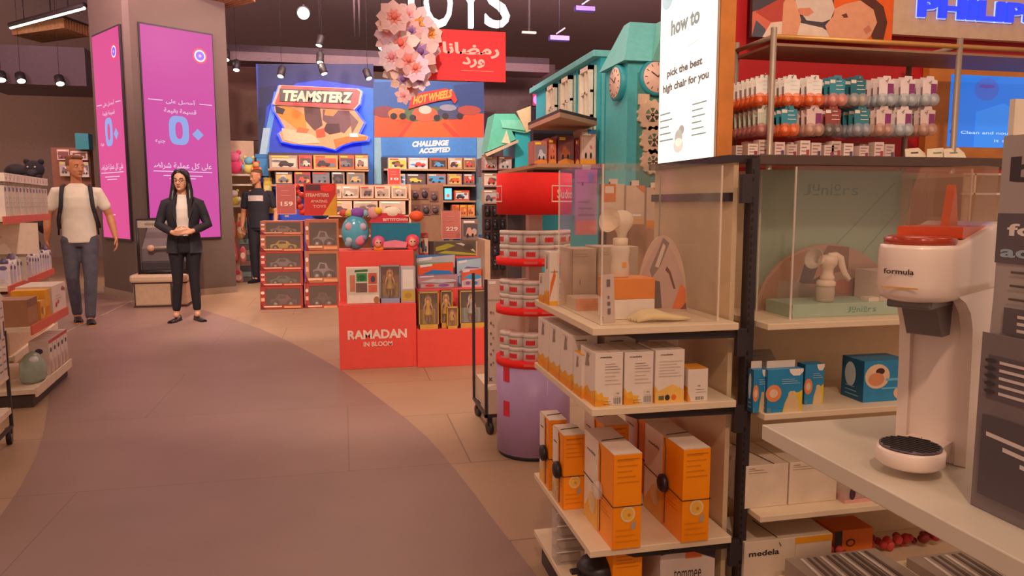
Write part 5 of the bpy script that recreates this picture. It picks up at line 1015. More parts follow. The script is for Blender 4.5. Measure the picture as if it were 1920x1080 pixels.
# ---------------------------------------------------------------- hanging signs and flowers
YS = 6.6
t = thing('shop_sign', P(850, 52, Y=YS + .3), 'big white glowing shop letters hanging under the ceiling', 'sign')
LW = M('FFF8F8', .4, emit=2.2); l = t.location
for s, x0, x1 in (('T', 742, 800), ('O', 795, 848), ('Y', 856, 908), ('S', 908, 954)):
    p0, p1 = P(x0, 52, Y=YS + .3), P(x1, 52, Y=YS + .3); hh = P(850, -38, Y=YS + .3).z - p0.z
    MB().text(s, (p0.x - l.x, 0, p0.z - l.z), X3, Z3, hh, LW, 'l', p1.x - p0.x, .005, -Y3, .05).build('glowing_letter', t)
MB().box((P(735, 0, Y=YS + .3).x - l.x, .012, .28), (P(960, 0, Y=YS + .3).x - l.x, .03, .32), M('3A3034')).build('mounting_rail', t)
for x in (760, 930): X = P(x, 0, Y=YS + .3).x - l.x; MB().tube([(X, .02, .3), (X, .02, 4.9 - l.z)], .006, M('2A2428'), 6).build('hanging_wire', t)
a, c, z0, z1 = rect(770, 56, 948, 151, YS)
t = thing('hanging_banner', (a, YS, z0), 'bright red hanging banner with white Arabic lettering under the glowing letters', 'banner'); w, h = c - a, z1 - z0
MB().box((0, 0, 0), (w, .012, h), M('FF3038', .6, var=.02)).build('banner_sheet', t)
b = MB(); A1 = AR('\uFEAD\uFEE3\uFEC0\uFE8E\uFEE7\uFE8E'); A2 = AR('\uFEED\uFEAD\uFEA9'); LTW = M('F8D0C4', .5)
b.prints((0, 0, 0), X3, Z3, -Y3, w, h, [('t', A1, .63, .46, .30, LTW, 'c', .60, .035), ('t', A2, .655, .26, .22, LTW, 'c', .24, .035), ('r', .52, .195, .87, .21, M('F08878'))], .0015); b.build('lettering', t)
for x in (.1, w - .05): MB().tube([(x, .006, h), (x, .006, 4.9 - z0)], .004, M('2A2428'), 6).build('hanging_wire', t)
# paper flower cluster
FY = 6.45; cen = P(765, 100, Y=FY)
t = thing('flower_cluster', cen, 'hanging cluster of pink, orange and lilac paper flowers beside the red banner', 'decoration')
Rf = random.Random(21)
FI = {'r': 'F49088', 'o': 'F4A858', 'v': 'B088C0', 'p': 'F0A8B4'}; FP = ['F4C8C8', 'F4D0D4', 'ECD4E0', 'F0BCBC', 'F0E0DC', 'E8C8DC', 'F4D4C8']; FC = {'r': 'F07868', 'o': 'F09838', 'v': '8A60A0', 'p': 'E88A98'}
FLW = [(738, 32, 30, 'r'), (765, 28, 24, 'p'), (782, 42, 30, 'o'), (772, 58, 20, 'v'), (752, 82, 34, 'r'), (726, 60, 24, 'p'), (806, 64, 24, 'o'), (790, 96, 32, 'v'), (724, 78, 20, 'p'), (735, 108, 26, 'p'), (764, 112, 26, 'r'), (738, 132, 22, 'o'), (780, 128, 26, 'r'), (754, 148, 24, 'v'), (798, 122, 24, 'p'), (768, 164, 20, 'r'), (788, 152, 18, 'v'), (756, 180, 16, 'p'), (748, 62, 22, 'p'), (810, 92, 18, 'p'), (720, 45, 16, 'p'), (775, 80, 22, 'p')]
for k, (x, y, r, ck) in enumerate(FLW):
    Y = FY + Rf.uniform(-.10, .10) - (.06 if r > 25 else 0); p = P(x, y, Y=Y) - cen; rr = P(x + r, y, Y=Y).x - P(x, y, Y=Y).x
    tilt = Vector((Rf.uniform(-.35, .35), -1, Rf.uniform(-.35, .25))).normalized(); ux = tilt.cross(Z3).normalized(); uz = ux.cross(tilt).normalized()
    b = MB(); pc = M(FP[k % 7], .7, var=.08, scale=30); n = 6 if k % 3 else 8
    for j in range(n):
        an = 2 * math.pi * j / n + k; d = ux * math.cos(an) + uz * math.sin(an); s = d.cross(tilt)
        q = [p, p + d * rr * .45 + s * rr * .36 + tilt * rr * .12, p + d * rr * .80 + s * rr * .34 + tilt * rr * .05, p + d * rr * 1.10 - tilt * rr * .04, p + d * rr * .80 - s * rr * .34 + tilt * rr * .05, p + d * rr * .45 - s * rr * .36 + tilt * rr * .12]
        bk = [v - tilt * .003 for v in q]
        b.add(q + bk, [(0, 1, 2, 3, 4, 5), (11, 10, 9, 8, 7, 6)] + [(i, (i + 1) % 6, 6 + (i + 1) % 6, 6 + i) for i in range(6)], pc)
    for j in range(n):
        an = 2 * math.pi * (j + .5) / n + k; d = ux * math.cos(an) + uz * math.sin(an); s = d.cross(tilt); z_ = tilt * rr * .15
        b.add([p + z_, p + z_ + d * rr * .22 + s * rr * .14, p + z_ + d * rr * .56, p + z_ + d * rr * .22 - s * rr * .14], [(0, 1, 2, 3)], M(FI[ck], .7))
    b.ball(p + tilt * rr * .16, (rr * .20, rr * .20, rr * .20), M(FC[ck], .7), 12, 8); b.build('paper_flower', t)
MB().tube([(0, 0, .25), (0, .02, 4.9 - cen.z)], .005, M('2A2428'), 6).build('hanging_wire', t)
# ceiling spotlights
def spotlight(lab, x, y, Y, r, aim, power=0, glow=9, grp='ceiling spotlights', top=4.9, stem=True):
    p = P(x, y, Y=Y); d = (Vector(aim) - p).normalized()
    t = thing('ceiling_spotlight', p, lab, 'spotlight', grp)
    MB().lathe([(r * .7, -.16), (r, -.14), (r, 0), (r * .92, .002)], (0, 0, 0), M('2A2428', .5), 18, d, cap=True).build('lamp_housing', t)
    MB().lathe([(r * .80, .003), (r * .78, .005)], (0, 0, 0), M('FFF2DC', .4, emit=glow), 18, d).build('lamp_lens', t)
    b = MB(); q = -d * .08; b.tube([q, (q.x, q.y, .12)], .012, M('2A2428'), 8)
    b.tube([(q.x, q.y, .12), (q.x, q.y, top - p.z)], .003, M('1A1416'), 6); b.build('stem', t)
    if power: spot(p + d * .03, aim, power, 70)
    return t
spotlight('brightest warm ceiling spotlight glaring above the toy wall', 569, 25, 9.5, .085, EYE, 0, 14)
for k, (x, y, aim, pw) in enumerate([(598, 85, (-1.2, 10.6, 0), 0), (600, 117, (-.4, 10.2, 0), 160), (608, 138, (.8, 10.8, 0), 0), (526, 143, (-1.4, 10.4, .3), 160), (692, 147, (1.4, 10.4, .3), 160)]):
    spotlight(f'dark track spotlight above the vehicle sign, {ORD[k]} counted downward along the track' if k < 3 else ['', '', '', 'dark spotlight between pillar and vehicle sign top', 'dark spotlight above the race track bay beside the flowers'][k], x, y, 11.6, .055, aim, pw, 5)
for k, (x, y, nm) in enumerate([(424, 112, 'dark spotlight close against the pillar edge'), (443, 131, 'dark spotlight just below the one at the pillar edge')]): spotlight(nm, x, y, 12.2, .055, (-1.6, 11.0, 0), 120 if k else 0)
for k, x in enumerate([3, 40, 113]): spotlight(f'dark spotlight below the bulkhead, {["at the end away from the pillar", "in the middle of three", "at the end towards the pillar"][k]}', x, [150, 152, 157][k], 14.3, .075, (-4.6 + k * .5, 12.6, 0), 60)
spotlight('small spotlight partly hidden behind the paper flowers', 716, 88, 9.0, .05, (.5, 6, 1), 0, 6)
t = MB().box((-.09, -.02, -.012), (.09, .02, .012), M('D8CCC4', .4, emit=.8)); t.build('ceiling_light_bar', loc=P(992, 61, Y=9.5), tag=('short pale light bar on the dark ceiling beside the red banner', 'light'))
MB().box((-.012, -.012, 0), (.012, .012, 4.9 - P(992, 61, Y=9.5).z), M('4A3E44')).build('bar_stem', bpy.data.objects['ceiling_light_bar'], loc=(0, 0, .012))
for k, (x, y) in enumerate([(1048, 72), (1096, 17)]):
    p = P(x, y, Y=10.5); t = thing('purple_projector', p, f'purple lit ceiling projector, {["lower", "upper"][k]} of two beyond the teal tower', 'projector', None)
    MB().box((-.14, -.05, -.03), (.14, .05, .03), M('5A4A9A', .4, emit=.45)).build('glowing_body', t); MB().tube([(0, 0, .03), (0, 0, 4.9 - p.z)], .01, M('2A2428'), 6).build('stem', t); MB().tube([(-.05, -.03, .05), (.08, -.03, .14)], .012, M('A8A0B8'), 8).build('arm', t)
for k, (x, y) in enumerate([(665, 60), (674, 60), (664, 0), (672, 0)]):
    p = P(x, y, Y=9.8); t = MB().tube([(0, 0, -.06), (0, 0, 4.9 - p.z)], .014, M('2E2428'), 8); t.build('hanging_rod', loc=p, tag=(f'dark short ceiling rod, {["lower pair, nearer the pillar", "lower pair, nearer the flowers", "upper pair, nearer the pillar", "upper pair, nearer the flowers"][k]}', 'rod', 'ceiling rods'))
# purple far screen
a, c, z0, z1 = rect(998, 160, 1031, 199, 14.0)
t = thing('far_screen', (a, 14.0, z0), 'small purple and pink lit screen far behind the teal doll house', 'screen'); MB().box((0, 0, 0), (c - a, .05, z1 - z0), M('2A2030')).build('screen_housing', t)
MB().prints((0, 0, 0), X3, Z3, -Y3, c - a, z1 - z0, [('r', .02, .02, .98, .98, M('A8204A', .4, emit=.7)), ('r', .75, .02, .98, .7, M('8070F0', .4, emit=.9)), ('e', .3, .8, .25, .2, M('F0C0C8', .4, emit=.9)), ('e', .34, .82, .14, .11, M('C02850', .4, emit=.8)), ('e', .25, .3, .2, .22, M('E080E0', .4, emit=.9))], .003).build('display_panel', t)
px_box('wall_panel', 992, 198, 1031, 330, 14.05, .1, M('2E2838', .8))
# slatted wooden canopies beside the pillar and the LED line
def canopy(lab, pts, Z, th, n):
    q = [P(x, y, Z=Z) for x, y in pts]; o = q[0]; t = thing('slatted_canopy', o, lab, 'ceiling canopy')
    m1 = M('B07C50', .6, var=.2); b = MB()
    for k in range(n):
        f = (k + .1) / n; g = (k + .75) / n; A, B, C, D = q[0].lerp(q[1], f), q[0].lerp(q[1], g), q[3].lerp(q[2], g), q[3].lerp(q[2], f)
        b.prism([((v - o).x, (v - o).y) for v in (A, B, C, D)], (0, 0, 0), X3, Y3, Z3, th, m1)
    b.build('wooden_slats', t); b = MB(); b.prism([((v - o).x, (v - o).y) for v in q], (0, 0, th + .001), X3, Y3, Z3, .04, M('4A3C3C')); b.build('backing_board', t)
    c_ = sum((v - o for v in q), Vector()) / 4; b = MB(); b.tube([(c_.x, c_.y, th + .04), (c_.x, c_.y, 4.9 - o.z)], .01, M('2A2428'), 6); b.build('hanging_rod', t); return t
canopy('wooden slatted ceiling canopy above the pillar', [(272, 42), (345, 35), (480, 5), (420, -40)], 4.1, .16, 12)
canopy('wooden slatted ceiling canopy behind the pillar, under the light line', [(22, 66), (80, 81), (170, 69), (120, 52)], 4.2, .16, 10)
p0, p1 = P(20, 52, Z=4.28), P(158, 15, Z=4.28)
t = thing('light_line', p0, 'long white linear ceiling lamp pointing at the pillar', 'light')
MB().tube([(0, 0, .04), (p1 - p0) + Vector((0, 0, .04))], .05, M('3A3034'), 8).build('lamp_profile', t); MB().tube([(0, 0, 0), p1 - p0], .026, M('FFF4EC', .4, emit=3), 8).build('light_tube', t)
for f in (.2, .8): q = (p1 - p0) * f; MB().tube([(q.x, q.y, .06), (q.x, q.y, 4.9 - p0.z)], .008, M('2A2428'), 6).build('hanging_wire', t)
# ---------------------------------------------------------------- teal doll house, clock tower and their shelves
TL = M('30B6C4', .5, var=.03); TLD = M('2A9AA8', .5); TLL = M('74C8C8', .5); CRW = M('E8DCC8', .55)
HX = 2.80
t = thing('doll_house_facade', (HX, 8.0, 0), 'big teal doll house shop facade with pale windows and an overhanging roof', 'shop fitting')
ht = P(1150, 108, Y=8.0).z; x1 = P(1176, 200, Y=8.0).x
MB().box((0, 0, 0), (x1 - HX, 2.8, ht), TL).build('house_body', t)
rp = [P(1108, 108, Z=ht), P(1006, 166, Z=ht)]
MB().box((rp[0].x - HX, -.03, ht), (x1 - HX + .02, 2.85, ht + .07), TLL).build('roof_board', t, bevel=.006)
for x, yy0, yy1 in ((1108, 128, 238), (1071, 146, 236), (1043, 161, 236)):
    p = P(x, 180, X=HX); k = (p.y / 8.24); z1 = P(x, yy0, X=HX).z; z0 = 2.0; b = MB(); y = p.y - 8.0; wv = .19
    b.box((-.09, y - wv, z0), (-.03, y - wv + .05, z1), CRW); b.box((-.09, y + wv - .05, z0), (-.03, y + wv, z1), CRW); b.box((-.09, y - wv, z1 - .05), (-.03, y + wv, z1), CRW)
    b.box((-.075, y - .02, z0), (-.04, y + .02, z1), CRW)
    for f in (.33, .66): b.box((-.075, y - wv, z0 + (z1 - z0) * f - .015), (-.04, y + wv, z0 + (z1 - z0) * f + .015), CRW)
    b.box((-.04, y - wv, z0), (.0, y + wv, z1), M('C8D0BC', .5)); b.build('window_frame', t)
b = MB().box((.02, -.012, .1), (.05, 0, ht - .1), TLL); b.box((x1 - HX - .08, -.012, .1), (x1 - HX, 0, ht - .02), M('2C9CC0', .5)); b.build('pilaster', t)
CZ = 2.13
A, B, C = P(1050, 219, Z=CZ), P(990, 243, Z=CZ), P(1119, 235, Z=CZ)
t = thing('shelf_canopy', (A.x, A.y, CZ), 'pale brown canopy board jutting from the teal house above its toy boxes', 'canopy')
L0 = Vector((A.x, A.y, CZ)); D = Vector((HX - .1, B.y, CZ))
b = MB().prism([((v - L0).x, (v - L0).y) for v in (A, B, D, Vector((min(C.x, HX - .1), C.y, CZ)))], (0, 0, 0), X3, Y3, Z3, .045, M('C0987C', .6)); b.build('canopy_board', t); MB().prism([((v - L0).x, (v - L0).y) for v in (A, B, D, Vector((min(C.x, HX - .1), C.y, CZ)))], (0, 0, .046), X3, Y3, Z3, .03, M('4A3A3A')).build('dark_top', t)
z = P(1050, 309, Y=8.0).z
MB().box((A.x - .05, 7.75, z - .04), (HX - .01, 9.8, z), M('B88860', .6)).build('shelf_board', tag=('pale brown shelf under the canopy holding the colourful story boxes', 'shelf'))
px_box('shelf_unit', 1000, 240, 1085, 306, 8.6, .05, M('2A2430', .6), None, ('dark shelf back behind the colourful story boxes', 'shelving'))
for k, (a_, c_, y0, bg, nm, bits) in enumerate([(1001, 1026, 264, 'B87060', 'silver and orange story box', ['C8C8D0', 'A8A0A8', 'E0804A', '8A8088']), (1028, 1043, 259, 'B0443C', 'slim red story box', ['D8704C', '8A2A30', 'E0A080']), (1046, 1076, 254, '7A4448', 'dark red and grey story box', ['4A3A44', '8A5050', 'C86A3A', '5A6070']), (1079, 1086, 262, 'A8383C', 'narrow red story box', ['C85A4A', '7A2A30']), (1088, 1117, 243, 'D8A890', 'tall orange and yellow box with a blue top', ['E0C0B0', 'D89A80', 'E8B030', 'C8786A'])]):
    a, c, z0, z1 = rect(a_, y0, c_, 308, 7.85)
    fr = toyprint(RT, bg, bits) + ([('r', 0, 0, 1, .12, M('F0A41C')), ('r', .45, .88, 1, 1, M('3A90D0'))] if k == 4 else [('p', [(0, 0), (1, 0), (1, .12), (.5, .2), (0, .08)], M('E08A30'))])
    carton(f'{nm} on the shelf under the brown canopy', a, c, 7.85, 8.1, z + .002, z1, M(bg), fr, [('r', 0, 0, 1, 1, M(bg))], name='story_box', group='story boxes under the canopy', bevel=0, eps=.002)
px_box('lower_shelf_goods', 1000, 317, 1100, 334, 8.3, .3, M('4A3A44', .6), None, ('dark goods on the next shelf below the story boxes', 'goods'))
# clock tower
TY = 6.9; tx0, tx1 = P(1176, 200, Y=TY).x, P(1262, 200, Y=TY).x; tz = P(1200, 116, Y=TY).z
t = thing('clock_tower', ((tx0 + tx1) / 2, TY + .3, 0), 'teal toy clock tower with round clocks and stacked beige gears', 'shop fitting'); w = (tx1 - tx0) / 2
MB().box((-w, -.3, 0), (w, .3, tz), M('50B8BC', .5)).build('tower_body', t)
MB().box((-w + .10, -.306, 0), (w, -.3, tz - .1), M('4A8A80', .5)).build('front_panel', t)
zr = P(1200, 30, Y=TY).z; e = .06; b = MB()
q = [(-w - e, -.36, tz), (w + e, -.36, tz), (w + e, .36, tz), (-w - e, .36, tz), (-w * .55, -.06, zr), (w * .9, -.06, zr), (w * .9, .10, zr), (-w * .55, .10, zr)]
b.add(q, [(3, 2, 1, 0), (4, 5, 6, 7), (0, 1, 5, 4), (2, 3, 7, 6), (3, 0, 4, 7), (1, 2, 6, 5)], TLL)
g0 = [(-w * .1, -.37, tz), (w + e + .01, -.37, tz), (w * .55, -.39, tz + (zr - tz) * .95), (w * .55, -.1, tz + (zr - tz) * .98)]
b.add(g0, [(0, 1, 2), (0, 2, 3), (1, 3, 2)], M('6AB4A8', .5)); b.build('pitched_roof', t)
def clock(name, c, ax, r):
    o = MB(); o.lathe([(r, -.10), (r * 1.06, 0), (r * 1.06, .05), (r * .92, .055)], c, TLD, 24, ax); cb = o.build(name, t)
    f = MB(); f.lathe([(r * .9, .056), (r * .88, .06)], c, M('E4C4B0', .5), 24, ax); A_ = Vector(ax); u = A_.cross(Z3).normalized()
    for k in range(12):
        an = k * math.pi / 6; d = u * math.cos(an) + Z3 * math.sin(an); f.obox(Vector(c) + A_ * .062 + d * r * .72, d * r * .08, A_ * .002, d.cross(A_) * r * .02, M('6A4A40'))
    for an, l in ((.6, .5), (2.2, .35)): d = u * math.cos(an) + Z3 * math.sin(an); f.obox(Vector(c) + A_ * .064 + d * r * l / 2, d * r * l / 2, A_ * .002, d.cross(A_) * r * .03, M('5A3A34'))
    f.build('clock_face', cb)
pcl = P(1180, 148, Y=TY - .05); clock('side_clock', (-w, -.10, pcl.z), (-1, 0, 0), .165)
p = P(1229, 146, Y=TY); clock('front_clock', (p.x - t.location.x, -.3, p.z), (0, -1, 0), .165)
GRB = M('DCC0A0', .6)
for x, y, r in ((1221, 216, 27), (1224, 263, 25), (1222, 303, 22)):
    p = P(x, y, Y=TY - .02); rr = P(x + r, y, Y=TY).x - P(x, y, Y=TY).x; b = MB(); pts = []
    for k in range(48):
        an = 2 * math.pi * k / 48; q_ = rr * (1.0 if (k // 2) % 2 else .88); pts.append((q_ * math.cos(an), q_ * math.sin(an)))
    b.prism(pts, (p.x - t.location.x, -.307, p.z), X3, Z3, -Y3, .04, GRB); b.lathe([(rr * .45, .041), (rr * .45, .045)], (p.x - t.location.x, -.306, p.z), M('5A6A58'), 16, (0, -1, 0)); b.lathe([(rr * .12, .0415), (rr * .12, .05)], (p.x - t.location.x, -.306, p.z), GRB, 12, (0, -1, 0))
    for k in range(6): d = Vector((math.cos(k * math.pi / 3), 0, math.sin(k * math.pi / 3))); b.obox(Vector((p.x - t.location.x, -.353, p.z)) + d * rr * .25, d * rr * .22, (0, .003, 0), d.cross(Y3) * rr * .05, GRB)
    b.build('gear', t)
p = P(1210, 187, Y=TY); MB().box((p.x - t.location.x - .08, -.33, p.z - .05), (p.x - t.location.x + .03, -.306, p.z + .05), GRB).build('gear_block', t)
# small teal house and its column of goods
SY = 10.3
a, c, z0, z1 = rect(966, 244, 994, 325, SY)
t = thing('small_teal_house', ((a + c) / 2, SY + .4, 0), 'small teal peaked toy house standing behind the red cream header', 'shop fitting'); w = (c - a) / 2; ox, oz = t.location.x, 0
MB().box((-w, -.4, z0), (w, .4, z1), TL).build('house_body', t); MB().box((-w, .1, 0), (w, .4, z0), M('5A4448', .6)).build('dark_base', t)
def SQ(x, y, Y=SY): p = P(x, y, Y=Y); return (p.x - ox, p.z)
b = MB(); b.prism([SQ(912, 285), SQ(926, 214), SQ(964, 214), SQ(990, 248), SQ(982, 250), SQ(958, 246), SQ(966, 262)], (0, -.45, 0), X3, Z3, Y3, .5, M('5CC0A8', .5)); b.build('roof', t)
b = MB(); b.prism([SQ(936, 226), SQ(972, 226), SQ(984, 246), SQ(940, 240)], (0, -.47, 0), X3, Z3, Y3, .02, M('78D0B8', .5)); b.prism([SQ(939, 268), SQ(948, 245), SQ(955, 270)], (0, -.47, 0), X3, Z3, Y3, .02, M('D8D0B8', .5)); b.build('roof_panels', t)
b = MB(); b.prism([SQ(966, 210), SQ(992, 200), SQ(992, 246), SQ(984, 250)], (0, -.5, 0), X3, Z3, Y3, .04, M('D8C098', .5)); b.build('gable_board', t)
b = MB(); b.prism([SQ(905, 290), SQ(966, 264), SQ(966, 269), SQ(908, 295)], (0, -.6, 0), X3, Z3, Y3, .3, M('D0B898', .5)); b.build('awning', t)
px_box('goods_cabinet', 904, 296, 960, 330, SY + .1, .4, M('5A4444', .6), None, ('dark cabinet below the small teal house full of little packs', 'cabinet'))
for k in range(3):
    for j in range(2):
        a_ = 906 + j * 28; y_ = 293 + k * 33 * (1 if k < 1 else .95)
        pbox(f'small pack in the cabinet below the small teal house, {ORD[k]} row, {["outer", "inner"][j]} one', a_, y_, a_ + 26, y_ + 26, SY - .02, .1, ['A88078', '8A4A44', '9A7870', '5A4044', 'B08A70', '4A3A3C'][k * 2 + j], ['B8A8A8', 'C84A3A', '6A5458', 'D8C0B0'], 'small packs below the teal house')
px_box('goods_rack', 905, 384, 950, 600, 9.6, .05, M('6A4A44', .7), None, ('dark wall rack for hanging black packs behind the grey trolley', 'rack'))
for k in range(5):
    for j in range(3):
        p = P(914 + j * 14, 386 + k * 25, Y=9.4); b = MB().box((-.04, -.01, -.14), (.04, .01, 0), M('2A262C', .3)); b.ball((0, -.03, -.08), (.035, .035, .05), M(['241E24', '322C34', '1E1A20'][(k + j) % 3], .25), 10, 7); b.box((-.01, -.012, -.02), (.01, .25, -.012), M('A8A0A0', .3, .6))
        b.build('hanging_pack', loc=p, tag=(f'black pack hanging behind the grey trolley, {ORD[k]} row from the top, {["first", "second", "third"][j]} along', 'pack', 'black hanging packs'))
# ---------------------------------------------------------------- round cream stand with tubs
SC_ = Vector((.955, 3.72, 0)); SR = .192
t = thing('cream_stand', SC_, 'round red and lilac cream stand with three trays of tubs', 'display stand')
zz = lambda y: P(1000, y, Y=SC_.y - SR).z
RDS = M('FF2420', .75); LIL = M('B89ACC', .4, var=.03)
b = MB(); b.lathe([(SR, .02), (SR, zz(690))], (0, 0, 0), LIL, 40); b.build('round_base', t)
MB().lathe([(SR * .96, 0), (SR * .96, .02)], (0, 0, 0), M('2E2830'), 40).build('kick_ring', t)
b = MB(); b.box((-.012, -.0, .1), (.012, .001, .3), LIL)
TRAYS = [zz(687), zz(588), zz(494)]
for k, z in enumerate(TRAYS): b = MB(); b.lathe([(SR + .004, -.016), (SR + .004, .020)], (0, 0, z), RDS, 40); o = b.build('red_tray', t); b = MB(); 
b = MB()
for k, z in enumerate(TRAYS):
    for an in (-1.9, -1.45, -1.0):
        for s in (-1, 1):
            d = Vector((math.cos(an + s * .16), math.sin(an + s * .16), 0)); 
        c0 = [Vector((math.cos(an + f * .17), math.sin(an + f * .17), 0)) * (SR + .0055) for f in (-1, -.5, 0, .5, 1)]
        for i in range(4): b.add([c0[i] + Z3 * (z - .004), c0[i + 1] + Z3 * (z - .004), c0[i + 1] + Z3 * (z + .008), c0[i] + Z3 * (z + .008)], [(0, 1, 2, 3)], M('F06A60'))
b.build('tray_label', t)
for an, z0, z1, m, w_ in [(-1.45, .12, .20, M('F0E4F0'), .006), (-1.45, .34, .42, M('F0E4F0'), .006), (-2.62, .22, .30, M('D83040'), .12), (-2.62, .40, .48, M('D83040'), .12)]:
    b = MB(); c0 = [Vector((math.cos(an + f * w_), math.sin(an + f * w_), 0)) * (SR + .001) for f in (-1, 0, 1)]
    for i in range(2): b.add([c0[i] + Z3 * z0, c0[i + 1] + Z3 * z0, c0[i + 1] + Z3 * z1, c0[i] + Z3 * z1], [(0, 1, 2, 3)], m)
    b.build('base_mark', t)
MB().box((-.035, -.035, TRAYS[0]), (.035, .035, zz(400)), M('D8C8B8', .4)).build('centre_post', t)
hz0, hz1 = zz(403), zz(323)
b = MB(); b.lathe([(SR, hz0), (SR, hz1)], (0, 0, 0), RDS, 40); hd = b.build('header_drum', t)
b = MB()
def curved(b, body, an0, z0, h, r, m, wid, bold=.02):
    vs, fs, ww, hh = glyphs(body, bold); b.add([Vector((math.cos(an0 + (x / ww) * wid / r) * r, math.sin(an0 + (x / ww) * wid / r) * r, z0 + y / hh * h)) for x, y in vs], fs, m)
LTS = M('F8D8CC', .4)
def outline(b, a0, a1, z0, z1, r, m):
    n = 10
    for (p, q) in ((z0, z0 + .006), (z1 - .006, z1)):
        for i in range(n):
            x, y = a0 + (a1 - a0) * i / n, a0 + (a1 - a0) * (i + 1) / n
            b.add([(math.cos(x) * r, math.sin(x) * r, p), (math.cos(y) * r, math.sin(y) * r, p), (math.cos(y) * r, math.sin(y) * r, q), (math.cos(x) * r, math.sin(x) * r, q)], [(0, 1, 2, 3)], m)
    for x in (a0, a1): b.add([(math.cos(x - .012) * r, math.sin(x - .012) * r, z0), (math.cos(x + .012) * r, math.sin(x + .012) * r, z0), (math.cos(x + .012) * r, math.sin(x + .012) * r, z1), (math.cos(x - .012) * r, math.sin(x - .012) * r, z1)], [(0, 1, 2, 3)], m)
zm = (hz0 + hz1) / 2
for a0 in (-1.35, -4.25): outline(b, a0, a0 + 1.45, zm - .04, zm + .042, SR + .002, LTS); curved(b, 'Sudocrem', a0 + .15, zm - .022, .045, SR + .002, LTS, .22)
b.build('lettering', hd)
JW, JR_ = M('E8DCD4', .4), M('D83038', .4)
jar0 = thing('cream_tub', (0, 0, 0), '', 'tub')
jr, jh = .041, .070
MB().lathe([(jr * .92, 0), (jr, .004), (jr, jh * .72)], (0, 0, 0), M('C8BCB8', .35), 20).build('tub_body', jar0); MB().lathe([(jr * 1.05, jh * .72), (jr * 1.05, jh * .97), (jr * .98, jh)], (0, 0, 0), JW, 20).build('lid', jar0)
b = MB()
for i in range(5):
    x, y = -math.pi / 2 - .6 + i * .24, -math.pi / 2 - .6 + (i + 1) * .24; r = jr + .0008
    b.add([(math.cos(x) * r, math.sin(x) * r, jh * .2), (math.cos(y) * r, math.sin(y) * r, jh * .2), (math.cos(y) * r, math.sin(y) * r, jh * .58), (math.cos(x) * r, math.sin(x) * r, jh * .5)], [(0, 1, 2, 3)], JR_)
b.build('red_label', jar0); first = True
for k, z in enumerate(TRAYS):
    for lv in (0, 1):
        for j, an in enumerate([-2.95, -2.43, -1.91, -1.39, -.87, -.35]):
            lab = f'red-labelled cream tub, {["lowest", "middle", "top"][k]} tray, {["lower", "upper"][lv]} layer, {ORD[j]} from the grey trolley'
            loc = (SC_.x + math.cos(an) * (SR - jr - .006), SC_.y + math.sin(an) * (SR - jr - .006), z + .017 + lv * (jh + .001))
            if first: jar0.location = loc; jar0.rotation_euler.z = an + math.pi / 2; jar0['label'] = lab; jar0['group'] = 'cream tubs on the round stand'; first = False
            else: dup(jar0, loc, lab, 'cream tubs on the round stand', an + math.pi / 2)
# grey trolley with pale side panel
a, c, z0, z1 = rect(909, 524, 945, 815, 4.02)
t = thing('wheeled_rack', (a, 4.02, 0), 'narrow dark framed wheeled rack with a pale printed side beside the cream stand', 'rack'); W_ = .30
FRM = M('3E363A', .45, .3); b = MB()
b.box((0, 0, .10), (.016, .016, z1), FRM); b.box((0, .40, .10), (.016, .416, z1), FRM); b.box((0, 0, .10), (W_, .016, .118), FRM); b.box((0, 0, .10), (.016, .41, .118), FRM); b.build('rack_frame', t)
pz0 = P(925, 720, Y=4.02).z; b = MB().box((.018, .0, pz0), (W_, .012, z1), M('D0BCA8', .5)); b.prints((.018, 0, pz0), X3, Z3, -Y3, W_ - .018, z1 - pz0, [('r', .0, .80, 1, .815, M('A8A890')), ('r', .02, .955, .16, .985, M('F0ECE4')), ('t', 'x', .05, .03, .035, DK)] + [('r', .04, .18 + .1 * k, .075, .20 + .1 * k, M('7A6460')) for k in range(6)] + [('r', .09, .2 + .12 * k, .12, .215 + .12 * k, M('8A7468')) for k in range(5)], .001); b.build('printed_side', t)
MB().box((.02, .002, .12), (W_, .40, .26), M('C8B098', .5)).build('lower_carton', t)
for x, y in ((.03, .02), (W_ - .04, .02), (.03, .39)):
    b = MB(); b.lathe([(.012, -.008), (.036, -.010), (.036, .010), (.012, .008)], (x, y, .036), BLK, 18, (1, .25, 0)); b.box((x - .014, y - .012, .05), (x + .014, y + .012, .10), BLK); b.build('caster', t)
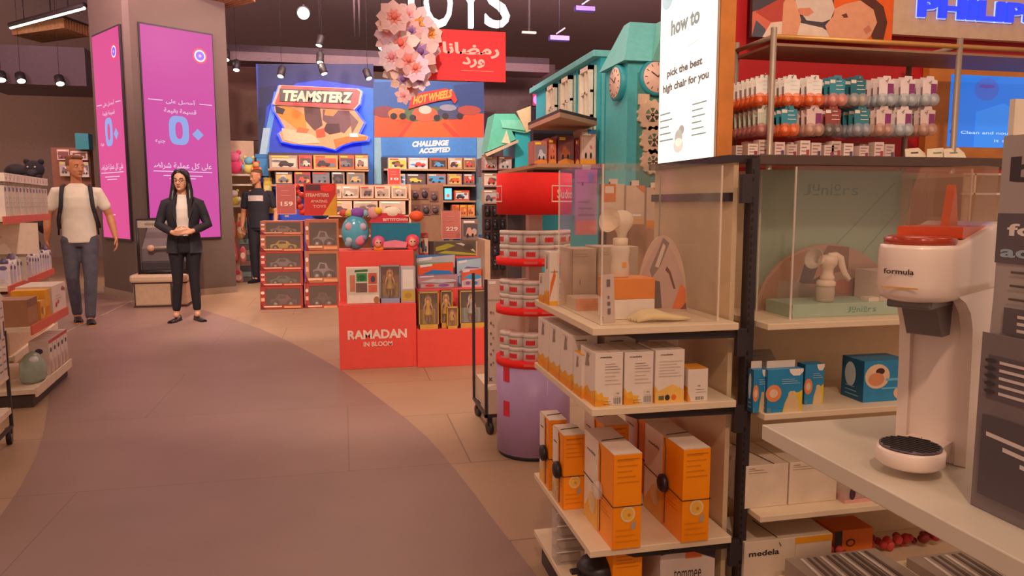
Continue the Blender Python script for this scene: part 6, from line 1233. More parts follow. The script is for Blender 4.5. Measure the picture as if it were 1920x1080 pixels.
# ---------------------------------------------------------------- second bay beyond the clear case: pegboard with hanging packs
t = thing('peg_display', (1.07, 3.0, .5), 'dark framed panel with wire hooks seen through the clear case', 'display panel')
b = MB().box((-.02, -.02, -.5), (.01, .0, .88), IRON); b.box((.27, -.02, -.5), (.30, .0, .88), IRON); b.box((.01, -.012, .0), (.27, 0, .86), M('B88A68', .6)); b.build('panel_frame', t)
b = MB()
HK = [(1092, 352), (1140, 352), (1178, 352), (1213, 357)]
for x, y in HK:
    p = P(x, y, Y=2.98) - t.location; b.tube([p, p + Vector((-.03, -.10, .0)), p + Vector((-.045, -.14, .018))], .0035, M('5A4A48', .3, .6), 6)
b.build('wire_hook', t)
for k, (x0, x1, y0, y1, bg, nm, pr) in enumerate([(1080, 1119, 318, 440, 'B48AC0', 'purple pack with a pink foot hanging behind the case', [('r', 0, 0, 1, .22, M('E08088')), ('r', 0, .8, 1, 1, M('C060B8')), ('l', .1, .3, .9, .5, 3, M('A078B0')), ('e', .7, .88, .15, .08, M('7A70C8'))]),
        (1128, 1168, 345, 432, 'DCC4B0', 'pale hanging pack with an orange head, next to the purple pack', [('r', 0, .62, .6, 1, M('D87838')), ('r', .1, .8, .5, .95, M('E8D8C8')), ('r', 0, .0, 1, .14, M('E0902C'))]),
        (1170, 1204, 348, 420, 'D4BCA8', 'pale hanging pack in the middle of the hooks', [('r', 0, .0, 1, .16, M('D8A870')), ('r', .2, .2, .8, .26, M('F0ECE4')), ('p', [(.5, 1), (1, .8), (1, 1)], M('D87040'))]),
        (1206, 1232, 352, 428, 'C8B0A0', 'pale hanging pack with an orange foot on the last hook', [('r', 0, 0, 1, .2, M('E08A28')), ('p', [(.4, 1), (1, .7), (1, 1)], M('D87040'))])]):
    a, c, z0, z1 = rect(x0, y0, x1, y1, 2.86 - .0 * k); b = MB().box((0, 0, 0), (c - a, .02, z1 - z0), M(bg)); b.prints((0, 0, 0), X3, Z3, -Y3, c - a, z1 - z0, pr, .001); b.box(((c - a) * .3, .004, z1 - z0), ((c - a) * .7, .008, z1 - z0 + .02), M('E0D0C4'))
    b.build('hanging_pack', loc=(a, 2.86 - .012 * k, z0), tag=(nm, 'pack', None))
# ---------------------------------------------------------------- display fixtures along the left edge of the aisle
PNK = M('D8604C', .5); CRM2 = M('E4D0B8', .5); WB2 = M('E8DCD4', .45)
def fixture(name, lab, ox, oy, yaw, w, d, shelves, post_m, tops=(), z_top=None):
    """shelves: (z, edge material). local +X runs along the shelf front towards the pillar side, origin at the aisle-side far corner"""
    t = thing(name, (ox, oy, 0), lab, 'shelving', None, yaw)
    zt = z_top or max(z for z, _ in shelves) + .3
    MB().box((-w, -.015, 0), (-w + .03, .015, zt), post_m).build('back_post', t)
    for z, em in shelves:
        MB().box((-w, -d, z - .03), (-.012, 0, z), CRM2).build('shelf', t); MB().box((-.012, -d, z - .05), (0, 0, z + .01), em).build('shelf_edge', t)
    return t
def at(t, x, y, z): return t.matrix_basis @ Vector((x, y, z)) if False else Vector((t.location.x + x * math.cos(t.rotation_euler.z) - y * math.sin(t.rotation_euler.z), t.location.y + x * math.sin(t.rotation_euler.z) + y * math.cos(t.rotation_euler.z), z))
def lput(t, lab, x, y, z, w, d, h, col, front=(), side=(), name='carton', group=None, kind='box'):
    """box on a fixture; its side (+X) looks to the aisle, its front (-Y) to the camera"""
    b = MB().box((-w / 2, -d / 2, 0), (w / 2, d / 2, h), M(col))
    if front: b.prints((-w / 2, -d / 2, 0), X3, Z3, -Y3, w, h, front, .001)
    if side: b.prints((w / 2, -d / 2, 0), Y3, Z3, X3, d, h, side, .001)
    return b.build(name, loc=at(t, x, y, z + .001), tag=(lab, kind, group), rotz=t.rotation_euler.z)
# near trolley at the frame edge
t = thing('wheeled_rack', (-1.72, 4.05, 0), 'dark framed wheeled rack of white packs standing on the pale floor strip', 'rack', None, math.radians(8))
b = MB(); b.box((-.016, 0, .09), (0, .016, .62), FRM); b.box((-.016, .40, .09), (0, .416, .62), FRM); b.box((-.9, 0, .09), (-.88, .016, .62), FRM); b.box((-.016, 0, .09), (0, .41, .105), FRM); b.box((-.9, 0, .09), (0, .016, .105), FRM); b.build('rack_frame', t)
MB().box((-.9, .0, .17), (-.002, .41, .20), CRM2).build('lower_shelf', t); MB().box((-.9, .0, .36), (-.002, .41, .375), CRM2).build('upper_shelf', t)
for x, y in ((-.02, .0), (-.02, .40), (-.86, .0)):
    b = MB(); b.lathe([(.014, -.010), (.042, -.012), (.042, .012), (.014, .010)], (x, y, .042), BLK, 20, (1, .1, 0)); b.lathe([(.014, -.013), (.014, .013)], (x, y, .042), M('8A8280', .3, .5), 12, (1, .1, 0)); b.box((x - .016, y - .014, .06), (x + .016, y + .014, .09), BLK); b.build('caster', t)
PR1 = [('l', .1, .1, .8, .5, 5, M('8A7A84')), ('r', .6, .55, .85, .75, M('6A5A74')), ('l', .15, .8, .8, .92, 2, M('9A8A90'))]
for k in range(5):
    lput(t, f'tall white printed pack on the wheeled rack, {ORD[k]} from its far post', -.055 - .0, .37 - k * .08, .375, .10, .074, .40 - .01 * (k % 3), 'DCCCC4', PR1, PR1, 'tall_pack', 'white packs on the wheeled rack', 'pack')
lput(t, 'white pack with a red top corner on the wheeled rack', -.17, .06, .375, .10, .10, .39, 'E0D0C8', [('r', 0, .85, .9, 1, M('D83A38')), *PR1], (), 'tall_pack', None, 'pack')
b = MB(); b.rings([(0, 0, 0, .08, .06), (0, 0, .04, .10, .08), (0, 0, .09, .07, .06), (0, 0, .11, .03, .03)], glass('F0E8E4', .6, 'film'), 12); b.build('film_bundle', loc=at(t, -.06, .25, .775), tag=('crumpled clear film bundle on top of the white packs', 'bundle'))
# middle low fixture with yellow and white boxes
yaw = math.radians(6)
t = fixture('low_shelf_unit', 'low shelf unit with cream and pink shelf edges behind the wheeled rack', -2.03, 6.16, yaw, .8, .95, [(.12, CRM2), (.52, PNK)], M('5A4A44'), z_top=.53)
MB().box((-.8, -.93, 0), (-.03, -.02, .08), M('4A3C3A')).build('dark_plinth', t)
HRT = [('e', .25, .3, .07, .09, M('C84858')), ('e', .4, .38, .06, .08, M('C84858')), ('e', .75, .8, .07, .08, M('B0505C')), ('e', .88, .75, .05, .07, M('B0505C')), ('l', .2, .5, .6, .6, 2, M('A89098'))]
lput(t, 'white box with little red hearts at the far end of the pink edged shelf', -.12, -.20, .52, .22, .38, .20, 'E4D4C8', HRT, HRT)
lput(t, 'yellow box on the pink edged shelf beside the hearts box', -.12, -.47, .52, .2, .13, .19, 'E8A828', [('r', .2, .2, .8, .8, M('F0BC48'))], [('r', .1, .1, .9, .4, M('D88A28'))])
lput(t, 'shorter yellow patterned box in front of the plain yellow one', -.12, -.60, .52, .2, .11, .13, 'DCA048', [('e', .5, .5, .3, .3, M('C87838'))], [('e', .3, .5, .2, .2, M('C06838')), ('e', .7, .4, .2, .2, M('E8C878'))])
lput(t, 'brown lidded box on the pink edged shelf in front of the yellow boxes', -.14, -.80, .52, .22, .22, .17, 'A87858', (), [('r', 0, .7, 1, 1, M('8A6048'))])
for k in range(5): lput(t, f'red-topped white carton on the lowest shelf, {ORD[k]} from its far end', -.08, -.06 - .105 * k, .12, .12, .095, .24, 'E0CCC4', [('e', .5, .7, .2, .08, M('4A4050'))], [('r', 0, .9, 1, 1, M('C84A4C')), ('e', .5, .7, .2, .07, M('4A4058')), ('r', .2, .1, .8, .4, M('D0B8B0')), ('p', [(.1, .0), (.9, .0), (.5, .35)], M('C8A898'))], 'carton', 'red-topped white cartons', 'box')
b = MB(); b.rings([(0, 0, 0, .06, .09), (0, 0, .03, .075, .11), (0, 0, .13, .07, .10), (0, 0, .18, .04, .06), (0, 0, .20, .01, .02)], M('9AAA9C', .25), 16); b.ball((.02, -.04, .15), (.035, .04, .03), M('D8DCDC', .2), 10, 6); b.build('clothing_bag', loc=at(t, -.08, -.70, .121), tag=('shiny grey green bag on the lowest shelf in front of the red-topped cartons', 'bag'))
# farther tall fixture with bottles
yaw = math.radians(9)
e0, e1 = P(38, 527, Z=.68), P(105, 497, Z=.68)
t = fixture('bottle_shelf_unit', 'tall shelf unit of white bottle packs near the man in white', -2.77, 8.1, yaw, 1.3, 1.75, [(.12, CRM2), (.66, PNK), (1.19, PNK)], M('C8A080'), z_top=1.25)
MB().box((-1.3, -1.70, 0), (-.04, -.05, .60), M('D0B090', .5)).build('pale_cabinet', t)
BT = [('r', .2, .3, .8, .7, M('C8C0D8')), ('e', .5, .82, .3, .1, M('6A5888')), ('l', .2, .1, .8, .25, 3, M('A898A8'))]
for k in range(15):
    h = .235 - .012 * ((k * 3) % 4)
    y = -.07 - k * .108
    b = MB().box((-.045, -.045, 0), (.045, .045, h * .8), M(['E4D8D4', 'DCD0D4', 'D8CCC8', 'E8DCD0'][k % 4])); b.prints((.045, -.045, 0), Y3, Z3, X3, .09, h * .8, BT, .001); b.prints((-.045, -.045, 0), X3, Z3, -Y3, .09, h * .8, BT, .001)
    b.lathe([(.028, h * .8), (.028, h * .92), (.016, h * .94), (.016, h)], (0, 0, 0), M(['7A6890', 'E0D4D8', '5A4C70', 'C8B8C0'][k % 4], .4), 14); b.build('bottle_pack', loc=at(t, -.06, y, .661), tag=(f'white bottle pack on the lower pink edged shelf, {ORD[k]} from the man in white', 'bottle', 'bottle packs on the lower pink edged shelf'), rotz=yaw)
for k in range(13):
    h = .245; y = -.09 - k * .125
    b = MB().box((-.05, -.055, 0), (.05, .055, h), M(['DCCCC0', 'CCC0AC', 'D8C4B4', 'C8C4B0'][k % 4])); b.prints((.05, -.055, 0), Y3, Z3, X3, .11, h, [('r', .1, .82, .5, .95, M('6A6488')), ('r', .15, .05, .25, .8, M('E8DCCC')), ('l', .3, .3, .9, .6, 3, M('B8A8A0'))], .001); b.prints((-.05, -.055, 0), X3, Z3, -Y3, .10, h, [('r', .1, .8, .5, .93, M('6A6488'))], .001)
    b.lathe([(.012, h), (.012, h + .03)], (0, 0, 0), M('E8DCD8'), 10); b.build('bottle_carton', loc=at(t, -.06, y, 1.191), tag=(f'pale bottle carton on the upper pink edged shelf, {ORD[k]} from the man in white', 'box', 'cartons on the upper pink edged shelf'), rotz=yaw)
    o = MB().box((-.07, -.06, 0), (.06, .06, .065), M(['E8D8C8', 'E4D0C4'][k % 2])); o.prints((.06, -.06, 0), Y3, Z3, X3, .12, .065, [('r', .0, .88, 1, 1, M('F4E8DC')), ('r', .3, .2, .4, .6, M('7A6A78'))], .001); o.build('flat_pack', loc=at(t, -.06, y, 1.191 + h + .031), tag=(f'flat white pack lying on the upper bottle cartons, {ORD[k]} from the man in white', 'box', 'flat white packs on top'), rotz=yaw)
b = MB().box((-.30, -.008, 0), (.30, .008, .255), M('DCC4B0', .5)); b.prints((-.30, -.008, 0), X3, Z3, -Y3, .60, .255, [('r', .0, 0, .48, 1, M('E4D0BC')), ('p', [(.08, .0), (.12, .12), (.2, .22), (.3, .12), (.36, .0)], M('C8705C')), ('e', .21, .3, .05, .07, M('4A3A34')), ('e', .55, .55, .03, .05, M('C8A898')), ('p', [(.55, 0), (.5, .2), (.6, .38), (.66, .2), (.68, 0)], M('E8D8C8'))], .001); b.build('picture_card', loc=at(t, -.18, -1.25, .885), tag=('pale picture card with a small seated baby between the two bottle shelves', 'card'), rotz=yaw)
MB().box((-.2, -.006, 0), (.2, .006, .22), M('B8A898')).build('card_stand', loc=at(t, -.18, -1.23, .6615), tag=('pale stand holding the picture card behind the bottle packs', 'stand'), rotz=yaw)
for k, (col, y) in enumerate([('4A7A80', -.35), ('C8B050', -.55), ('3A4A58', -.75)]): lput(t, f'folded coloured textile behind the bottles, {["teal", "yellow", "dark blue"][k]} one', -.30, y, .66, .25, .17, .36, col, (), [('r', 0, .45, 1, .5, M('8A9A98')), ('r', 0, .7, 1, .76, M('A8A080'))], 'textile_bundle', None, 'textile')
# pieces behind the man: teal box, angled pale sign, hanging white packs
px_box('teal_box', 141, 250, 166, 280, 12.2, .2, M('2E8C98', .5), None, ('teal box on the wall rack behind the man in white', 'box'))
px_box('wall_rack', 100, 277, 172, 420, 12.4, .15, M('8A5A40', .6), None, ('brown wall rack of hanging packs behind the man in white', 'rack'))
for k, (x0, y0, x1, y1, col) in enumerate([(107, 280, 130, 300, 'D8B8A8'), (132, 283, 164, 300, 'DCC0B4'), (112, 303, 130, 330, 'C8C0A8'), (133, 304, 150, 330, 'A8A0A4'), (152, 304, 166, 332, 'D8D4D0')]): pbox(f'pale pack hanging behind the man in white, {["upper near the man, outer", "upper near the man, inner", "lower outer", "lower middle", "lower inner"][k]}', x0, y0, x1, y1, 12.3, .05, col, ['7A6A6C', 'B8A8A0', 'E0D8D0', '8A5048'], 'pale hanging packs', 'hanging_pack')
a = at(t, -.06, -.26, 1.191 + .245 + .031 + .066)
b = MB(); b.ball((0, 0, .08), (.085, .07, .085), M('2A2230', .8), 16, 10); b.ball((0, -.05, .05), (.045, .04, .035), M('3A3040', .8), 12, 8)
for s in (-1, 1): b.ball((s * .06, 0, .15), .028, M('241E28', .8), 10, 6); b.ball((s * .03, -.068, .10), .009, M('C8B8A8', .3), 8, 5); b.ball((s * .05, -.05, .012), (.03, .04, .02), M('241E28', .8), 10, 6)
b.build('dark_plush', loc=a, tag=('round dark plush toy head on the flat white packs beside the man in white', 'toy'))
# ---------------------------------------------------------------- rocker seat on its pedestal before the pillar
PD = P(297, 563, Z=0); PY = 10.0
a, c, z0, z1 = rect(243, 515, 352, 566, PY)
t = thing('pedestal', ((a + c) / 2, PY + .35, 0), 'cream pedestal with a rounded lip and dark grooves before the pillar', 'pedestal'); w = (c - a) / 2; h = z1
b = MB().box((-w + .03, -.32, .02), (w - .02, .32, h - .10), M('C4A488', .5)); b.build('pedestal_body', t, bevel=.02)
b = MB().box((-w, -.36, h - .10), (w, .36, h), M('D0B498', .5)); b.build('pedestal_lip', t, bevel=.03)
b = MB(); b.box((-w + .025, -.325, 0), (w - .015, .325, .02), M('4A3430')); b.box((-w + .04, -.326, .02), (-w + .055, -.32, h - .10), M('4A3430')); b.box((w * .38, -.326, .02), (w * .38 + .02, -.32, h - .10), M('4A3430')); b.box((-w + .02, -.322, h - .115), (w - .01, -.30, h - .10), M('4A3430')); b.build('dark_groove', t)
t = thing('display_cot', (t.location.x + .08, PY + .35, h), 'black framed folding cot with a sloping grey cushion on the cream pedestal', 'cot')
def CQ(x, y): p = P(x, y, Y=PY); return (p.x - t.location.x, p.z - h)
b = MB()
x0_, zt = CQ(252, 413); x1_, _ = CQ(345, 413)
for x in (x0_, x1_):
    for y in (-.25, .25): b.tube([(x, y, 0), (x, y, zt)], .018, M('2A2228', .4), 8)
for z in (.03, zt):
    for y in (-.25, .25): b.tube([(x0_, y, z), (x1_, y, z)], .018, M('2A2228', .4), 8)
    for x in (x0_, x1_): b.tube([(x, -.25, z), (x, .25, z)], .018, M('2A2228', .4), 8)
b.build('cot_frame', t)
p, q = CQ(254, 414), CQ(345, 427); b = MB().box((p[0], -.275, q[1]), (q[0], -.262, p[1]), M('B8A898', .5)); b.prints((p[0], -.275, q[1]), X3, Z3, -Y3, q[0] - p[0], p[1] - q[1], [('r', .15, .35, .8, .65, M('8A8070'))], .002); b.build('name_plate', t)
b = MB(); zz0 = CQ(300, 470)[1]; b.prism([(-.2, zz0 + .02), (.25, zz0 + .35), (.25, zz0 - .25), (-.22, zz0 - .25)], (x0_ + .03, 0, 0), Y3, Z3, X3, x1_ - x0_ - .06, M('6A5E60', .7)); b.build('sloping_cushion', t, bevel=.03)
b = MB().box((x0_ + .02, -.24, .03), (x1_ - .02, .24, .16), M('3A3036', .7)); b.build('dark_base_pad', t, bevel=.02)
b = MB(); p, q = CQ(280, 466), CQ(340, 463); b.tube([(p[0], -.27, p[1]), (q[0], -.27, q[1])], .016, M('A89888', .4), 8); b.ball((p[0], -.28, p[1]), (.045, .03, .04), M('D0A088', .4), 12, 8); b.build('toy_bar', t)
# ---------------------------------------------------------------- people
def limb(b, pts, rad, m, seg=12, flat=1.0):
    """tapered limb with rounded ends"""
    pts = [Vector(p) for p in pts]; a = (pts[0] - pts[1]).normalized(); e = (pts[-1] - pts[-2]).normalized()
    P_ = [pts[0] + a * rad[0] * .8, pts[0] + a * rad[0] * .5] + pts + [pts[-1] + e * rad[-1] * .5, pts[-1] + e * rad[-1] * .8]
    R_ = [rad[0] * .35, rad[0] * .8] + list(rad) + [rad[-1] * .8, rad[-1] * .35]
    b.tube(P_, R_, m, seg, True, flat)
def remesh(o, vox, smooth=2):
    r = o.modifiers.new('one_surface', 'REMESH'); r.mode = 'VOXEL'; r.voxel_size = vox; r.use_smooth_shade = True
    if smooth: s = o.modifiers.new('soften', 'SMOOTH'); s.iterations = smooth; s.factor = .5
    return o
def hand(b, wrist, d, palm_n, thumb_side, m, curl=.35, k=1.0):
    """palm with five separate bent fingers; d points to the fingertips, palm_n out of the palm"""
    w = Vector(wrist); d = Vector(d).normalized(); n = Vector(palm_n); n = (n - d * n.dot(d)).normalized(); t = d.cross(n) * thumb_side; t.normalize()
    for j in (-1.2, -.4, .4, 1.2): limb(b, [w + t * .010 * j, w + d * .045 * k + t * .019 * j * k, w + d * .088 * k + t * .021 * j * k], [.017 * k, .0155 * k, .0115 * k], m, 8)
    for i, (off, ln) in enumerate(((.030, .068), (.011, .078), (-.009, .073), (-.028, .056))):
        p = w + d * .090 * k + t * off * k; r = .0088 * k
        c1, c2 = curl * (.7 + .12 * i), curl * (1.5 + .15 * i)
        d1 = d * math.cos(c1) + n * math.sin(c1); d2 = d * math.cos(c2) + n * math.sin(c2); d3 = d * math.cos(c2 * 1.4) + n * math.sin(c2 * 1.4)
        q1 = p + d1 * ln * .45 * k; q2 = q1 + d2 * ln * .32 * k; q3 = q2 + d3 * ln * .23 * k
        limb(b, [p, q1, q2, q3], [r * 1.1, r, r * .92, r * .8], m, 8)
    p = w + d * .025 * k + t * .028 * k; q = p + (d * .6 + t * .62 + n * .25).normalized() * .045 * k; q2 = q + (d * .9 + t * .18 + n * .3).normalized() * .032 * k
    limb(b, [w + d * .012 * k + t * .012 * k, p, q, q2], [.014 * k, .013 * k, .0105 * k, .0085 * k], m, 8)
def head(b, c, m, yaw=0, k=1.0, nod=0):
    """head with brow, nose, lips, chin and ears; c is the chin height point on the neck axis; faces -Y turned by yaw"""
    rot = Matrix.Rotation(yaw, 3, 'Z') @ Matrix.Rotation(nod, 3, 'X'); T = lambda v: Vector(c) + rot @ (Vector(v) * k)
    rs = [(0, -.050, 0, .022, .022), (0, -.045, .012, .036, .040), (0, -.030, .03, .050, .060), (0, -.016, .06, .062, .078), (0, -.008, .095, .068, .088), (0, -.002, .13, .073, .095), (0, .004, .165, .073, .095), (0, .008, .195, .062, .082), (0, .008, .217, .040, .054), (0, .008, .228, .012, .016)]
    vs = []; seg = 20
    for cx, cy, z, rx, ry in rs: vs += [T((cx + rx * math.cos(2 * math.pi * i / seg), cy + ry * math.sin(2 * math.pi * i / seg), z)) for i in range(seg)]
    n = len(rs); fs = [(i * seg + j, i * seg + (j + 1) % seg, (i + 1) * seg + (j + 1) % seg, (i + 1) * seg + j) for i in range(n - 1) for j in range(seg)] + [tuple(range(seg))[::-1], tuple(range((n - 1) * seg, n * seg))]
    b.add(vs, fs, m, True)
    limb(b, [T((0, -.093, .118)), T((0, -.105, .088)), T((0, -.112, .074))], [.009 * k, .011 * k, .014 * k], m, 8)
    for s in (-1, 1):
        b.ball(T((s * .030, -.084, .128)), .013 * k, m, 8, 6); b.ball(T((s * .011, -.098, .071)), .010 * k, m, 8, 6)
        b.ball(T((s * .074, .006, .098)), (.010 * k, .020 * k, .032 * k), m, 10, 8, rot); b.ball(T((s * .034, -.060, .075)), .024 * k, m, 10, 8)
    b.ball(T((0, -.088, .042)), (.024 * k, .012 * k, .011 * k), m, 10, 6, rot); b.ball(T((0, -.078, .012)), (.022 * k, .018 * k, .016 * k), m, 10, 6, rot)
    return T, rot
def facebits(t, T, rot, k, hairc, lip='A85A50', glasses=False):
    b = MB()
    for s in (-1, 1): b.ball(T((s * .031, -.088, .112)), (.0135 * k, .009 * k, .0075 * k), M('E8DCD4', .3), 10, 6, rot); b.ball(T((s * .031, -.0945, .112)), (.0062 * k, .005 * k, .0062 * k), M('2A1C1A', .2), 8, 6, rot)
    b.build('eye', t); b = MB()
    for s in (-1, 1): b.tube([T((s * .016, -.098, .131)), T((s * .032, -.1, .136)), T((s * .050, -.088, .131))], [.003 * k, .004 * k, .0025 * k], M(hairc), 6)
    b.build('eyebrow', t); b = MB(); b.ball(T((0, -.099, .045)), (.021 * k, .006 * k, .0042 * k), M(lip, .4), 10, 6, rot); b.ball(T((0, -.098, .038)), (.017 * k, .006 * k, .0045 * k), M(lip, .4), 10, 6, rot); b.build('lips', t)
    if glasses:
        b = MB()
        for s in (-1, 1):
            c = [T((s * .034 + .023 * math.cos(a), -.106, .112 + .018 * math.sin(a))) for a in [2 * math.pi * i / 16 for i in range(17)]]; b.tube(c, .0022 * k, M('3A2420', .3), 6, False)
            b.tube([T((s * .056, -.104, .114)), T((s * .076, -.02, .108))], .002 * k, M('3A2420', .3), 6)
        b.tube([T((-.011, -.106, .114)), T((.011, -.106, .114))], .002 * k, M('3A2420', .3), 6); b.build('glasses', t)
def ring_torso(b, rs, m): b.rings(rs, m, 28)
def shoe(t, x, y, yaw, col, sole, k=1.0, z=0, pitch=0, low=False):
    b = MB(); R_ = Matrix.Rotation(yaw, 3, 'Z') @ Matrix.Rotation(pitch, 3, 'X'); q = lambda v: Vector((x, y, z)) + R_ @ (Vector(v) * k)
    hts = [(.075, .030, .072), (.055, .036, .085 if not low else .06), (.02, .038, .078 if not low else .05), (-.04, .041, .062 if not low else .042), (-.10, .046, .052 if not low else .036), (-.15, .043, .044 if not low else .032), (-.185, .028, .034 if not low else .026)]
    vs = []; seg = 12
    for yy, w, h in hts:
        for i in range(seg):
            a = 2 * math.pi * i / seg; vs.append(q((w * math.cos(a), yy, .016 + max(0, math.sin(a)) * (h - .012) - (.012 if math.sin(a) < -.1 else 0))))
    n = len(hts); b.add(vs, [(i * seg + j, i * seg + (j + 1) % seg, (i + 1) * seg + (j + 1) % seg, (i + 1) * seg + j) for i in range(n - 1) for j in range(seg)] + [tuple(range(seg)), tuple(range((n - 1) * seg, n * seg))[::-1]], M(col, .5), True)
    o = b.build('shoe', t); s = MB(); pts = [(.033, .075), (.038, .02), (.042, -.05), (.048, -.10), (.044, -.155), (.026, -.19), (-.026, -.19), (-.044, -.155), (-.046, -.10), (-.038, -.05), (-.036, .02), (-.033, .075)]
    A = [q((u, v, 0)) for u, v in pts]; B = [q((u, v, .014)) for u, v in pts]; n = len(pts); s.add(A + B, [tuple(range(n))[::-1], tuple(range(n, 2 * n))] + [(i, (i + 1) % n, n + (i + 1) % n, n + i) for i in range(n)], M(sole, .6)); s.build('sole', o)
def person(loc, facing, lab, S):
    """local frame: faces -Y; S holds joints and clothes"""
    t = thing('person', loc, lab, 'person', None, facing); sk = M(S['skin'], .5, var=.05, scale=30); k = S.get('k', 1.0)
    b = MB(); H = S['h']
    hp = H * .52; sh = H * .825; ck = H - .225 * k
    T, rot = head(b, (S.get('hx', 0), S.get('hy', -.01), ck), sk, S.get('look', 0), k, S.get('nod', 0))
    limb(b, [(0, .02, sh - .02), (S.get('hx', 0) * .5, .012, sh + .05), (S.get('hx', 0), .0, ck + .03)], [.062 * k, .052 * k, .050 * k], sk, 14)
    ring_torso(b, [(0, 0, hp - .05, .13, .09), (0, 0, hp + .10, .13, .09), (0, 0, sh - .14, .145, .095), (0, .01, sh - .05, .10, .07), (0, .015, sh + .01, .05, .05)], sk)
    sw = S['sw']
    for s, nm in ((-1, 'R'), (1, 'L')):
        e, w = S['arm' + nm]; shp = Vector((s * sw, .01, sh - .068)); e, w = Vector(e), Vector(w); ar = S.get('ar', 1.0)
        limb(b, [(s * sw * .5, .01, sh - .05), shp, shp.lerp(e, .5), e, e.lerp(w, .35), w], [.05, .054 * ar, .047 * ar, .040 * ar, .041 * ar, .028 * ar], sk, 14)
        hd = S['hand' + nm]; hand(b, w, hd[0], hd[1], hd[2], sk, hd[3] if len(hd) > 3 else .35, k * .98)
        hipp = Vector((s * .09, 0, hp - .02)); kn, an = map(Vector, S['leg' + nm])
        limb(b, [hipp, hipp.lerp(kn, .5), kn, kn.lerp(an, .4), an, an + Vector((0, -.02, -.03))], [.066, .056, .042, .040, .032, .032], sk, 14)
    remesh(b.build('body', t), .0075, 2); facebits(t, T, rot, k, S['hair'], S.get('lip', 'B07060'), S.get('glasses', False))
    # trousers
    b = MB(); tm = M(S['trousers'], .8, var=.18, scale=14); tf = S.get('tf', 1.0)
    ring_torso(b, [(0, 0, hp - .10, .15 * tf, .105 * tf), (0, 0, hp, .165 * tf, .118 * tf), (0, 0, hp + .06, .155 * tf, .112 * tf), (0, 0, hp + .10, .148 * tf, .106 * tf)], tm)
    for s, nm in ((-1, 'R'), (1, 'L')):
        hipp = Vector((s * .085, 0, hp - .03)); kn, an = map(Vector, S['leg' + nm]); cuff = an.lerp(kn, S.get('cuff', .02)); tr = S.get('tr', 1.0)
        limb(b, [hipp, hipp.lerp(kn, .5), kn, kn.lerp(an, .4), kn.lerp(an, .8), cuff], [.10 * tf, .088 * tr, .070 * tr, .066 * tr, .058 * tr, .056 * tr], tm, 16)
    remesh(b.build('trousers', t), .011, 3)
    # upper garment
    b = MB(); um = M(S['top'], .85, var=.05, scale=12); hem = hp + S.get('hem', -.02); wf = S.get('wf', 1.0)
    ring_torso(b, [(0, 0, hem, .164 * wf, .122 * wf), (0, 0, hem + .10, .160 * wf, .117 * wf), (0, 0, hp + .20, .156 * wf, .113 * wf), (0, -.004, sh - .22, .174 * wf, .124 * wf), (0, 0, sh - .13, .182 * wf, .122 * wf), (0, .006, sh - .06, .155 * wf, .098 * wf), (0, .010, sh - .015, .108 * wf, .078 * wf), (0, .012, sh + .016, .078, .066), (0, .008, sh + .026, .064, .060)], um)
    for s, nm in ((-1, 'R'), (1, 'L')):
        e, w = map(Vector, S['arm' + nm]); shp = Vector((s * sw, .01, sh - .068)); f = S.get('sleeve', .5); ar = S.get('ar', 1.0)
        if f <= 0: continue
        if f <= 1: limb(b, [(s * sw * .45, .01, sh - .055), shp, shp.lerp(e, f * .6), shp.lerp(e, f)], [.052, .062 * ar, .061 * ar, .062 * ar], um, 16)
        else: limb(b, [(s * sw * .45, .01, sh - .06), shp, shp.lerp(e, .5), e, e.lerp(w, .5), e.lerp(w, f - 1)], [.07, .070 * ar, .060 * ar, .056 * ar, .048 * ar, .042 * ar], um, 16)
    o = remesh(b.build(S.get('topname', 't_shirt'), t), .010, 3)
    return t, T, rot, dict(hp=hp, sh=sh, ck=ck, H=H)
# the man in the white t-shirt, walking towards the camera
g = P(160, 605, Z=0); H = 1.80
man, T, rot, D = person((g.x, g.y, 0), math.radians(14), 'man in a white t-shirt, dark grey jeans and black backpack walking past the pillar', dict(
    h=H, sw=.195, skin='C8845C', hair='7A4A2A', look=.55, hy=-.02, trousers='565460', top='E8DCCC', tr=.94, wf=1.02,
    armR=((-.285, .03, 1.16), (-.30, -.02, .91)), armL=((.295, .05, 1.17), (.345, -.02, .93)), handR=((-.02, -.12, -1), (1, 0, 0), 1, .45), handL=((.08, -.10, -1), (-1, 0, 0), -1, .4),
    legR=((-.09, -.04, .50), (-.075, .10, .10)), legL=((.085, -.10, .50), (.06, -.14, .085)), hem=-.06, sleeve=.62, k=1.02))
b = MB(); hm = M('7A4C2E', .8, var=.2, scale=40)
def hq(v): return T(v)
for (x, y, z, rx, ry, rz) in [(0, .02, .188, .074, .094, .050), (0, .05, .15, .070, .062, .07), (0, -.055, .208, .060, .040, .026)]: b.ball(hq((x, y, z)), (rx, ry, rz), hm, 16, 10, rot)
for s in (-1, 1): b.ball(hq((s * .066, .015, .145)), (.016, .045, .045), hm, 12, 8, rot)
remesh(b.build('hair', man), .008, 1)
shoe(man, -.075, .115, .1, '221E24', 'C88048', 1.05, 0); shoe(man, .06, -.135, .1, '221E24', 'D8904C', 1.05, 0)
SB = M('26222A', .7); b = MB()
for s in (-1, 1):
    pts = [(s * .12, .13, D['sh'] - .02), (s * .125, .06, D['sh'] + .012), (s * .130, -.07, D['sh'] - .012), (s * .138, -.128, D['sh'] - .10), (s * .148, -.138, D['sh'] - .22), (s * .178, -.105, D['sh'] - .36), (s * .19, .08, D['sh'] - .45)]
    b.tube(pts, .021, SB, 8, True, .45)
    b.tube([(s * .155, -.135, D['sh'] - .29), (s * .175, -.12, D['sh'] - .36), (s * .186, -.085, D['sh'] - .52)], .010, SB, 6)
o = b.build('shoulder_strap', man)
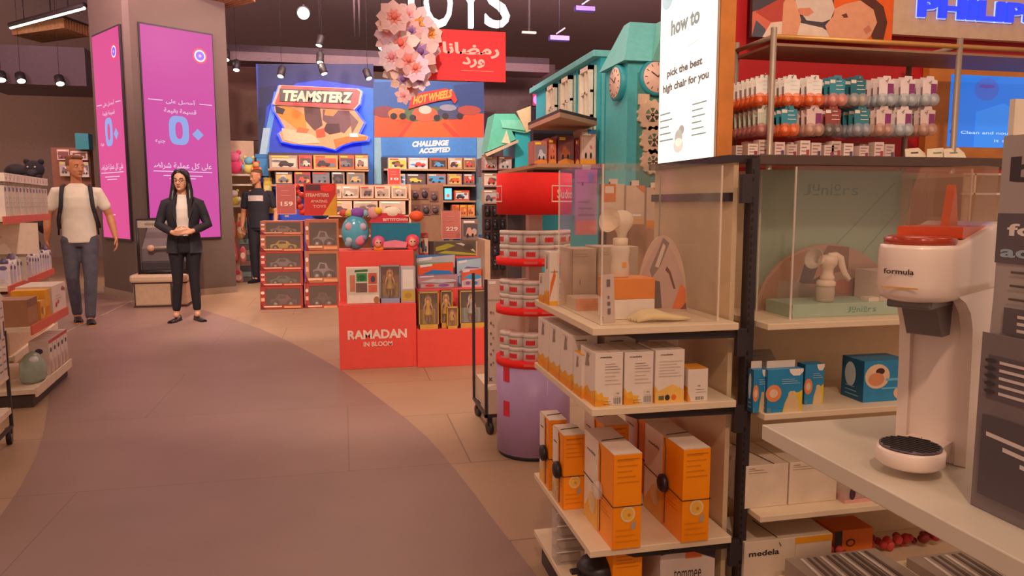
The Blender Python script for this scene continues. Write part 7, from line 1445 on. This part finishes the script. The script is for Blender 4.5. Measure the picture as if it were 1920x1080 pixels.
b = MB(); b.rings([(0, .20, D['sh'] - .50, .13, .06), (0, .21, D['sh'] - .45, .16, .085), (0, .21, D['sh'] - .2, .15, .085), (0, .20, D['sh'] - .05, .12, .07), (0, .19, D['sh'] + .0, .06, .03)], SB, 20); b.build('backpack', man)
# the woman in the black blazer
g = P(353, 602, Z=0); H = 1.655
wom, T, rot, D = person((g.x, g.y, 0), math.radians(6), 'woman in a black blazer over a white top, long dark hair, hands clasped before her', dict(
    h=H, sw=.175, skin='D8A080', hair='1E161C', look=-.25, hy=-.01, trousers='1E1A22', top='E0D4C8', topname='white_top', tr=.78, tf=.96, wf=.88, ar=.82, k=.97, lip='B85A50', glasses=True,
    armR=((-.245, .01, 1.065), (-.085, -.205, .985)), armL=((.245, .01, 1.065), (.095, -.20, 1.0)), handR=((.9, -.25, .06), (-.1, .9, .2), 1, .5), handL=((-.9, -.30, .0), (.1, .9, -.3), -1, .5),
    legR=((-.085, -.02, .46), (-.115, .0, .10)), legL=((.085, -.02, .46), (.10, -.0, .10)), hem=-.02, sleeve=0, cuff=.12))
BZ = M('221E26', .75, var=.12, scale=10); b = MB(); hp, sh = D['hp'], D['sh']
def blazer():
    seg = 30; rs = [(hp - .10, .186, .132, .34), (hp - .0, .180, .128, .36), (hp + .12, .160, .120, .36), (hp + .22, .160, .120, .40), (sh - .22, .172, .128, .42), (sh - .13, .176, .122, .40), (sh - .06, .150, .098, .36), (sh - .01, .105, .078, .5), (sh + .03, .070, .066, .7)]
    for off in (0, .008):
        pass
    out = []
    for z, rx, ry, op in rs:
        n = 26
        out.append([Vector((rx * math.sin(a), -ry * math.cos(a), z)) for a in [op + (2 * math.pi - 2 * op) * i / n for i in range(n + 1)]])
    vs = [p for r in out for p in r]; m_ = len(out[0]); N = len(vs)
    inner = [Vector((p.x * .94, p.y * .92, p.z)) for p in vs]
    fs = [(i * m_ + j, i * m_ + j + 1, (i + 1) * m_ + j + 1, (i + 1) * m_ + j) for i in range(len(out) - 1) for j in range(m_ - 1)]
    fi = [tuple(N + v for v in f)[::-1] for f in fs]
    edge = []
    for i in range(len(out) - 1):
        for j in (0, m_ - 1): a, c = i * m_ + j, (i + 1) * m_ + j; edge.append((a, c, N + c, N + a))
    for i in (0, len(out) - 1):
        for j in range(m_ - 1): a, c = i * m_ + j, i * m_ + j + 1; edge.append((a, c, N + c, N + a))
    b.add(vs + inner, fs + fi + edge, BZ, True)
blazer()
for s, e, w in ((-1, (-.245, .01, 1.065), (-.085, -.205, .985)), (1, (.245, .01, 1.065), (.095, -.20, 1.0))):
    e, w = Vector(e), Vector(w); shp = Vector((s * .168, .01, sh - .075)); limb(b, [(s * .09, .015, sh - .045), shp, shp.lerp(e, .5), e, e.lerp(w, .5), e.lerp(w, .80)], [.056, .060, .054, .050, .045, .040], BZ, 16)
o = b.build('blazer', wom)
b = MB()
for s in (-1, 1): b.prism([(0, 0), (s * .05, -.02), (s * .035, -.10), (s * .055, -.12), (s * .012, -.24), (0, -.20)] if s > 0 else [(0, 0), (0, -.20), (-.012, -.24), (-.055, -.12), (-.035, -.10), (-.05, -.02)], (s * .058, -.120, sh - .01), Vector((1, s * .25, 0)), Vector((0, .06, 1)), -Y3, .006, BZ)
b.build('lapel', wom)
b = MB(); hm = M('1C141A', .35, var=.2, scale=50)
for (x, y, z, rx, ry, rz) in [(0, .022, .17, .082, .100, .072), (0, .06, .11, .080, .062, .11)]: b.ball(T((x, y, z)), (rx, ry, rz), hm, 16, 10, rot)
for s in (-1, 1): limb(b, [T((s * .03, -.055, .215)), T((s * .068, -.035, .165)), T((s * .078, -.005, .09)), T((s * .088, -.005, .0)), T((s * .098, -.03, -.10)), T((s * .095, -.06, -.19))], [.022, .026, .030, .036, .036, .016], hm, 12)
limb(b, [T((0, .07, .1)), T((0, .085, 0)), T((0, .09, -.14))], [.075, .085, .05], hm, 14)
remesh(b.build('hair', wom), .008, 2)
shoe(wom, -.115, .01, -.35, '2A2024', '1A1418', .90, 0, 0, True); shoe(wom, .105, -.0, .45, '2A2024', '1A1418', .90, 0, 0, True)
b = MB(); p = Vector((.10, -.20, 1.0)); b.lathe([(.029, -.008), (.030, 0), (.029, .008)], Vector((.245, .01, 1.065)).lerp(p, .86), M('2A2228', .3), 14, Vector((-.17, -.2, -.07))); b.build('wrist_watch', wom)
# the man in the black t-shirt by the toy stack
g = P(494, 526, Z=0); H = 1.84
m3, T, rot, D = person((g.x, 12.85, 0), math.radians(-14), 'man in a black t-shirt with a pale chest print standing behind the toy vehicle stack', dict(
    h=H, sw=.205, skin='C88A62', hair='6A4428', look=-.6, hy=-.02, nod=.12, trousers='201C26', top='26242C', tr=.98, wf=1.05,
    armR=((-.27, .05, 1.14), (-.24, -.10, .93)), armL=((.275, .03, 1.15), (.29, -.08, .93)), handR=((.1, -.2, -1), (1, 0, 0), 1, .4), handL=((0, -.15, -1), (-1, 0, 0), -1, .4),
    legR=((-.085, -.02, .49), (-.09, .02, .10)), legL=((.085, -.02, .49), (.10, .0, .10)), hem=-.06, sleeve=.65))
b = MB(); hm = M('6A4428', .8, var=.2, scale=40)
for (x, y, z, rx, ry, rz) in [(0, .02, .185, .076, .096, .054), (0, .05, .15, .072, .064, .07)]: b.ball(T((x, y, z)), (rx, ry, rz), hm, 16, 10, rot)
remesh(b.build('hair', m3), .010, 1)
b = MB(); z = D['sh'] - .14
for j in range(5):
    q = [(-.12 + .048 * (j + i), -.152 + .035 * abs((-.12 + .048 * (j + i)) / .12) ** 2) for i in (0, 1)]; b.add([(q[0][0], q[0][1], z - .045), (q[1][0], q[1][1], z - .045), (q[1][0], q[1][1] + .004, z + .045), (q[0][0], q[0][1] + .004, z + .045)], [(0, 1, 2, 3)], M('C8B4AC'))
b.build('chest_print', m3)
shoe(m3, -.09, .02, -.3, '1E1A20', '1A1418', 1.0); shoe(m3, .10, 0, .2, '1E1A20', '1A1418', 1.0)
# the person whose dark hair shows above the bottle shelves
g = P(34, 340, Y=9.3); H = 1.70
m4, T, rot, D = person((g.x, g.y, 0), math.radians(170), 'person with full dark hair standing behind the tall bottle shelf unit', dict(
    h=H, sw=.175, skin='A8704C', hair='1E161C', look=0, trousers='2A2830', top='4A4048', wf=.95, armR=((-.21, .0, 1.08), (-.12, -.20, .98)), armL=((.21, .0, 1.08), (.12, -.20, .98)), handR=((.3, -.9, 0), (1, 0, 0), 1), handL=((-.3, -.9, 0), (-1, 0, 0), -1),
    legR=((-.085, -.02, .46), (-.09, .0, .10)), legL=((.085, -.02, .46), (.09, .0, .10)), sleeve=1.8, topname='jacket'))
b = MB(); hm = M('221820', .7, var=.2, scale=50)
for (x, y, z, rx, ry, rz) in [(0, .03, .16, .115, .125, .095), (0, .06, .08, .105, .09, .10)]: b.ball(T((x, y, z)), (rx, ry, rz), hm, 16, 10, rot)
remesh(b.build('hair', m4), .010, 1)
shoe(m4, -.09, .0, 0, '2A2024', '1A1418', .95); shoe(m4, .09, 0, 0, '2A2024', '1A1418', .95)
